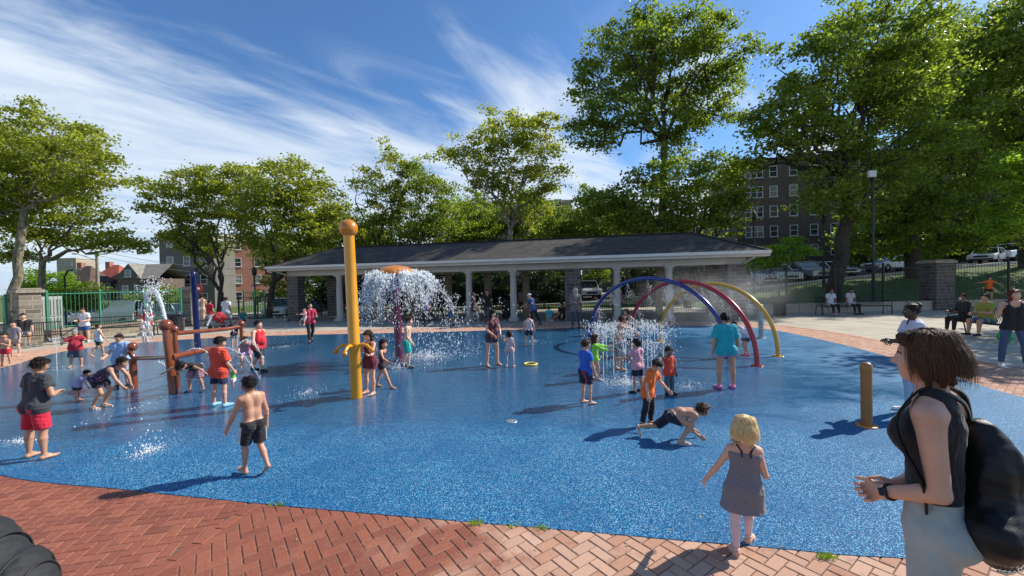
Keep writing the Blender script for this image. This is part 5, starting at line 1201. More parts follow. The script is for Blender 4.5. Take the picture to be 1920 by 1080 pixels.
# ------------------------------------------------------------------ parked vehicles
TYRE = plain('tyre_rubber', (.02, .02, .02), .8); RIM = plain('rim_metal', (.55, .55, .56), .3, metal=.8); CGL = plain('car_glass', (.02, .025, .03), .06, spec=.9); HL = plain('headlamp', (.8, .8, .78), .15); TL = plain('tail_lamp', (.5, .02, .02), .25); BLKP = plain('black_plastic', (.02, .02, .02), .6)
CW = plain('white_car_paint', (.72, .73, .74), .25, var=.03, coat=1); CK = plain('black_car_paint', (.02, .022, .025), .25, var=.1, coat=1); CS = plain('silver_car_paint', (.42, .44, .46), .28, metal=.5, var=.03, coat=1); CB = plain('blue_car_paint', (.05, .09, .16), .28, coat=1)
def carproto(kind):
    dims = {'suv': (4.6, 1.86, 1.68, .98), 'sedan': (4.6, 1.8, 1.42, .86), 'van': (5.4, 1.95, 2.05, 1.05)}[kind]; Lc, Wc, Hc, belt = dims
    root = thing('parked_'+('van' if kind == 'van' else 'car'), 'x', 'van' if kind == 'van' else 'car')
    hx = Lc/2
    prof = {'suv': [(-hx, .35), (-hx, .80), (-hx+.15, .98), (-1.25, 1.06), (1.9, 1.04), (hx-.06, 1.0), (hx, .7), (hx, .35)], 'sedan': [(-hx, .30), (-hx, .68), (-hx+.2, .80), (-1.2, .92), (1.5, .94), (hx-.1, .90), (hx, .6), (hx, .30)], 'van': [(-hx, .35), (-hx, .85), (-hx+.3, 1.05), (-1.75, 1.2), (hx, 1.2), (hx, .35)]}[kind]
    m = MB(); n = len(prof)
    rows = []
    for yw, zo in ((-1, 0), (-.86, .0), (.86, 0), (1, 0)):
        rows.append([(x*(1 if abs(yw) < .9 else .965), yw*Wc/2, z if abs(yw) < .9 else (z*.95+.01 if z > .6 else z+.05)) for x, z in prof])
    vs = [p for r in rows for p in r]; fs = [(i*n+j, i*n+(j+1) % n, (i+1)*n+(j+1) % n, (i+1)*n+j)[::-1] for i in range(3) for j in range(n)]+[tuple(range(n))[::1], tuple(range(3*n, 4*n))[::-1]]
    m.add(vs, fs); body = m.build('body', CW, root, bevel=.04)
    top = {'suv': [(-1.15, 1.0), (-.55, Hc-.04), (1.7, Hc-.02), (2.15, 1.0)], 'sedan': [(-1.1, .88), (-.35, Hc-.02), (1.0, Hc-.03), (1.75, .90)], 'van': [(-1.85, 1.15), (-1.05, Hc-.03), (hx-.06, Hc), (hx-.02, 1.15)]}[kind]
    m = MB(); wi, wt = Wc/2*.92, Wc/2*.74
    vs = [(x, s*(wi if k in (0, 3) else wt), z) for s in (-1, 1) for k, (x, z) in enumerate(top)]; m.add(vs, [(3, 2, 1, 0), (4, 5, 6, 7), (0, 1, 5, 4), (1, 2, 6, 5), (2, 3, 7, 6)]); m.build('windows', CGL, root)
    m = MB(); z = max(p[1] for p in top); a, b = top[1][0], top[2][0]
    m.box(((a+b)/2, 0, z+.012), (b-a+.1, wt*2+.05, .06))
    for s in (-1, 1):
        for (p, q) in ((0, 1), (3, 2)): m.bar((top[p][0], s*wi, top[p][1]), (top[q][0], s*(wt+.01), top[q][1]), .07, .05)
        for f in ((.5,) if kind == 'sedan' else (.42, .74)): xx = a+(b-a)*f; m.bar((xx, s*(wi+.005), top[0][1]), (xx, s*(wt+.012), z), .08, .03)
    if kind == 'van':
        for s in (-1, 1): m.add([(-.3, s*(wi+.02), 1.15), (hx-.03, s*(wi+.02), 1.15), (hx-.08, s*(wt+.03), Hc-.01), (-.3, s*(wt+.03), Hc-.01)], [(0, 1, 2, 3)])
    m.build('roof', CW, root)
    for sx in (-hx+.85, hx-.9):
        for s in (-1, 1):
            w = MB(); w.lathe([(.20, -.11), (.33, -.11), (.345, -.06), (.345, .06), (.33, .11), (.20, .11)], (sx, s*(Wc/2-.11), .345), 20, M=Matrix.Rotation(math.pi/2, 3, 'X')); wo = w.build('wheel', TYRE, root)
            w = MB(); w.lathe([(.21, -.09), (.21, .09), (.05, .112), (.001, .112)], (sx, s*(Wc/2-.11), .345), 14, M=Matrix.Rotation(-s*math.pi/2, 3, 'X')); w.build('rim', RIM, wo)
    for s in (-1, 1):
        w = MB(); w.box((-hx+.02, s*Wc*.36, prof[1][1]-.02), (.12, .38, .16)); w.build('headlight', HL, root, bevel=.02)
        w = MB(); w.box((hx-.02, s*Wc*.40, .85), (.1, .2, .3)); w.build('tail_light', TL, root, bevel=.02)
        w = MB(); w.box((-1.0, s*(Wc/2+.07), 1.0 if kind != 'sedan' else .92), (.12, .18, .14)); w.build('mirror', BLKP, root, bevel=.02)
    w = MB(); w.box((-hx-.005, 0, .62), (.05, Wc*.5, .16)); w.build('grille', BLKP, root); [(lambda w: (w.box((q, 0, .38), (.08, Wc*.85, .12)), w.build('bumper', BLKP, root)))(MB()) for q in (-hx-.01, hx+.01)]
    return root
PROTO = {}
def car(label, kind, px, depth, rz, paint=CW, y=None):
    if kind not in PROTO: o = PROTO[kind] = carproto(kind)
    else: o = copy_tree(PROTO[kind])
    w = WP(px, 540, depth); o.location = (w.x, depth, gh(w.x, depth)+.03); o.rotation_euler = (0, 0, rz); o['label'] = label; o['group'] = 'vehicles parked along the street'
    for c in o.children:
        if c.name.split('.')[0] in ('body', 'roof'): c.material_slots[0].link = 'OBJECT'; c.material_slots[0].material = paint
FR = math.pi/2
car('white van parked beyond the green fence at left', 'van', 205, 36.5, R(4), CW); car('pale sedan parked left of the white van', 'sedan', 118, 37, R(3), CS); car('silver car parked right of the white van', 'suv', 292, 37, R(4), CS)
car('white car parked behind the black fence left of the pavilion', 'suv', 530, 36, FR+R(10), CW); car('black car standing behind the left bay of the pavilion', 'sedan', 598, 35.5, R(8), CK); car('white car behind the fountain water', 'sedan', 800, 36.5, R(3), CW); car('white car parked behind the columns left of the walking man', 'suv', 893, 37, R(3), CW)
car('white sedan parked behind the middle of the pavilion', 'sedan', 1012, 38, R(2), CW); car('white sport utility car behind the woman in the headscarf', 'suv', 1101, 39, FR, CW); car('silver car showing through the arches', 'sedan', 1190, 38, R(2), CS)
car('white car end-on, half behind the right corner of the pavilion', 'suv', 1414, 36, FR, CW); car('white car end-on, first full one right of the pavilion', 'suv', 1453, 36, FR, CW); car('silver car end-on, second one right of the pavilion', 'suv', 1504, 36.3, FR+.1, CS); car('white car end-on, third one right of the pavilion', 'sedan', 1556, 36.6, FR, CW)
car('silver car side-on beyond the flood light pole', 'sedan', 1675, 37, R(5), CS); car('white car higher up the street at right', 'sedan', 1853, 38, R(30), CW); car('white car at the very right edge of the street', 'suv', 1900, 39, R(15), CW)

# ------------------------------------------------------------------ poles, lamps, wires
WOODP = plain('weathered_pole', (.30, .24, .18), .9, var=.2); DGR = plain('dark_green_metal', (.015, .035, .03), .5)
a = WP(184, 545, 42); t = thing('utility_pole', 'pale utility pole beyond the fence with a street lamp arm', 'pole', (a.x, a.y, gh(a.x, a.y))); h = WP(183, 470, 42).z-t.location.z; m = MB(); m.tube([(0, 0, 0), (0, 0, h)], [.17, .12], 10); m.build('pole', WOODP, t); m = MB(); m.tube([(0, 0, h-1.0), (-1.0, 0, h-.6), (-2.0, 0, h-.25)], .05, 6); m.build('arm', KERB, t)
m = MB(); m.sphere((-2.2, 0, h-.25), .2, 10, 8, (1.6, .8, .5)); m.build('lamp_head', KERB, t)
m = MB(); m.box((0, 0, h-.35), (2.2, .1, .1)); m.build('cross_arm', WOODP, t); UP = Vector((a.x, a.y, t.location.z+h-.3))
a = WP(122, 545, 30); t = thing('street_lamp', 'dark street lamp with a curved arm left of the utility pole', 'lamp', (a.x, a.y, gh(a.x, a.y))); h = WP(122, 508, 30).z-t.location.z; m = MB(); m.tube([(0, 0, 0), (0, 0, h-.4), (.25, 0, h), (.9, 0, h+.1)], .06, 8); m.build('pole', DGR, t); m = MB(); m.sphere((.95, 0, h+.07), .18, 10, 8, (1.4, .8, .5)); m.build('lamp_head', KERB, t)
a = WP(1638, 545, 23.5); t = thing('flood_light', 'slim tall pole with a square white flood light at its top', 'flood light', (a.x, a.y, gh(a.x, a.y))); h = WP(1634, 332, 23.5).z-t.location.z; m = MB(); m.tube([(0, 0, 0), (0, 0, h)], [.08, .055], 10); m.build('pole', DGR, t); m = MB(); m.box((-.15, -.12, h+.15), (.42, .16, .36)); m.build('lamp_head', plain('white_metal', (.7, .7, .68), .4), t, bevel=.02); m = MB(); m.box((-.05, -.05, h-.1), (.1, .2, .3)); m.build('bracket', DGR, t)
for px, ty, dp, lab in ((1415, 395, 30, 'dark lamp post in front of the brown apartment house, left one'), (1545, 400, 30, 'dark lamp post in front of the brown apartment house, right one'), (478, 500, 32, 'dark lamp post between the trees left of the pavilion')):
    a = WP(px, 545, dp); t = thing('lamp_post', lab, 'lamp', (a.x, a.y, gh(a.x, a.y)), 0, 'lantern posts beyond the fence'); h = WP(px, ty, dp).z-t.location.z; m = MB(); m.tube([(0, 0, 0), (0, 0, .5), (0, 0, .55), (0, 0, h-.7)], [.12, .12, .06, .05], 8); m.build('pole', DGR, t); m = MB(); m.lathe([(.06, h-.7), (.16, h-.6), (.18, h-.25), (.12, h-.18), (.12, h-.1), (.02, h)], n=8); m.build('lantern', DGR, t)
def wire(label, a, b, sag):
    m = MB(); pts = [Vector(a).lerp(Vector(b), i/14)-Vector((0, 0, sag*4*(i/14)*(1-i/14))) for i in range(15)]; m.tube(pts, .018, 4); o = m.build('overhead_wire', plain('wire_grey', (.25, .25, .26), .5), None); setp(o, label, 'wire', 'overhead wires on the left')
wire('upper wire running right from the utility pole', UP+Vector((.9, 0, .1)), WP(560, 505, 40), .6); wire('lower wire running right from the utility pole', UP+Vector((-.9, 0, .1)), WP(560, 520, 40), .7); wire('pale cable crossing in front of the dark apartment block', WP(308, 455, 45), WP(395, 478, 44), .1)
# ------------------------------------------------------------------ benches, bins, cabinet
def bench(label, x, y, rz, w=1.9, group='park benches', mat=IRON):
    t = thing('park_bench', label, 'bench', (x, y, 0), rz, group); n = int(w/.055)
    m = MB()   # seat straps run front to back
    for i in range(n): xx = -w/2+(i+.5)*w/n; m.tube([(xx, -.24, .40), (xx, -.20, .435), (xx, .0, .43), (xx, .19, .42)], .011, 4)
    m.tube([(-w/2, -.21, .425), (w/2, -.21, .425)], .016, 6); m.build('seat', mat, t)
    m = MB()
    for i in range(n): xx = -w/2+(i+.5)*w/n; m.tube([(xx, .20, .44), (xx, .27, .62), (xx, .32, .84), (xx, .36, .86)], .011, 4)
    m.tube([(-w/2, .33, .85), (w/2, .33, .85)], .018, 6); m.build('backrest', mat, t)
    for s in (-1, 1):
        m = MB(); xx = s*w/2; m.tube([(xx, -.25, 0), (xx, -.22, .42), (xx, -.22, .62), (xx, -.05, .66), (xx, .28, .64)], .02, 6); m.build('armrest', mat, t)
        for yy, y2 in ((-.22, -.26), (.22, .30)): m = MB(); m.tube([(xx*.985, yy, .41), (xx*.985, y2, 0)], .02, 6); m.build('leg', mat, t)
    return t
g = GP(50, 652); bench('dark metal bench at left in front of the stone pillar', g.x, g.y, R(48), 1.7); BL2 = GP(212, 634); bench('long dark metal bench before the green fence with a boy at its right end', BL2.x, BL2.y+.3, R(14+12), 2.4)
BR = GP(1850, 632); bench('dark metal bench at right with two women sitting on it', BR.x, BR.y+.1, R(-95), 1.7)
BM = GP(1600, 590); bench('dark metal bench in the shade before the right wall', BM.x, BM.y, R(-4), 3.2)
def bin_(label, x, y, h=.9, r=.28, mat=IRON):
    t = thing('litter_bin', label, 'litter bin', (x, y, 0)); m = MB(); n = 28
    m.lathe([(r*.85, .03), (r*.85, h*.95)], n=20)
    m.build('liner', BLKP, t); m = MB()
    for i in range(n): a = 2*math.pi*i/n; m.tube([(r*math.cos(a)*.95, r*math.sin(a)*.95, .02), (r*math.cos(a), r*math.sin(a), h*.6), (r*1.08*math.cos(a), r*1.08*math.sin(a), h)], .009, 4)
    m.lathe([(r*.9, h), (r*1.12, h), (r*1.12, h+.04), (r*.9, h+.04)], n=24); m.build('basket', mat, t)
g = GP(955, 598); bin_('black litter bin beside the central column', g.x-.1, g.y+.3); g = GP(1462, 592); bin_('dark litter bin in the shade right of the pavilion', g.x, g.y); g = GP(330, 625); bin_('dark navy bin with bags beside the wall behind the log frame', g.x, g.y, .85, .3, NAVY)
ca = GP(92, 628); t = thing('electrical_cabinet', 'grey metal electrical cabinet with vented doors by the left pillar', 'cabinet', (ca.x-.25, ca.y+.15, 0), R(60)); CAB = plain('cabinet_grey', (.42, .45, .40), .5, var=.08); m = MB(); m.box((0, 0, .88), (.95, .5, 1.75)); m.build('housing', CAB, t, bevel=.02)
for s in (-1, 1):
    for z0, hh_ in ((1.25, .82), (.45, .70)):
        m = MB(); m.box((s*.235, -.26, z0), (.44, .02, hh_)); dd = m.build('door', CAB, t, bevel=.01); m = MB(); [m.box((s*.235+q*.11, -.273, z0), (.025, .008, hh_*.9)) for q in (-1.4, -.45, .5, 1.45)]; m.build('vent_slots', plain('slot_dark', (.05, .055, .05), .7), dd)
a = WP(400, 560, 23); t = thing('pole_with_sign', 'small red and white round sign on a post by the gate', 'sign', (WP(372, 560, 24).x, 24, 0)); m = MB(); m.tube([(0, 0, 0), (0, 0, 2.2)], .03, 8); m.build('post', DGR, t); m = MB(); m.lathe([(.3, -.01), (.3, .01)], (0, -.05, 1.95), 20, M=Matrix.Rotation(math.pi/2, 3, 'X')); m.build('sign_plate', plain('sign_red', (.5, .04, .04), .5), t)
a = WP(482, 545, 33); t = thing('traffic_sign', 'small yellow sign on a post between the trees', 'sign', (a.x, a.y, gh(a.x, a.y))); m = MB(); m.tube([(0, 0, 0), (0, 0, 2.6)], .035, 8); m.build('post', DGR, t); m = MB(); m.box((0, -.05, 2.3), (.32, .02, .6)); m.build('sign_plate', plain('sign_yellow', (.75, .5, .02), .5), t)
# ------------------------------------------------------------------ the people
C_ = lambda n, c, **k: cloth(n, c, **k)
BLACK = cloth('black_cloth', (.012, .012, .014)); WHT = cloth('white_cloth', (.68, .69, .72)); NVY = cloth('navy_cloth', (.012, .016, .05)); GREY = cloth('grey_cloth', (.25, .25, .26))
JEAN = cloth('blue_denim', (.045, .085, .17)); LJEAN = cloth('light_denim', (.30, .40, .55)); GJEAN = cloth('grey_jeans', (.36, .41, .40)); RED = cloth('red_cloth', (.50, .012, .03)); ORR = cloth('orange_red_cloth', (.68, .055, .02)); ORA = cloth('orange_cloth', (.80, .15, .015))
TEAL = cloth('teal_cloth', (.01, .36, .43)); MAR = cloth('maroon_cloth', (.13, .008, .02)); PINK = cloth('pink_cloth', (.62, .30, .36)); LIME = cloth('lime_cloth', (.28, .70, .04)); RBLUE = cloth('royal_blue_cloth', (.02, .10, .50))
arm = lambda *a: a
down = ((.16, .05, -1), (.06, .25, -1))
walkL = dict(ll=((.04, .45, -1), (.0, .10, -1)), rl=((.04, -.28, -1), (.0, -.75, -1), (.1, 1, -.5)))
walkR = dict(rl=((.04, .45, -1), (.0, .10, -1)), ll=((.04, -.28, -1), (.0, -.75, -1), (.1, 1, -.5)))
stand_w = dict(ll=((.16, .02, -1), (.06, -.03, -1)), rl=((.16, .0, -1), (.06, -.03, -1)))
def P(**k):
    return k
def stripes(o, J, col, n=3):
    H = J['H']; mt = plain('stripe_white', col, .8)
    for s, sg in (('l', -1), ('r', 1)):
        a, b = J[s+'H'], J[s+'K']; ax = nrm(b-a)
        for k in range(n):
            m = MB(); pts = []
            for i in range(9):
                f = .0+i/8*.84; an = (k-(n-1)/2)*.20; out = np.array([sg, 0, 0.])*math.cos(an)+np.array([0, 1, 0.])*math.sin(an); out = nrm(out-ax*(out @ ax)); r = (.053*H+.015)*(1-f)+(.034*H+.018*H*.12+.023)*f+.002
                pts.append(a+(b-a)*f*1.0+out*r)
            m.tube(pts, .0042, 5); m.build('side_stripe', mt, o)
def strands(o, J, n, w, col, style, seed=3):
    """loose strands combed over the hair so its outline breaks up"""
    rg = np.random.RandomState(seed); hh = J['hh']; HC, hm = J['HC'], J['hm']; V = []; Q = []
    mt = hairmat('strand_%d' % int(col[0]*1000), col)
    for i in range(n):
        d = rg.normal(0, 1, 3); d[2] = abs(d[2]); d[1] -= .25; d /= np.linalg.norm(d)
        if d[1] > .16 and not (d[1] < .42 and abs(d[0]) > .55): continue
        r = np.array((.345, .42, .39))*1.08; p = np.array([0, -.07, .11])+d*r; hz = nrm(np.array([p[0], p[1]+.05, 0])+1e-6); pts = [p]
        L = rg.uniform(.38, .78); nseg = 8; v = nrm(np.array([hz[0]*.65, hz[1]*.65, .1])); fly = rg.normal(0, .09, 3)*(rg.rand() < .22)
        for k in range(nseg):
            f = (k+1)/nseg; v = nrm(v*.55+np.array([hz[0]*(.15-.45*f*f), hz[1]*(.15-.45*f*f), -1])*.6+fly*.4); p = p+v*L/nseg
            q = p-np.array([0, -.07, .05]); rr_ = math.hypot(q[0]/(.365-.17*f*f), q[1]/(.42-.20*f*f))
            if rr_ < 1.0: p = p+hz*(1.0-rr_)*.35
            pts.append(p)
        pw = [HC+hm @ (np.array(q)*hh) for q in pts]; side = hm @ nrm(np.cross(v, hz)+1e-6); n0 = len(V)
        for k, q in enumerate(pw): ww = w*(1-.8*k/nseg); V.append(q+side*ww); V.append(q-side*ww)
        for k in range(nseg): Q.append((n0+2*k, n0+2*k+1, n0+2*k+3, n0+2*k+2))
    link_mesh('hair_strands', np_mesh('hair_strands', np.array(V), np.array(Q), [mt]), o)
# foreground, left to right
person('teenager in dark grey t-shirt and red shorts seen from behind at far left', 80, 856, top=668, hd=12, age='teen', bulk=1.12, skin='tan', hair=('mop', 'dark'), pose=P(la=((.34, .10, -1), (-.62, .62, -.1)), ra=((.34, .10, -1), (-.62, .62, .0)), lean=(0, 4), head=(8, -12), **stand_w), wear=[('shirt', cloth('charcoal_cloth', (.035, .04, .048)), dict(loose=.015, hem=.12, sleeve=.55)), ('shorts', cloth('crimson_cloth', (.55, .008, .035)), dict(len=.92, loose=.017))])
person('shirtless boy in black shorts with white side stripes walking left in the foreground', 477, 888, top=708, hd=-58, age='kid', skin='tan', hair=('mop', 'black'), pose=P(la=((.35, .25, -1), (.25, .45, -1)), ra=((.22, -.12, -1), (.08, .15, -1)), ll=((.02, .30, -1), (0, .06, -1)), rl=((.02, -.08, -1), (0, -.72, -1), (.1, 1, -.9)), lean=(0, 5), head=(-16, -6)), wear=[('shorts', BLACK, dict(len=.88, loose=.013))], extra=lambda o, J, res: stripes(o, J, (.75, .75, .75)))
def dresser(o, J, res):
    # ruffled hem, thin straps with a dark bow
    H = J['H']; mt = cloth('gingham_dark', (.09, .095, .13), pat='gingham', col2=(.30, .30, .34), scale=1100, thr=.2)
    for s, sg in (('l', -1), ('r', 1)):
        m = MB(); sh = J['N']*.35+J[s+'S']*.65+J['up2']*.030*H; pts = [J['C']-J['fw2']*.066*H+J['rt2']*sg*.030*H-J['up2']*.005*H, J['C']*.5+sh*.5-J['fw2']*.056*H, sh-J['fw2']*.036*H+J['up2']*.004*H, sh+J['up2']*.012*H, J['C']+J['fw2']*.05*H+J['rt2']*sg*.04*H]
        m.tube(pts, .0075, 6); m.build('strap', NVY, o)
    sh = J['N']*.35+J['lS']*.65+J['up2']*.050*H; m = MB()
    for a in (0, 1, 2, 3): m.sphere(tuple(sh+np.array([math.cos(a*1.6)*.014, math.sin(a*1.6)*.010, .006])), .018, 8, 6, (1.3, .7, .6))
    m.build('bow', NVY, o)
person('blond toddler in a grey gingham dress and pale tights walking along the pad edge', 1392, 1022, top=772, hd=18, age='tot', fem=1, skin='light', hair=('bob', 'blond'), pose=P(la=((.62, .10, -1), (.55, .25, -.9)), ra=((.25, -.15, -1), (-.05, .85, .25)), ll=((.06, -.26, -1), (.02, -.22, -1)), rl=((-.04, .50, -1), (-.04, -.05, -1), (.5, .8, -.1)), head=(24, -6), lean=(2, 2)), wear=[('dress', cloth('gingham', (.05, .052, .075), pat='gingham', col2=(.26, .26, .30), scale=1100, thr=.2), dict(len=.165, flare=.112, strapless=True, loose=.010)), ('pants', cloth('pale_tights', (.66, .50, .52)), dict(len=1.93, loose=.002, cuff=.019)), ('sandals', cloth('sandal_pink', (.70, .55, .56)))], extra=lambda o, J, res: (dresser(o, J, res), strands(o, J, 2200, .0014, HAIR['blond'], 'bob')))
GL = cloth('woman_top', (.008, .008, .010))
WO, WJ = person('dark-haired woman in black tank top and light jeans standing closest at right', 0, 0, loc=(1.775, 1.86, 0), H=1.745, hd=-40, age='adult', fem=2, bulk=.93, skin='light', hair=('bob', 'brown'), res=.0048, pose=P(la=((.12, -.12, -1), (-.50, .72, -.40), (-.1, .2, 1), 1.15), ra=((.14, -.06, -1), (-.80, .56, -.36), (-.1, .3, 1), 1.15), ll=((.07, .02, -1), (.03, -.03, -1)), rl=((.08, .06, -1), (.03, -.02, -1)), lean=(0, 1), head=(2, -3)), wear=[('tank', GL, dict(loose=.008, hem=-.02, neck=-.01, lowback=True)), ('pants', GJEAN, dict(loose=.010, rise=.085)), ('shoes', WHT)], extra=lambda o, J, res: strands(o, J, 3600, .0012, (.095, .045, .021), 'bob'))
# wrist watch on her near arm
def watch():
    o, J = WO, WJ; w, e = J['lWr'], J['lE']; ax = nrm(w-e); Mw = o.matrix_basis; c = w-ax*.028
    def W3(v): v = Matrix.Rotation(-R(-40), 3, 'Z') @ Vector(v); return v
    t = thing('wrist_watch', "black wrist watch on the nearest woman's left wrist", 'watch', tuple(Vector(o.location)+W3(c)), -R(-40)); s = nrm(np.cross(ax, [0, 0, 1.])); u = np.cross(s, ax)
    m = MB(); m.tube([tuple((s*math.cos(a)+u*math.sin(a))*.0305+ax*0) for a in [2*math.pi*i/20 for i in range(21)]], .007, 8, cap=False); m.build('band', BLKP, t)
    m = MB(); out = np.array([-1, 0, .35]); out = nrm(out-ax*(out @ ax)); Mx = Matrix((Vector(ax), Vector(np.cross(out, ax)), Vector(out))).transposed(); m.box(tuple(out*.036), (.034, .034, .011), M=Mx); m.build('case', plain('watch_glass', (.01, .01, .012), .1), t, bevel=.003)
watch()
def backpack():
    o, J = WO, WJ; H = J['H']; rot = Matrix.Rotation(R(40), 3, 'Z'); loc = Vector(o.location)
    def lw(v): return rot @ Vector(v)+loc
    ctr = np.array([.06, -.235, 1.10])
    t = thing('backpack', "black leather backpack with rows of studs slung on the nearest woman's back", 'backpack', tuple(lw(ctr)), R(40)); S = SDF(); LE = plain('black_leather', (.008, .0085, .009), .52, var=.3, scale=9, bmp=.5, bscale=90, coat=0, spec=.35)
    S.ell((.03, -.02, -.16), (.195, .10, .17), None, .05); S.ell((0, 0, .03), (.13, .08, .20), None, .09); S.cone((-.0, .03, .24), (0, .0, .10), .045, .10, .06)
    S.cone((.16, -.03, -.10), (-.15, -.02, -.14), .09, .09, .06)
    part('bag', S, .008, LE, t, disp=lambda P: .008*noise3(P*np.array([1, .6, .18]), 42, 2.0)*np.clip((P[..., 2]+.22)*3, .2, 1)+.002*noise3(P, 60, 1))
    # two cords gathered at the mouth, straps to the shoulders
    for s, sg in (('l', -1), ('r', 1)):
        sh = np.array(J['N']*.42+J[s+'S']*.58)+J['up2']*.040*H-ctr; pts = [(sg*.02, .05, .26), tuple(sh*.55+np.array([sg*.02, -.02, .14])), tuple(sh+np.array([0, -.03, .004])), tuple(sh+np.array([0, .035, -.004])), tuple(np.array(J['C'])+J['rt2']*sg*.115*H+J['fw2']*.055*H-ctr), tuple(np.array(J['W'])+J['rt2']*sg*.115*H+J['fw2']*.01*H-ctr), (sg*.185, .16, -.13), (sg*.17, .06, -.19), (sg*.11, .0, -.22)]
        pts = catmull([tuple(p) for p in pts], 6, closed=False); m = MB(); V = []; n = len(pts)
        for i, p in enumerate(pts):
            d = (Vector(pts[min(i+1, n-1)])-Vector(pts[max(i-1, 0)])).normalized(); sd_ = Vector((1, 0, 0)); sd_ = (sd_-d*sd_.dot(d)).normalized(); up_ = sd_.cross(d)
            for q in ((-.022, -.004), (.022, -.004), (.022, .004), (-.022, .004)): V.append(Vector(p)+sd_*q[0]+up_*q[1])
        m.add(V, [(i*4+k, i*4+(k+1) % 4, (i+1)*4+(k+1) % 4, (i+1)*4+k) for i in range(n-1) for k in range(4)], True); m.build('strap', LE, t)
    m = MB(); m.tube([(.05*math.cos(a), .03+.04*math.sin(a), .22) for a in [2*math.pi*i/16 for i in range(17)]], .008, 6, cap=False); m.build('drawstring', LE, t)
    # studded band hugging the bottom of the bag
    for row in range(3):
        m = MB()
        for k in range(19):
            a = math.pi*(.60+.80*k/18); zz = -.245-.036*row; ph = math.sin(math.acos(max(-1, min(1, (zz+.16)/.178)))); x = .02+math.cos(a+math.pi/2*0)*0; th = -math.pi*(.02+.96*k/18)
            px_, py_ = .03+.20*ph*math.cos(th), -.02+.108*ph*math.sin(th); m.sphere((px_, py_, zz), .0062, 6, 4)
        m.build('stud_row', plain('stud_metal', (.75, .72, .62), .2, metal=1.0), t)
backpack()
# middle distance, left part
person('girl in flowered navy top bending over with both hands low, white sandals', 190, 765, H=1.12, hd=82, age='kid', fem=1, skin='tan', hair=('pony', 'dark'), pose=P(la=((.05, .75, -1), (.0, .25, -1)), ra=((.08, .55, -1), (.0, .65, -.8)), ll=((.05, .60, -1), (0, -.50, -1)), rl=((.05, .40, -1), (0, -.62, -1)), lean=(0, 62), head=(0, 20)), wear=[('tank', cloth('navy_floral', (.015, .015, .05), (.55, .15, .22), 'blotch', 38, .6), dict(loose=.010, high=True)), ('shorts', BLACK, dict(len=.55)), ('sandals', WHT)])
person('small child in lavender top and black shorts half hidden by the bending girl', 149, 752, top=690, hd=70, age='small', skin='tan', hair=('short', 'black'), pose=P(lean=(0, 35), la=((.1, .6, -1), (0, .5, -1)), ra=((.1, .6, -1), (0, .5, -1))), wear=[('shirt', cloth('lavender_cloth', (.35, .32, .50)), {}), ('shorts', BLACK, {})])
person('person in light blue t-shirt and pale shorts facing the camera behind the bending girl', 226, 727, top=626, hd=165, age='teen', bulk=1.12, skin='light', hair=('short', 'dark'), pose=P(la=((.3, .35, -1), (.1, .9, -.1)), ra=((.35, .3, -1), (-.1, .9, -.3)), head=(15, -12)), wear=[('shirt', cloth('light_blue_cloth', (.28, .44, .68)), dict(loose=.02, hem=.12)), ('shorts', cloth('pale_blue_shorts', (.42, .50, .60)), dict(len=.85, loose=.02)), ('shoes', BLACK)])
person('boy in red t-shirt, dark shorts and grey cap at far left', 142, 689, top=618, hd=150, age='kid', bulk=1.2, skin='tan', hair=('cap', 'grey'), pose=P(la=((.7, .3, -.6), (.2, .9, .2)), ra=((.6, .4, -.6), (-.5, .7, .1)), **stand_w), wear=[('shirt', cloth('wine_cloth', (.42, .015, .04)), dict(loose=.02, hem=.12)), ('shorts', cloth('slate_cloth', (.06, .08, .11)), dict(len=1.0, loose=.025))])
person('boy in a white sleeveless shirt and green shorts walking away at left', 186, 668, top=606, hd=30, age='kid', skin='tan', hair=('buzz', 'brown'), pose=P(la=((.5, -.2, -1), (.3, .3, -1)), ra=((.5, .3, -1), (.4, .4, -.7)), **walkL), wear=[('tank', WHT, dict(high=True)), ('shorts', cloth('dark_green_cloth', (.01, .05, .03)), {})])
person('woman in white t-shirt and blue shorts standing before the left fence', 157, 642, top=577, hd=170, age='adult', bulk=1.12, fem=1, skin='light', hair=('pony', 'brown'), pose=P(la=((.25, .1, -1), (-.3, .9, -.1)), ra=((.25, .1, -1), (-.3, .8, .0)), head=(0, -20)), wear=[('shirt', WHT, dict(hem=.12)), ('shorts', cloth('blue_cloth', (.03, .09, .32)), dict(len=.7)), ('shoes', WHT)])
seat_ = lambda h=.44, **k: dict(seat=h, ll=((.12, 1, -.05), (.0, .05, -1)), rl=((.12, 1, -.05), (.0, .05, -1)), **k)
person('boy in a red shirt sitting at the end of the long bench at left', 243, 632, H=1.45, loc=(BL2.x+.98, BL2.y+.55, 0), hd=160, age='kid', skin='tan', hair=('short', 'black'), pose=seat_(lean=(0, 8), la=((.2, .3, -1), (-.1, .9, .1)), ra=((.2, .3, -1), (-.1, .9, .1))), wear=[('shirt', RED, {}), ('shorts', cloth('dark_red_cloth', (.16, .01, .02)), {}), ('shoes', BLACK)])
person('boy in a grey t-shirt standing at the very left edge', 26, 668, top=602, hd=170, age='kid', skin='light', hair=('short', 'dark'), pose=P(**stand_w), wear=[('shirt', GREY, dict(hem=.12)), ('shorts', cloth('beige_cloth', (.35, .30, .24)), {})])
person('small shirtless boy in red trunks at the very left edge', 9, 687, top=624, hd=165, age='small', skin='tan', hair=('short', 'dark'), pose=P(la=((.3, .4, -1), (-.3, .8, .5)), **stand_w), wear=[('shorts', RED, dict(len=.5))])
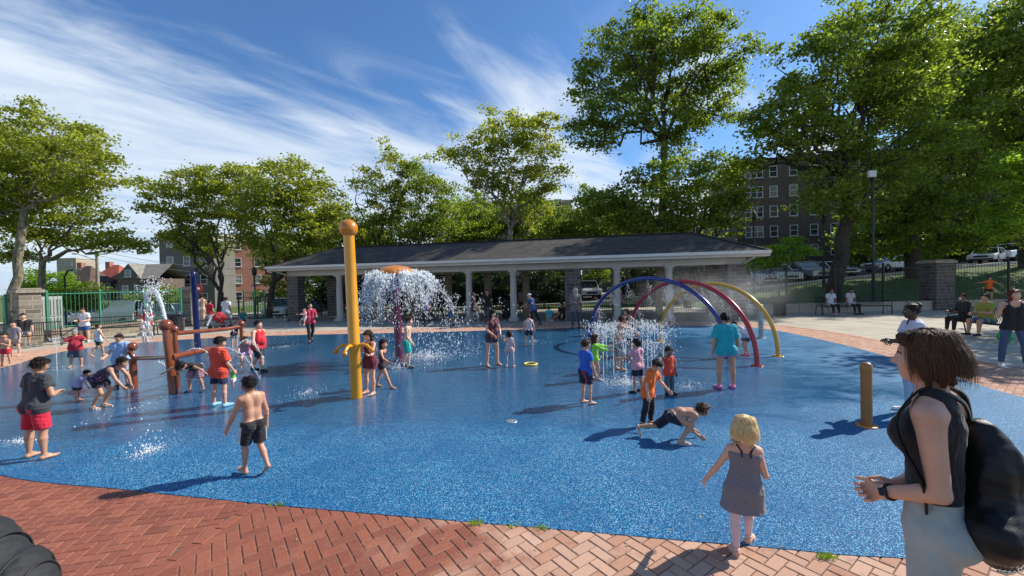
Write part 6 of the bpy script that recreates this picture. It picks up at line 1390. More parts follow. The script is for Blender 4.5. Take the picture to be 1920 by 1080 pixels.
person('boy in a black t-shirt sitting at the left end of the left bench', 36, 655, H=1.5, loc=(GP(36, 652).x, GP(36, 652).y+.15, 0), hd=130, age='teen', skin='light', hair=('short', 'black'), pose=seat_(lean=(0, 10)), wear=[('shirt', BLACK, {}), ('shorts', cloth('light_blue_cloth', (.28, .44, .68)), {}), ('shoes', GREY)])
person('child in black top and striped shorts bending with arms spread under the brown beam', 366, 735, H=.98, hd=178, age='small', skin='tan', hair=('short', 'black'), pose=P(lean=(0, 74), la=((.95, .2, -.35), (.9, .1, -.6)), ra=((1, .2, -.2), (.9, .15, -.55)), ll=((.25, .28, -1), (.12, -.22, -1)), rl=((.25, .28, -1), (.12, -.22, -1)), head=(0, -30)), wear=[('shirt', BLACK, dict(sleeve=.3)), ('shorts', cloth('flag_shorts', (.02, .02, .08), (.7, .35, .42), 'stripes', 190, .1), dict(len=.9, loose=.018)), ('shoes', NVY)])
person('boy in orange-red t-shirt and navy shorts, back turned, by the log frame', 417, 760, top=629, hd=14, age='kid', skin='light', hair=('short', 'black'), pose=P(la=((.10, .3, -1), (-.3, 1, .0)), ra=((.22, .10, -1), (.05, .55, -.75)), head=(35, -18), **stand_w), wear=[('shirt', ORR, dict(loose=.02, hem=.15, sleeve=.75)), ('shorts', NVY, dict(len=.75)), ('shoes', cloth('aqua_shoe', (.25, .50, .62)))])
def toygun():
    g = GP(437, 757); t = thing('water_gun', 'green and white toy water gun held by the boy in the orange-red shirt', 'toy', tuple(WP(437, 706, g.y)), R(20)); m = MB(); m.tube([(0, 0, .10), (0, .0, -.02)], .035, 10); m.build('tank', plain('toy_green', (.15, .65, .08), .3), t); m = MB(); m.box((0, .02, -.06), (.05, .16, .07)); m.build('body', plain('toy_white', (.7, .7, .65), .3), t, bevel=.01); m = MB(); m.box((.0, -.05, -.11), (.035, .04, .10)); m.build('grip', plain('toy_pink', (.6, .2, .3), .3), t, bevel=.008)
toygun()
person('heavy boy in a red tank top and black shorts striding right', 487, 695, top=597, hd=100, age='kid', bulk=1.38, skin='light', hair=('short', 'black'), pose=P(la=((.35, -.75, -.8), (.15, -.85, -.55)), ra=((.45, .35, -1), (.15, .55, -.9)), ll=((.06, -.38, -1), (0, -.62, -1)), rl=((.06, .62, -1), (0, .05, -1)), head=(0, 0)), wear=[('tank', cloth('jersey_red', (.60, .012, .03)), dict(high=True, hem=.11, loose=.014)), ('shorts', BLACK, dict(len=.95, loose=.02)), ('shoes', BLACK)])
person('child in lavender shorts crouching behind the log frame spray', 462, 688, H=1.0, hd=150, age='small', skin='pale', hair=('short', 'brown'), pose=P(lean=(0, 50), la=((.2, .8, -.6), (0, .6, -.8)), ra=((.2, .8, -.6), (0, .6, -.8)), ll=((.25, .7, -1), (.0, -.55, -1)), rl=((.25, .7, -1), (.0, -.55, -1))), wear=[('shirt', cloth('dusty_pink', (.45, .25, .28)), {}), ('shorts', cloth('lilac_cloth', (.50, .33, .58)), dict(len=.6))])
person('person in dark blue with red hair leaning forward behind the brown rear beam', 441, 652, top=600, hd=120, age='kid', skin='light', hair=('short', 'red'), pose=P(lean=(0, 30), la=((.3, .7, -.8), (0, .9, -.2)), ra=((.3, .7, -.8), (0, .9, -.2))), wear=[('shirt', NVY, {}), ('shorts', GREY, {})])
person('person in a teal top sitting near the gate behind the spray', 455, 612, H=1.2, hd=130, age='kid', skin='tan', hair=('short', 'black'), pose=dict(seat=.25, ll=((.3, 1, .2), (0, -.1, -1)), rl=((.3, 1, .2), (0, -.1, -1)), lean=(0, 10)), wear=[('shirt', cloth('deep_teal_cloth', (.01, .16, .20)), {}), ('shorts', BLACK, {})])
person('woman in a red shirt and white trousers walking through the gate, seen from behind', 394, 612, top=562, hd=5, age='adult', fem=1, skin='tan', hair=('short', 'black'), pose=P(**walkL), wear=[('shirt', RED, dict(hem=.12)), ('pants', WHT, {}), ('shoes', WHT)])
person('man in a white t-shirt and shorts walking away through the gate', 425, 613, top=556, hd=5, age='adult', bulk=1.1, skin='brown', hair=('short', 'black'), pose=P(**walkR), wear=[('shirt', WHT, dict(hem=.14, loose=.02)), ('shorts', cloth('silver_cloth', (.5, .5, .5)), dict(len=.95, loose=.02)), ('shoes', BLACK)])
person('person in a striped tan dress standing behind the navy post', 380, 611, top=552, hd=-20, age='adult', fem=1, skin='tan', hair=('bun', 'dark'), pose=P(), wear=[('dress', cloth('tan_stripe', (.42, .27, .17), (.60, .50, .40), 'vstripes', 60, 0), dict(len=.33, flare=.09)), ('shoes', BLACK)])
RS, RSJ = person('person in red top and black trousers holding a baby left of the pavilion', 583, 642, top=567, hd=140, age='adult', fem=1, skin='tan', hair=('pony', 'black'), pose=P(la=((.25, .2, -1), (-.3, .9, .2)), ra=((.25, .2, -1), (-.3, .8, .1)), **walkR), wear=[('shirt', cloth('rose_red_cloth', (.42, .02, .06)), {}), ('pants', BLACK, {}), ('shoes', BLACK)])
b_ = GP(583, 642); person('baby in a pink top carried on the hip of the person in red', 0, 0, H=.66, loc=(b_.x-.06, b_.y-.26, .74), hd=-150, age='tot', skin='light', hair=('buzz', 'dark'), pose=dict(seat=.10, ll=((.6, .7, -.5), (.1, .1, -1)), rl=((.6, .7, -.5), (.1, .1, -1)), la=((.4, .8, -.3), (0, 1, 0)), ra=((.4, .8, -.3), (0, 1, 0))), wear=[('shirt', PINK, {}), ('shorts', WHT, {})])
# around the yellow post and the fountain
person('girl in a maroon swim dress standing right behind the yellow post', 690, 740, top=619, hd=-150, age='kid', fem=1, skin='light', hair=('long', 'dark'), pose=P(la=((.35, .5, -.8), (.4, .8, .1)), ra=((.15, .6, -.8), (-.4, .8, .2)), ll=((.05, .05, -1), (.02, -.03, -1)), rl=((.14, .0, -1), (.04, -.03, -1)), head=(-10, -20)), wear=[('dress', MAR, dict(len=.10, flare=.075))])
person('small girl in a dark swimsuit stepping right with one arm out', 724, 727, top=632, hd=100, age='small', fem=1, skin='tan', hair=('long', 'dark'), pose=P(la=((.25, -.65, -.8), (.0, -.9, -.3)), ra=((.45, .55, -.7), (.1, .8, -.4)), ll=((.04, -.55, -1), (0, -.35, -1)), rl=((.04, .50, -1), (0, .45, -1)), head=(25, -4)), wear=[('suit', cloth('plum_black', (.03, .010, .025)), dict(loose=.006)), ('shorts', cloth('plum_black', (.03, .010, .025)), dict(len=.3))])
person('shirtless boy in turquoise shorts beside the fountain post', 765, 689, top=593, hd=95, age='kid', bulk=1.05, skin='pale', hair=('short', 'brown'), pose=P(la=((.25, -.35, -1), (0, .5, -.9)), ra=((.2, .15, -1), (0, .6, -.8)), ll=((.04, -.18, -1), (0, -.35, -1)), rl=((.04, .22, -1), (0, -.05, -1)), lean=(0, 6)), wear=[('shorts', cloth('aqua_shorts', (.01, .38, .33)), dict(len=.85, loose=.022)), ('shoes', BLACK)])
# centre
person('woman with long dark hair in a maroon top, hands joined, beside a small child', 926, 686, top=580, hd=145, age='adult', fem=2, bulk=1.05, skin='light', hair=('long', 'black'), pose=P(la=((.18, .30, -1), (-.35, .7, -.6)), ra=((.18, .30, -1), (-.45, .7, -.55)), head=(-25, -16), **stand_w), wear=[('shirt', cloth('dark_maroon', (.10, .02, .035)), dict(hem=.14, sleeve=.4)), ('shorts', cloth('dark_denim', (.04, .05, .08)), dict(len=.42))])
person('small child in a pale pink top and tights beside the dark-haired woman', 957, 687, top=619, hd=20, age='small', fem=1, skin='light', hair=('bob', 'dark'), pose=P(la=((.5, .5, -.5), (.3, .8, .2)), ra=((.2, .1, -1), (0, .1, -1)), **stand_w), wear=[('tank', cloth('pale_pink', (.60, .42, .42)), dict(hem=.14, high=True)), ('pants', cloth('lavender_tights', (.38, .36, .50)), dict(loose=.004))])
person('child in pinkish tank top and navy shorts walking toward the pavilion', 992, 648, top=588, hd=-8, age='kid', skin='light', hair=('short', 'brown'), pose=P(la=((.35, .0, -1), (.2, .2, -1)), ra=((.3, -.1, -1), (.2, .2, -1)), **stand_w), wear=[('tank', cloth('rose_white', (.60, .45, .45)), dict(high=True)), ('shorts', NVY, dict(len=.75))])
person('man in dark shirt and grey jeans striding left before the pavilion columns', 890, 612, top=546, hd=85, age='adult', skin='brown', hair=('short', 'black'), pose=P(la=((.2, -.3, -1), (.05, .3, -1)), ra=((.2, .3, -1), (0, .6, -.8)), ll=((.04, -.50, -1), (0, -.40, -1)), rl=((.04, .55, -1), (0, .15, -1))), wear=[('shirt', cloth('dark_plum_cloth', (.03, .015, .03)), dict(hem=.13)), ('pants', cloth('grey_denim', (.16, .19, .24)), {}), ('shoes', WHT)])
person('person in black standing just right of the striding man', 915, 603, top=543, hd=175, age='adult', skin='tan', hair=('short', 'black'), pose=P(la=((.2, .2, -1), (-.3, .9, 0)), ra=((.2, .2, -1), (-.3, .9, .1))), wear=[('shirt', BLACK, {}), ('pants', cloth('dark_denim', (.04, .05, .08)), {}), ('shoes', BLACK)])
person('person in a grey top and black shorts standing right of the central column', 980, 590, top=540, hd=160, age='adult', fem=1, skin='brown', hair=('pony', 'black'), pose=P(), wear=[('shirt', GREY, {}), ('shorts', BLACK, dict(len=.9)), ('shoes', BLACK)])
person('man in a white sun hat and blue shirt leaning forward in the pavilion shade', 1003, 611, top=548, hd=-60, age='adult', skin='tan', hair=('hat', 'grey'), pose=P(lean=(0, 20), la=((.1, .6, -1), (0, .9, -.4)), ra=((.1, .4, -1), (0, .9, -.5)), ll=((.05, .3, -1), (0, -.1, -1)), rl=((.05, -.35, -1), (0, -.55, -1))), wear=[('shirt', cloth('steel_blue_cloth', (.05, .09, .24)), dict(hem=.13, loose=.02)), ('pants', BLACK, {}), ('shoes', BLACK)])
person('child in a teal t-shirt standing in front of the pavilion beside the stone pier', 1029, 612, top=574, hd=-20, age='small', skin='tan', hair=('short', 'dark'), pose=P(), wear=[('shirt', TEAL, dict(hem=.14)), ('shorts', GREY, {})])
person('person in dark clothes sitting on the ground by the stone pier', 1056, 600, H=1.6, hd=-140, age='adult', skin='tan', hair=('long', 'black'), pose=dict(seat=.05, ll=((.25, .9, .5), (0, .55, -1)), rl=((.25, .9, .2), (0, .9, -.4)), lean=(0, 10)), wear=[('shirt', BLACK, {}), ('pants', BLACK, {}), ('shoes', WHT)])
person('woman in a pale headscarf, brown jacket and jeans standing by the stone pier', 1081, 616, top=540, hd=170, age='adult', fem=1, skin='tan', hair=('scarf', 'grey'), pose=P(la=((.15, .1, -1), (-.45, .8, .15)), ra=((.15, .1, -1), (-.5, .8, .0)), head=(10, -10)), wear=[('shirt', cloth('taupe_cloth', (.20, .15, .135)), dict(sleeve=1.9, hem=.16, loose=.016)), ('pants', cloth('dark_denim', (.04, .05, .08)), {}), ('shoes', BLACK)])
person('man in a white sleeveless shirt standing in shade behind the blue arch', 1157, 597, top=532, hd=5, age='adult', bulk=1.08, skin='brown', hair=('short', 'black'), pose=P(), wear=[('tank', WHT, dict(high=True, loose=.02, hem=.12)), ('shorts', BLACK, dict(len=1.0, loose=.02)), ('shoes', BLACK)])
person('child in a dark patterned outfit behind the left foot of the blue arch', 1119, 628, top=574, hd=40, age='kid', fem=1, skin='tan', hair=('bun', 'black'), pose=P(), wear=[('dress', cloth('dark_pattern', (.03, .03, .10), (.45, .45, .5), 'blotch', 45, .55), dict(len=.22, flare=.09))])
# under the arches
person('shirtless boy in patterned trunks reaching both arms to the right over the jets', 1164, 694, top=590, hd=75, age='kid', skin='tan', hair=('short', 'brown'), pose=P(la=((.05, .95, .1), (-.0, .8, -.75)), ra=((.1, .8, -.1), (0, .8, -.8)), lean=(0, 12), ll=((.08, .05, -1), (0, -.1, -1)), rl=((.1, .2, -1), (0, -.1, -1)), head=(0, -10)), wear=[('shorts', cloth('patterned_trunks', (.08, .09, .12), (.65, .65, .62), 'blotch', 42, .5), dict(len=1.0, loose=.022))])
person('dark-haired woman in a flowered black dress behind the shirtless boy', 1182, 668, top=577, hd=-100, age='adult', fem=1, skin='tan', hair=('bob', 'black'), pose=P(lean=(0, 14), la=((.1, .5, -1), (0, .9, -.4)), ra=((.1, .5, -1), (0, .9, -.4))), wear=[('dress', cloth('black_floral', (.015, .012, .02), (.45, .12, .15), 'blotch', 50, .62), dict(len=.25, flare=.08)), ('sandals', BLACK)])
person('girl with wet hair in a lime green rash shirt, arm stretched to the right', 1119, 712, top=626, hd=95, age='small', fem=1, skin='light', hair=('long', 'brown'), pose=P(la=((.2, .9, -.2), (.1, 1, -.05)), ra=((.3, .8, -.4), (.1, 1, -.1)), rl=((.08, .28, -1), (0, -.1, -1)), ll=((.06, -.1, -1), (0, -.25, -1)), head=(10, 5)), wear=[('shirt', LIME, dict(sleeve=1.8, loose=.006)), ('shorts', LIME, dict(len=.25))])
person('small boy in a royal blue rash shirt and dark red-trimmed shorts, facing right', 1104, 756, top=635, hd=60, age='kid', skin='light', hair=('short', 'brown'), pose=P(la=((.18, .15, -1), (.02, .35, -1)), ra=((.12, .2, -1), (.0, .4, -1)), head=(10, -8), ll=((.06, .0, -1), (.0, -.05, -1)), rl=((.08, .10, -1), (.0, .0, -1))), wear=[('shirt', RBLUE, dict(loose=.008, hem=.11)), ('shorts', cloth('navy_red', (.015, .015, .05), (.35, .01, .03), 'vstripes', 30, .5), dict(len=.8))])
person('child in a pink t-shirt with back to the camera beside the jets', 1193, 735, top=635, hd=-35, age='kid', skin='tan', hair=('curly', 'black'), pose=P(la=((.3, .6, -.8), (.3, .8, -.1)), ra=((.2, .2, -1), (0, .4, -1)), **stand_w), wear=[('shirt', PINK, dict(loose=.014, hem=.12)), ('shorts', NVY, dict(len=.8)), ('shoes', BLACK)])
person('toddler in an orange-red t-shirt and grey trousers with one arm raised', 1258, 740, top=650, hd=155, age='tot', skin='brown', hair=('curly', 'black'), pose=P(la=((.22, .1, -1), (.0, .3, -1)), ra=((.75, .45, .25), (.7, .3, .45)), head=(30, -10)), wear=[('shirt', ORR, dict(loose=.014, hem=.12)), ('pants', cloth('grey_green_cloth', (.09, .13, .15)), dict(loose=.012)), ('shoes', BLACK)])
person('boy in an orange t-shirt and black trousers looking down, in front of the jets', 1218, 799, top=667, hd=125, age='kid', skin='light', hair=('short', 'dark'), pose=P(la=((.10, .55, -1), (.0, .75, -.75)), ra=((.2, -.25, -1), (.05, .15, -1)), lean=(0, 12), head=(0, -40), ll=((.07, .12, -1), (0, -.12, -1)), rl=((.08, -.10, -1), (0, -.22, -1))), wear=[('shirt', ORA, dict(loose=.016, hem=.14, sleeve=.7)), ('pants', cloth('black_trousers', (.010, .010, .018)), dict(loose=.010)), ('shoes', BLACK)])
person('shirtless boy in black shorts crouching with both hands on the pad', 1240, 826, H=.97, hd=97, age='kid', skin='tan', hair=('mop', 'brown'), pose=P(lean=(0, 74, 16), la=((.05, -.35, -.9), (.0, .75, -.62)), ra=((.05, -.5, -.9), (.0, .8, -.60)), ll=((.12, -.62, -.55), (.02, -1, -.05), (.05, .30, -1)), rl=((.34, .95, -.30), (.0, -.62, -.85)), head=(0, 40)), wear=[('shorts', cloth('black_blue_cloth', (.008, .010, .03)), dict(len=.95, loose=.012)), ('sandals', WHT)])
person('girl in a turquoise t-shirt and pink shoes seen from behind under the red arch', 1359, 727, top=585, hd=4, age='teen', fem=1, bulk=1.12, skin='tan', hair=('pony', 'black'), pose=P(la=((.28, .0, -1), (.02, .2, -1)), ra=((.30, .0, -1), (.05, .2, -1)), head=(0, -12), ll=((.10, .0, -1), (.03, -.02, -1)), rl=((.10, .03, -1), (.03, -.02, -1))), wear=[('shirt', TEAL, dict(loose=.018, hem=.13, sleeve=.75)), ('shorts', cloth('blue_pink_shorts', (.25, .25, .42)), dict(len=.38)), ('shoes', cloth('pink_shoe', (.68, .18, .42)))])
person('child in a white top and dark shorts bending down behind the red arch', 1398, 667, H=1.05, hd=-95, age='kid', skin='light', hair=('short', 'brown'), pose=P(lean=(0, 50), la=((.1, .5, -1), (0, .3, -1)), ra=((.1, .3, -1), (0, .3, -1)), ll=((.06, .42, -1), (0, -.35, -1)), rl=((.06, .28, -1), (0, -.35, -1))), wear=[('shirt', cloth('lilac_white', (.60, .58, .66)), {}), ('shorts', cloth('slate_cloth', (.06, .08, .11)), {}), ('shoes', cloth('coral_shoe', (.80, .18, .18)))])
# right side
person('woman in white t-shirt with folded arms and light jeans behind the nearest woman', 1703, 775, top=568, hd=-70, age='adult', fem=2, skin='dark', hair=('bun', 'black'), pose=P(la=((.15, .35, -1), (-.75, .65, .12)), ra=((.12, .35, -1), (-.75, .65, .05)), head=(2, -3)), wear=[('shirt', cloth('lilac_white', (.60, .58, .66)), dict(hem=.10, loose=.012)), ('pants', LJEAN, dict(loose=.008)), ('shoes', WHT)])
person('woman in a black top and ripped blue jeans standing at the right edge', 1904, 690, top=542, hd=-150, age='adult', fem=2, skin='light', hair=('long', 'red'), pose=P(la=((.35, .2, -1), (-.1, .9, -.1)), ra=((.45, .3, -1), (-.1, .6, .8)), head=(-20, 0), **stand_w), wear=[('tank', BLACK, dict(high=False)), ('pants', JEAN, dict(loose=.006)), ('shoes', WHT)])
bx_, by_ = BR.x, BR.y+.1
def on_bench(s, f=.02): a = R(-95); return (bx_+math.cos(a)*s-math.sin(a)*f, by_+math.sin(a)*s+math.cos(a)*f, 0)
person('woman in an olive green top sitting on the right bench', 0, 0, H=1.62, loc=on_bench(.1), hd=-88, age='adult', fem=2, bulk=1.15, skin='tan', hair=('short', 'dark'), pose=seat_(lean=(0, 4), la=((.2, .4, -1), (-.5, .8, .1)), ra=((.2, .4, -1), (-.4, .8, -.1))), wear=[('shirt', cloth('olive_cloth', (.26, .28, .03)), dict(sleeve=.7)), ('shorts', cloth('blue_cloth', (.03, .09, .32)), dict(len=.8)), ('shoes', BLACK)])
person('person in black with a white face mask at the far end of the right bench', 0, 0, H=1.6, loc=on_bench(-.58), hd=-80, age='adult', skin='brown', hair=('short', 'black'), pose=seat_(lean=(0, 2), la=((.15, .3, -1), (-.3, .9, 0)), ra=((.15, .3, -1), (-.3, .9, 0))), wear=[('shirt', BLACK, dict(sleeve=1.9)), ('pants', BLACK, {}), ('shoes', BLACK)], extra=lambda o, J, res: part('face_mask', SDF().ell(J['HC']+J['hm'] @ (np.array([0, .36, -.20])*J['hh']), np.array((.20, .13, .19))*J['hh'], J['hm']), .009, WHT, o))
person('child in an orange t-shirt standing on the low wall behind the right bench', 0, 0, H=1.25, loc=(WP(1857, 560, 21.7).x, 21.75, .46), hd=-150, age='kid', skin='tan', hair=('short', 'black'), pose=P(la=((.6, .3, -.4), (.4, .4, -.5)), ra=((.9, .3, -.2), (.9, .2, -.1)), lean=(0, 8)), wear=[('shirt', ORA, {}), ('shorts', BLACK, {})])
bm_ = BM
person('person in a pale blue shirt sitting on the shaded bench at right, left one', 0, 0, H=1.65, loc=(bm_.x-1.15, bm_.y, 0), hd=178, age='adult', skin='brown', hair=('short', 'black'), pose=seat_(lean=(0, 8)), wear=[('shirt', cloth('pale_blue_cloth', (.45, .52, .62)), {}), ('pants', BLACK, {}), ('shoes', PINK)])
person('person in a light grey shirt and dark cap sitting on the shaded bench at right', 0, 0, H=1.65, loc=(bm_.x-.2, bm_.y, 0), hd=170, age='adult', skin='brown', hair=('cap', 'black'), pose=seat_(lean=(0, 8)), wear=[('shirt', cloth('light_grey_cloth', (.42, .43, .45)), {}), ('pants', BLACK, {}), ('shoes', BLACK)])
person('person in purple standing in the pavilion shade behind the fountain water', 800, 612, top=552, hd=170, age='adult', fem=1, skin='brown', hair=('long', 'black'), pose=P(), wear=[('shirt', cloth('purple_cloth', (.10, .05, .20)), {}), ('pants', BLACK, {}), ('shoes', BLACK)])
person('person in blue shorts standing in the shade behind the yellow post', 845, 610, top=560, hd=-150, age='adult', skin='brown', hair=('short', 'black'), pose=P(), wear=[('shirt', cloth('dark_grey_cloth', (.06, .06, .07)), {}), ('shorts', cloth('blue_cloth', (.03, .09, .32)), dict(len=.9)), ('shoes', BLACK)])
# green bag, strollers
g = GP(1885, 642); t = thing('bag', 'bright green bag on the ground beside the right bench', 'bag', (g.x, g.y, 0)); part('bag_body', SDF().ell((0, 0, .17), (.20, .13, .18), None, .03).cone((-.1, 0, .28), (.1, 0, .28), .04, .04, .06), .012, plain('bag_green', (.02, .42, .08), .5), t, disp=lambda P: .012*noise3(P, 22, 3)); m = MB(); m.tube([(-.1, 0, .3), (-.06, 0, .42), (.06, 0, .42), (.1, 0, .3)], .012, 6); m.build('handle', plain('bag_green', (.02, .42, .08), .5), t)
def stroller(label, loc, rz, fab, frame, detail=True):
    t = thing('stroller', label, 'stroller', loc, rz); S = SDF(); S.ell((0, .0, .78), (.25, .30, .26), None, .02); S.ell((0, .12, .70), (.235, .26, .22), None, .03); S.ell((0, -.20, .66), (.20, .24, .21), None, .012)
    [(lambda m_: (m_.tube([(rx_*math.cos(a), yy, cz+rz_*math.sin(a)) for a in ([math.pi*(.62+.5*i/24) for i in range(25)] if pale else [math.pi*(-.1+1.2*i/24) for i in range(25)])], .010 if pale else .005, 6), m_.build('piping', plain('piping_pale', (.5, .55, .48), .5) if pale else BLKP, t)))(MB()) for yy, cz, rx_, rz_, pale in ((-.17, .78, .214, .222, True), (-.05, .78, .252, .262, False), (-.25, .78, .150, .156, False), (-.33, .66, .172, .180, False), (-.40, .66, .115, .122, False))] if detail else None
    part('canopy', S, .010 if detail else .02, fab, t, clips=[((0, .0, .50), (0, 0, -1))], disp=lambda P: .010*noise3(P*np.array([.5, 1.6, .6]), 24, 2)+.004*noise3(P, 55, 5))
    S = SDF(); S.cone((-.13, -.05, .42), (.13, -.05, .42), .11, .11, .05).cone((-.13, .15, .60), (.13, .15, .60), .08, .08, .1).cone((-.12, -.28, .33), (.12, -.28, .33), .06, .06, .08); part('seat', S, .014 if detail else .02, fab, t)
    for s in (-1, 1):
        m = MB(); m.tube([(s*.26, .42, 1.02), (s*.26, .30, .80), (s*.26, .02, .48), (s*.25, -.42, .14)], .014, 8); m.tube([(s*.26, .05, .50), (s*.26, .38, .12)], .014, 8); m.build('frame_side', frame, t)
        for yy, r in ((-.44, .10), (.40, .13)):
            m = MB(); m.lathe([(r*.7, -.02), (r, -.015), (r, .015), (r*.7, .02)], (s*.27, yy, r), 18, M=Matrix.Rotation(math.pi/2, 3, 'Y')); w = m.build('wheel', TYRE, t); m = MB(); m.lathe([(.001, -.012), (r*.72, -.012), (r*.72, .012), (.001, .012)], (s*.27, yy, r), 14, M=Matrix.Rotation(math.pi/2, 3, 'Y')); m.build('rim', RIM, w)
    m = MB(); m.tube([(-.26, .42, 1.02), (-.2, .45, 1.05), (.2, .45, 1.05), (.26, .42, 1.02)], .018, 8); m.build('handlebar', BLKP, t); return t
g = WP(-104, 1000, 1.86); st_ = stroller('dark grey baby stroller with folded canopy cut off by the lower left corner', (g.x-.02, 1.86, 0), R(97), plain('stroller_fabric', (.016, .018, .020), .75, var=.15, bmp=.4, bscale=120), STEEL); st_.scale = (.95, .95, .94)
#, (.0+.09, -.235, .66), (.16, -.20, .74), (.18, -.12, .86)], .010, 6)
g = GP(412, 616); stroller('red stroller standing by the gate between the two walkers', (g.x, g.y, 0), R(160), plain('red_fabric', (.42, .02, .03), .7), STEEL, detail=False).scale = (.78, .78, .78)
# ------------------------------------------------------------------ water in the air
def watermat():
    m, nt, N, L, b = newmat('white_water'); b.inputs['Base Color'].default_value = (.93, .96, .98, 1); b.inputs['Roughness'].default_value = .12; b.inputs['IOR'].default_value = 1.33; b.inputs['Transmission Weight'].default_value = .12
    t = N.new('ShaderNodeBsdfTranslucent'); t.inputs[0].default_value = (.96, .98, 1, 1); mx = N.new('ShaderNodeMixShader'); mx.inputs[0].default_value = .35; L.new(b.outputs[0], mx.inputs[1]); L.new(t.outputs[0], mx.inputs[2]); L.new(mx.outputs[0], N['Material Output'].inputs[0]); return m
WTR = watermat(); wr = np.random.RandomState(99)
def drops(name, P, S, label, cat='water spray', stretch=None, loc=None):
    """octahedral drops at P with size S, drawn out along their motion"""
    n = len(P); base = np.array([(1, 0, 0), (-1, 0, 0), (0, 1, 0), (0, -1, 0), (0, 0, 1), (0, 0, -1)], float); F = np.array([(0, 2, 4), (2, 1, 4), (1, 3, 4), (3, 0, 4), (2, 0, 5), (1, 2, 5), (3, 1, 5), (0, 3, 5)])
    st = wr.uniform(1.2, 3.2, n) if stretch is None else stretch; sc = np.stack([S*wr.uniform(.6, 1.1, n), S*wr.uniform(.6, 1.1, n), S*st], 1)
    V = P[:, None, :]+base[None]*sc[:, None, :]; V = V.reshape(-1, 3); Q = (F[None]+np.arange(n)[:, None, None]*6).reshape(-1, 3)
    o = link_mesh(name, np_mesh(name, V, Q, [WTR], smooth=True)); setp(o, label, cat, kind='stuff')
    return o
# the curtain falling from the mushroom dome
mx_, my_, mh = MUSH
def curtain():
    P = []; S = []; z0 = mh-.25
    nj = 38
    for j in range(nj):
        a = 2*math.pi*j/nj+wr.uniform(-.06, .06); v = 1.45+.45*math.sin(a*3+1)+wr.uniform(-.4, .4); vz = .45+.5*math.sin(a*5)+wr.uniform(-.3, .3)
        n = 380
        t = wr.rand(n)**.8*.80; w_ = .012+.11*t; r = .47+v*t*(1-.25*t); x = mx_+r*math.cos(a)+wr.normal(0, 1, n)*w_+.42*t*t; y = my_+r*math.sin(a)*.85+wr.normal(0, 1, n)*w_; z = z0+vz*t-4.9*t*t+wr.normal(0, 1, n)*w_
        P.append(np.stack([x, y, z], 1)); S.append(np.where(t < .30, wr.uniform(.009, .022, n), wr.uniform(.004, .012, n))*np.where(wr.rand(n) < .06, 1.7, 1))
    n = 1500; t = wr.rand(n)*.5; a = wr.rand(n)*6.28; P.append(np.stack([mx_+np.cos(a)*(.35+1.3*t)+.3*t, my_+np.sin(a)*(.3+1.1*t), z0+.06+.5*t-4.9*t*t+wr.normal(0, .03, n)], 1)); S.append(wr.uniform(.008, .018, n))
    n = 700; P.append(np.stack([mx_+1.2+wr.gamma(2, .35, n), my_+wr.normal(0, .5, n), wr.uniform(.1, 1.7, n)], 1)); S.append(wr.uniform(.006, .013, n))
    P = np.concatenate(P); S = np.concatenate(S); k = (P[:, 2] > .02) & ((P[:, 2] > mh-1.0+.3*np.sin(P[:, 0]*9)) | (wr.rand(len(P)) < .35)) & (np.sin(P[:, 0]*14+P[:, 2]*9)+np.cos(P[:, 1]*13-P[:, 2]*6) > -1.1+wr.rand(len(P))*.6); return P[k], S[k]
P_, S_ = curtain(); drops('water_curtain', P_, S_, 'white dome of falling water and flying drops round the mushroom fountain')
# vertical jets under the arches, each a thing
def jet(px, py, topy, label, r=.006, n=120, sp=.05, group='thin vertical water jets under the arches'):
    g = GP(px, py); h = WP(px, topy, g.y).z; t = thing('water_jet', label, 'water jet', (g.x, g.y, 0), 0, group); m = MB(); pts = []
    for i in range(15): f = i/14; pts.append((wr.normal(0, .004)*f, wr.normal(0, .004)*f, h*f*.97))
    m.tube(pts, [r*(1-.35*i/14)*wr.uniform(.6, 1.25) for i in range(15)], 6); m.build('stream', WTR, t)
    z = h-abs(wr.normal(0, h*.16, n)); P = np.stack([wr.normal(0, 1, n)*sp*(.4+z/h), wr.normal(0, 1, n)*sp*(.4+z/h), z], 1); S = wr.uniform(.004, .010, n)
    m = MB(); b = np.array([(1, 0, 0), (-1, 0, 0), (0, 1, 0), (0, -1, 0), (0, 0, 1), (0, 0, -1)]); F = [(0, 2, 4), (2, 1, 4), (1, 3, 4), (3, 0, 4), (2, 0, 5), (1, 2, 5), (3, 1, 5), (0, 3, 5)]
    for p, s in zip(P, S): m.add([tuple(p+q*s*np.array([1, 1, 1.8])) for q in b], F, True)
    d = m.build('drops', WTR, t); d['kind'] = 'stuff'; return t
for i, (px, py, ty) in enumerate([(1122, 692, 606), (1132, 712, 612), (1151, 702, 604), (1174, 716, 618), (1186, 706, 612), (1215, 700, 604), (1222, 724, 640), (1206, 684, 600), (1138, 682, 606), (1244, 700, 622), (1162, 682, 604), (1228, 684, 606)]):
    jet(px, py, ty, 'thin vertical water jet in the ring under the arches', r=.008)
jet(107, 694, 632, 'single thin water jet at the left edge of the pad', group=None)
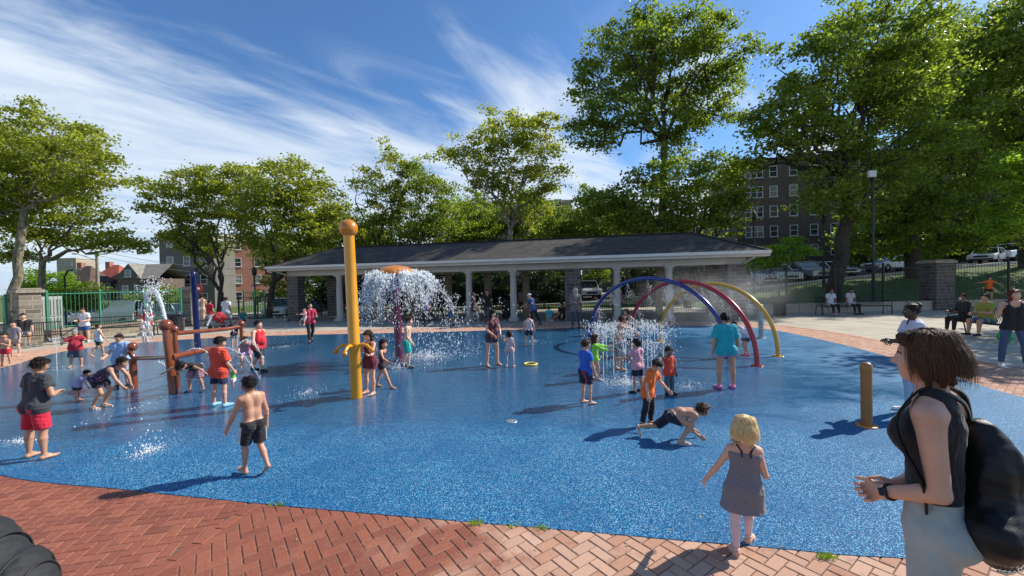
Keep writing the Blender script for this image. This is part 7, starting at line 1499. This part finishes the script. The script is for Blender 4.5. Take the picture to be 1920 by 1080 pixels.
# jet thrown up from the ball of the log frame
def arc(name, label, a, v, tmax, r0, r1, n=500, sp=.03, wind=0, crown=0):
    a = np.array(a); t = thing(name, label, 'water jet', tuple(a)); m = MB(); pts = []
    T = np.linspace(0, tmax, 22)
    for q in T: pts.append(tuple(np.array(v)*q+np.array([wind*q*q, 0, -4.9*q*q])+wr.normal(0, .01, 3)*q*2))
    m.tube(pts, [r0+(r1-r0)*q/tmax for q in T], 6); m.build('stream', WTR, t)
    q = wr.rand(n)**.7*tmax; P = np.array(v)[None]*q[:, None]+np.stack([wind*q*q, 0*q, -4.9*q*q], 1)+wr.normal(0, 1, (n, 3))*(sp*(.2+q/tmax))[:, None]
    if crown: k = wr.rand(n) < crown; P[k] = np.array(v)*tmax+np.array([wind*tmax**2, 0, -4.9*tmax**2])+wr.normal(0, 1, (k.sum(), 3))*np.array([.13, .1, .11])
    P = P[P[:, 2]+a[2] > .01]
    m = MB(); b = np.array([(1, 0, 0), (-1, 0, 0), (0, 1, 0), (0, -1, 0), (0, 0, 1), (0, 0, -1)]); F = [(0, 2, 4), (2, 1, 4), (1, 3, 4), (3, 0, 4), (2, 0, 5), (1, 2, 5), (3, 1, 5), (0, 3, 5)]
    for p in P:
        s = wr.uniform(.006, .016); m.add([tuple(p+c*s) for c in b], F, True)
    d = m.build('drops', WTR, t); d['kind'] = 'stuff'; return t
bp = L0+ptop+Vector((0, 0, .12)); tp_ = WP(287, 545, bp.y); hgt = tp_.z-bp.z; vz = math.sqrt(2*9.8*hgt)*1.02; tm_ = vz/9.8*.98; arc('water_jet', 'thick white jet thrown up and left from the brown ball', bp, ((tp_.x-bp.x)/tm_, 0, vz), tm_, .028, .035, 420, .05, crown=.55)
P_ = np.stack([tp_.x-.14+wr.normal(0, .05, 160), bp.y+wr.normal(0, .05, 160), wr.uniform(.95, tp_.z, 160)], 1); drops('falling_drops', P_, wr.uniform(.008, .028, 160), 'chain of drops falling back beside the thick white jet')
e_ = Vector(L0)+lp(340, 668, Ya+.3)
for k, (vx, vz_) in enumerate(((1.1, 1.6), (1.5, 1.3), (.7, 1.9))):
    arc('water_arc', 'thin water arc spraying from the brown beams, number of three seen together', e_+Vector((.3*k, .35*k, 0)), (vx, .8, vz_), .55, .005, .003, 60, .02)['group'] = 'thin water arcs from the log frame'
for o in [o for o in COL.objects if o.name.startswith('water_arc')]: o['label'] = 'thin water arc spraying up from the brown beams of the log frame'
hb_ = GP(251, 728); hb0 = WP(262, 672, hb_.y)
arc('water_jet', 'low thin jet leaving the ball nozzle of the short brown post', (hb0.x, hb0.y, hb0.z), (1.3, .9, .4), .32, .006, .004, 60, .02)
# drops in the air and foam on the pad
def splash(px, py, rx, ry, n, label, h=.10, big=.010):
    g = GP(px, py); d = g.y; sx = rx*d/FOC; sy = ry*d*d/(FOC*CAM_H); r = np.abs(wr.normal(0, .5, n)); a = wr.rand(n)*6.28
    z = np.where(wr.rand(n) < .75, .003, wr.exponential(h*.5, n)); P = np.stack([g.x+sx*r*np.cos(a), g.y+sy*r*np.sin(a), z], 1); S = wr.uniform(.003, big, n)*(1.6-np.minimum(r, 1.2)); fl = np.where(z < .01, .35, 1.2)
    return drops('splash', P, S, label, 'splash', stretch=fl)
splash(277, 846, 50, 26, 520, 'white splash on the pad between the teenager and the walking boy', .14, .011)
splash(40, 828, 70, 14, 400, 'foamy wet streak at the feet of the teenager at left', .04, .009)
splash(120, 690, 70, 8, 300, 'foam round the single jet at the left edge', .06, .012)
splash(800, 668, 110, 16, 1300, 'spray of foam on the pad right of the mushroom fountain', .16, .016)
splash(745, 690, 70, 14, 500, 'foam at the base of the mushroom fountain', .12, .014)
splash(1170, 718, 75, 14, 1000, 'foam on the pad under the ring of thin jets', .10, .012)
splash(1290, 725, 60, 14, 260, 'scattered drops right of the ring of jets', .08, .009)
splash(575, 735, 60, 26, 160, 'scattered small puddle flecks left of the yellow post', .02, .014)
splash(530, 650, 60, 14, 220, 'sparkling drops flying behind the heavy boy in red', 1.0, .011)
splash(420, 690, 60, 22, 300, 'drops falling behind the boy in the orange-red shirt', .6, .010)
splash(270, 760, 60, 70, 60, 'few white flecks of water before the short brown post', .01, .016)
splash(1000, 640, 160, 12, 120, 'far flecks of water on the pad before the pavilion', .02, .016)
# sprinkled top of the ring of jets
g = GP(1178, 690); n = 900; P_ = np.stack([g.x+wr.uniform(-.95, .95, n), g.y+wr.uniform(-.7, .7, n), WP(1178, 612, g.y).z+wr.normal(0, .07, n)+.0], 1); k = wr.rand(n) < .45; P_[k, 2] *= wr.uniform(.1, 1, k.sum()); drops('spray_drops', P_, wr.uniform(.005, .013, n), 'glittering drops at the tops of the thin jets')
# mist from the arches: nozzle cones of fine drops and one body of drifting mist
n = 0; PP = []; SS = []
for (t, pts, c, d) in AR:
    for i in range(8, 33, 4):
        p = c+d*pts[i][0]; z = pts[i][2]-.08; k = 110; f = wr.rand(k)**.8; PP.append(np.stack([p.x+wr.normal(0, 1, k)*(.01+.09*f)+.10*f, p.y+wr.normal(0, 1, k)*(.01+.09*f), z-.42*f], 1)); SS.append(wr.uniform(.003, .0065, k))
drops('nozzle_spray', np.concatenate(PP), np.concatenate(SS), 'fine spray cones hanging under the nozzles of the three arches')
def mist():
    m = bpy.data.materials.new('mist'); m.use_nodes = True; nt = m.node_tree; N = nt.nodes; L = nt.links; N.clear(); o = N.new('ShaderNodeOutputMaterial'); v = N.new('ShaderNodeVolumePrincipled'); L.new(v.outputs[0], o.inputs[1]); v.inputs['Color'].default_value = (.93, .95, .97, 1); v.inputs['Anisotropy'].default_value = .3
    tc = N.new('ShaderNodeTexCoord'); ns = nz(N, L, 1.6, 3, .6, tc.outputs['Object']); ln = N.new('ShaderNodeVectorMath'); ln.operation = 'LENGTH'; mp = N.new('ShaderNodeMapping'); mp.inputs['Scale'].default_value = (1/3.4, 1/1.9, 1/1.25); L.new(tc.outputs['Object'], mp.inputs[0]); L.new(mp.outputs[0], ln.inputs[0])
    f = maprange(N, L, ln.outputs['Value'], .15, 1.0, 1, 0, True); den = math_(N, L, 'MULTIPLY', f, maprange(N, L, ns, .38, .66, .0, 1.0)); L.new(math_(N, L, 'MULTIPLY', den, .24), v.inputs['Density'])
    g = WP(1330, 570, 13.4); b = MB(); b.sphere((0, 0, 0), 1, 32, 20, (3.4, 1.9, 1.25)); o = b.build('mist', m, loc=(g.x+.3, 13.6, 1.35)); setp(o, 'pale mist drifting under and right of the three arches', 'mist', kind='stuff')
mist()
# weeds, fallen leaves and twigs along the edge of the pad
def tuft(px, py, n, h, name='weed_tuft', label=''):
    g = GP(px, py); m = MB()
    for k in range(n):
        a = wr.rand()*6.28; x, y = wr.normal(0, .035), wr.normal(0, .010); l = h*wr.uniform(.5, 1.2); dx, dy = math.cos(a)*l*.7, math.sin(a)*l*.4; w = .003
        m.add([(x-w, y, 0), (x+w, y, 0), (x+dx*.5+w, y+dy*.5, l*.7), (x+dx*.5-w, y+dy*.5, l*.7), (x+dx, y+dy, l*.8)], [(0, 1, 2, 3), (3, 2, 4)])
    o = m.build(name, LF_C, loc=(g.x, g.y, -.002)); setp(o, label, 'weed', 'weed tufts in the joint at the pad edge'); return o
for px, py, n, l in ((890, 982, 46, 'largest green weed tuft at the pad edge below the drain'), (1015, 991, 22, 'small weed tuft in the pad edge right of the largest one'), (1548, 1046, 60, 'bright weed tuft at the pad edge left of the nearest woman'), (520, 948, 22, 'thin weed at the pad edge by the brick seam'), (960, 988, 12, 'tiny weed tuft between two larger ones at the pad edge')): tuft(px, py, n, .045, label=l)
LT = plain('dry_litter', (.42, .36, .16), .8, var=.3)
m = MB()
for k in range(46):
    if k < 30: g = GP(wr.uniform(100, 1500), wr.uniform(905, 1070))
    else: g = GP(wr.uniform(300, 1600), wr.uniform(740, 940))
    a = wr.rand()*3.14; l = wr.uniform(.008, .03); dx, dy = math.cos(a)*l, math.sin(a)*l; w = wr.uniform(.002, .007); m.add([(g.x-dx, g.y-dy, .003), (g.x+dy*w/l, g.y-dx*w/l, .008), (g.x+dx, g.y+dy, .004), (g.x-dy*w/l, g.y+dx*w/l, .005)], [(0, 1, 2, 3)])
o = m.build('leaf_litter', LT); setp(o, 'bits of dry leaf and straw scattered on bricks and pad', 'litter', kind='stuff')
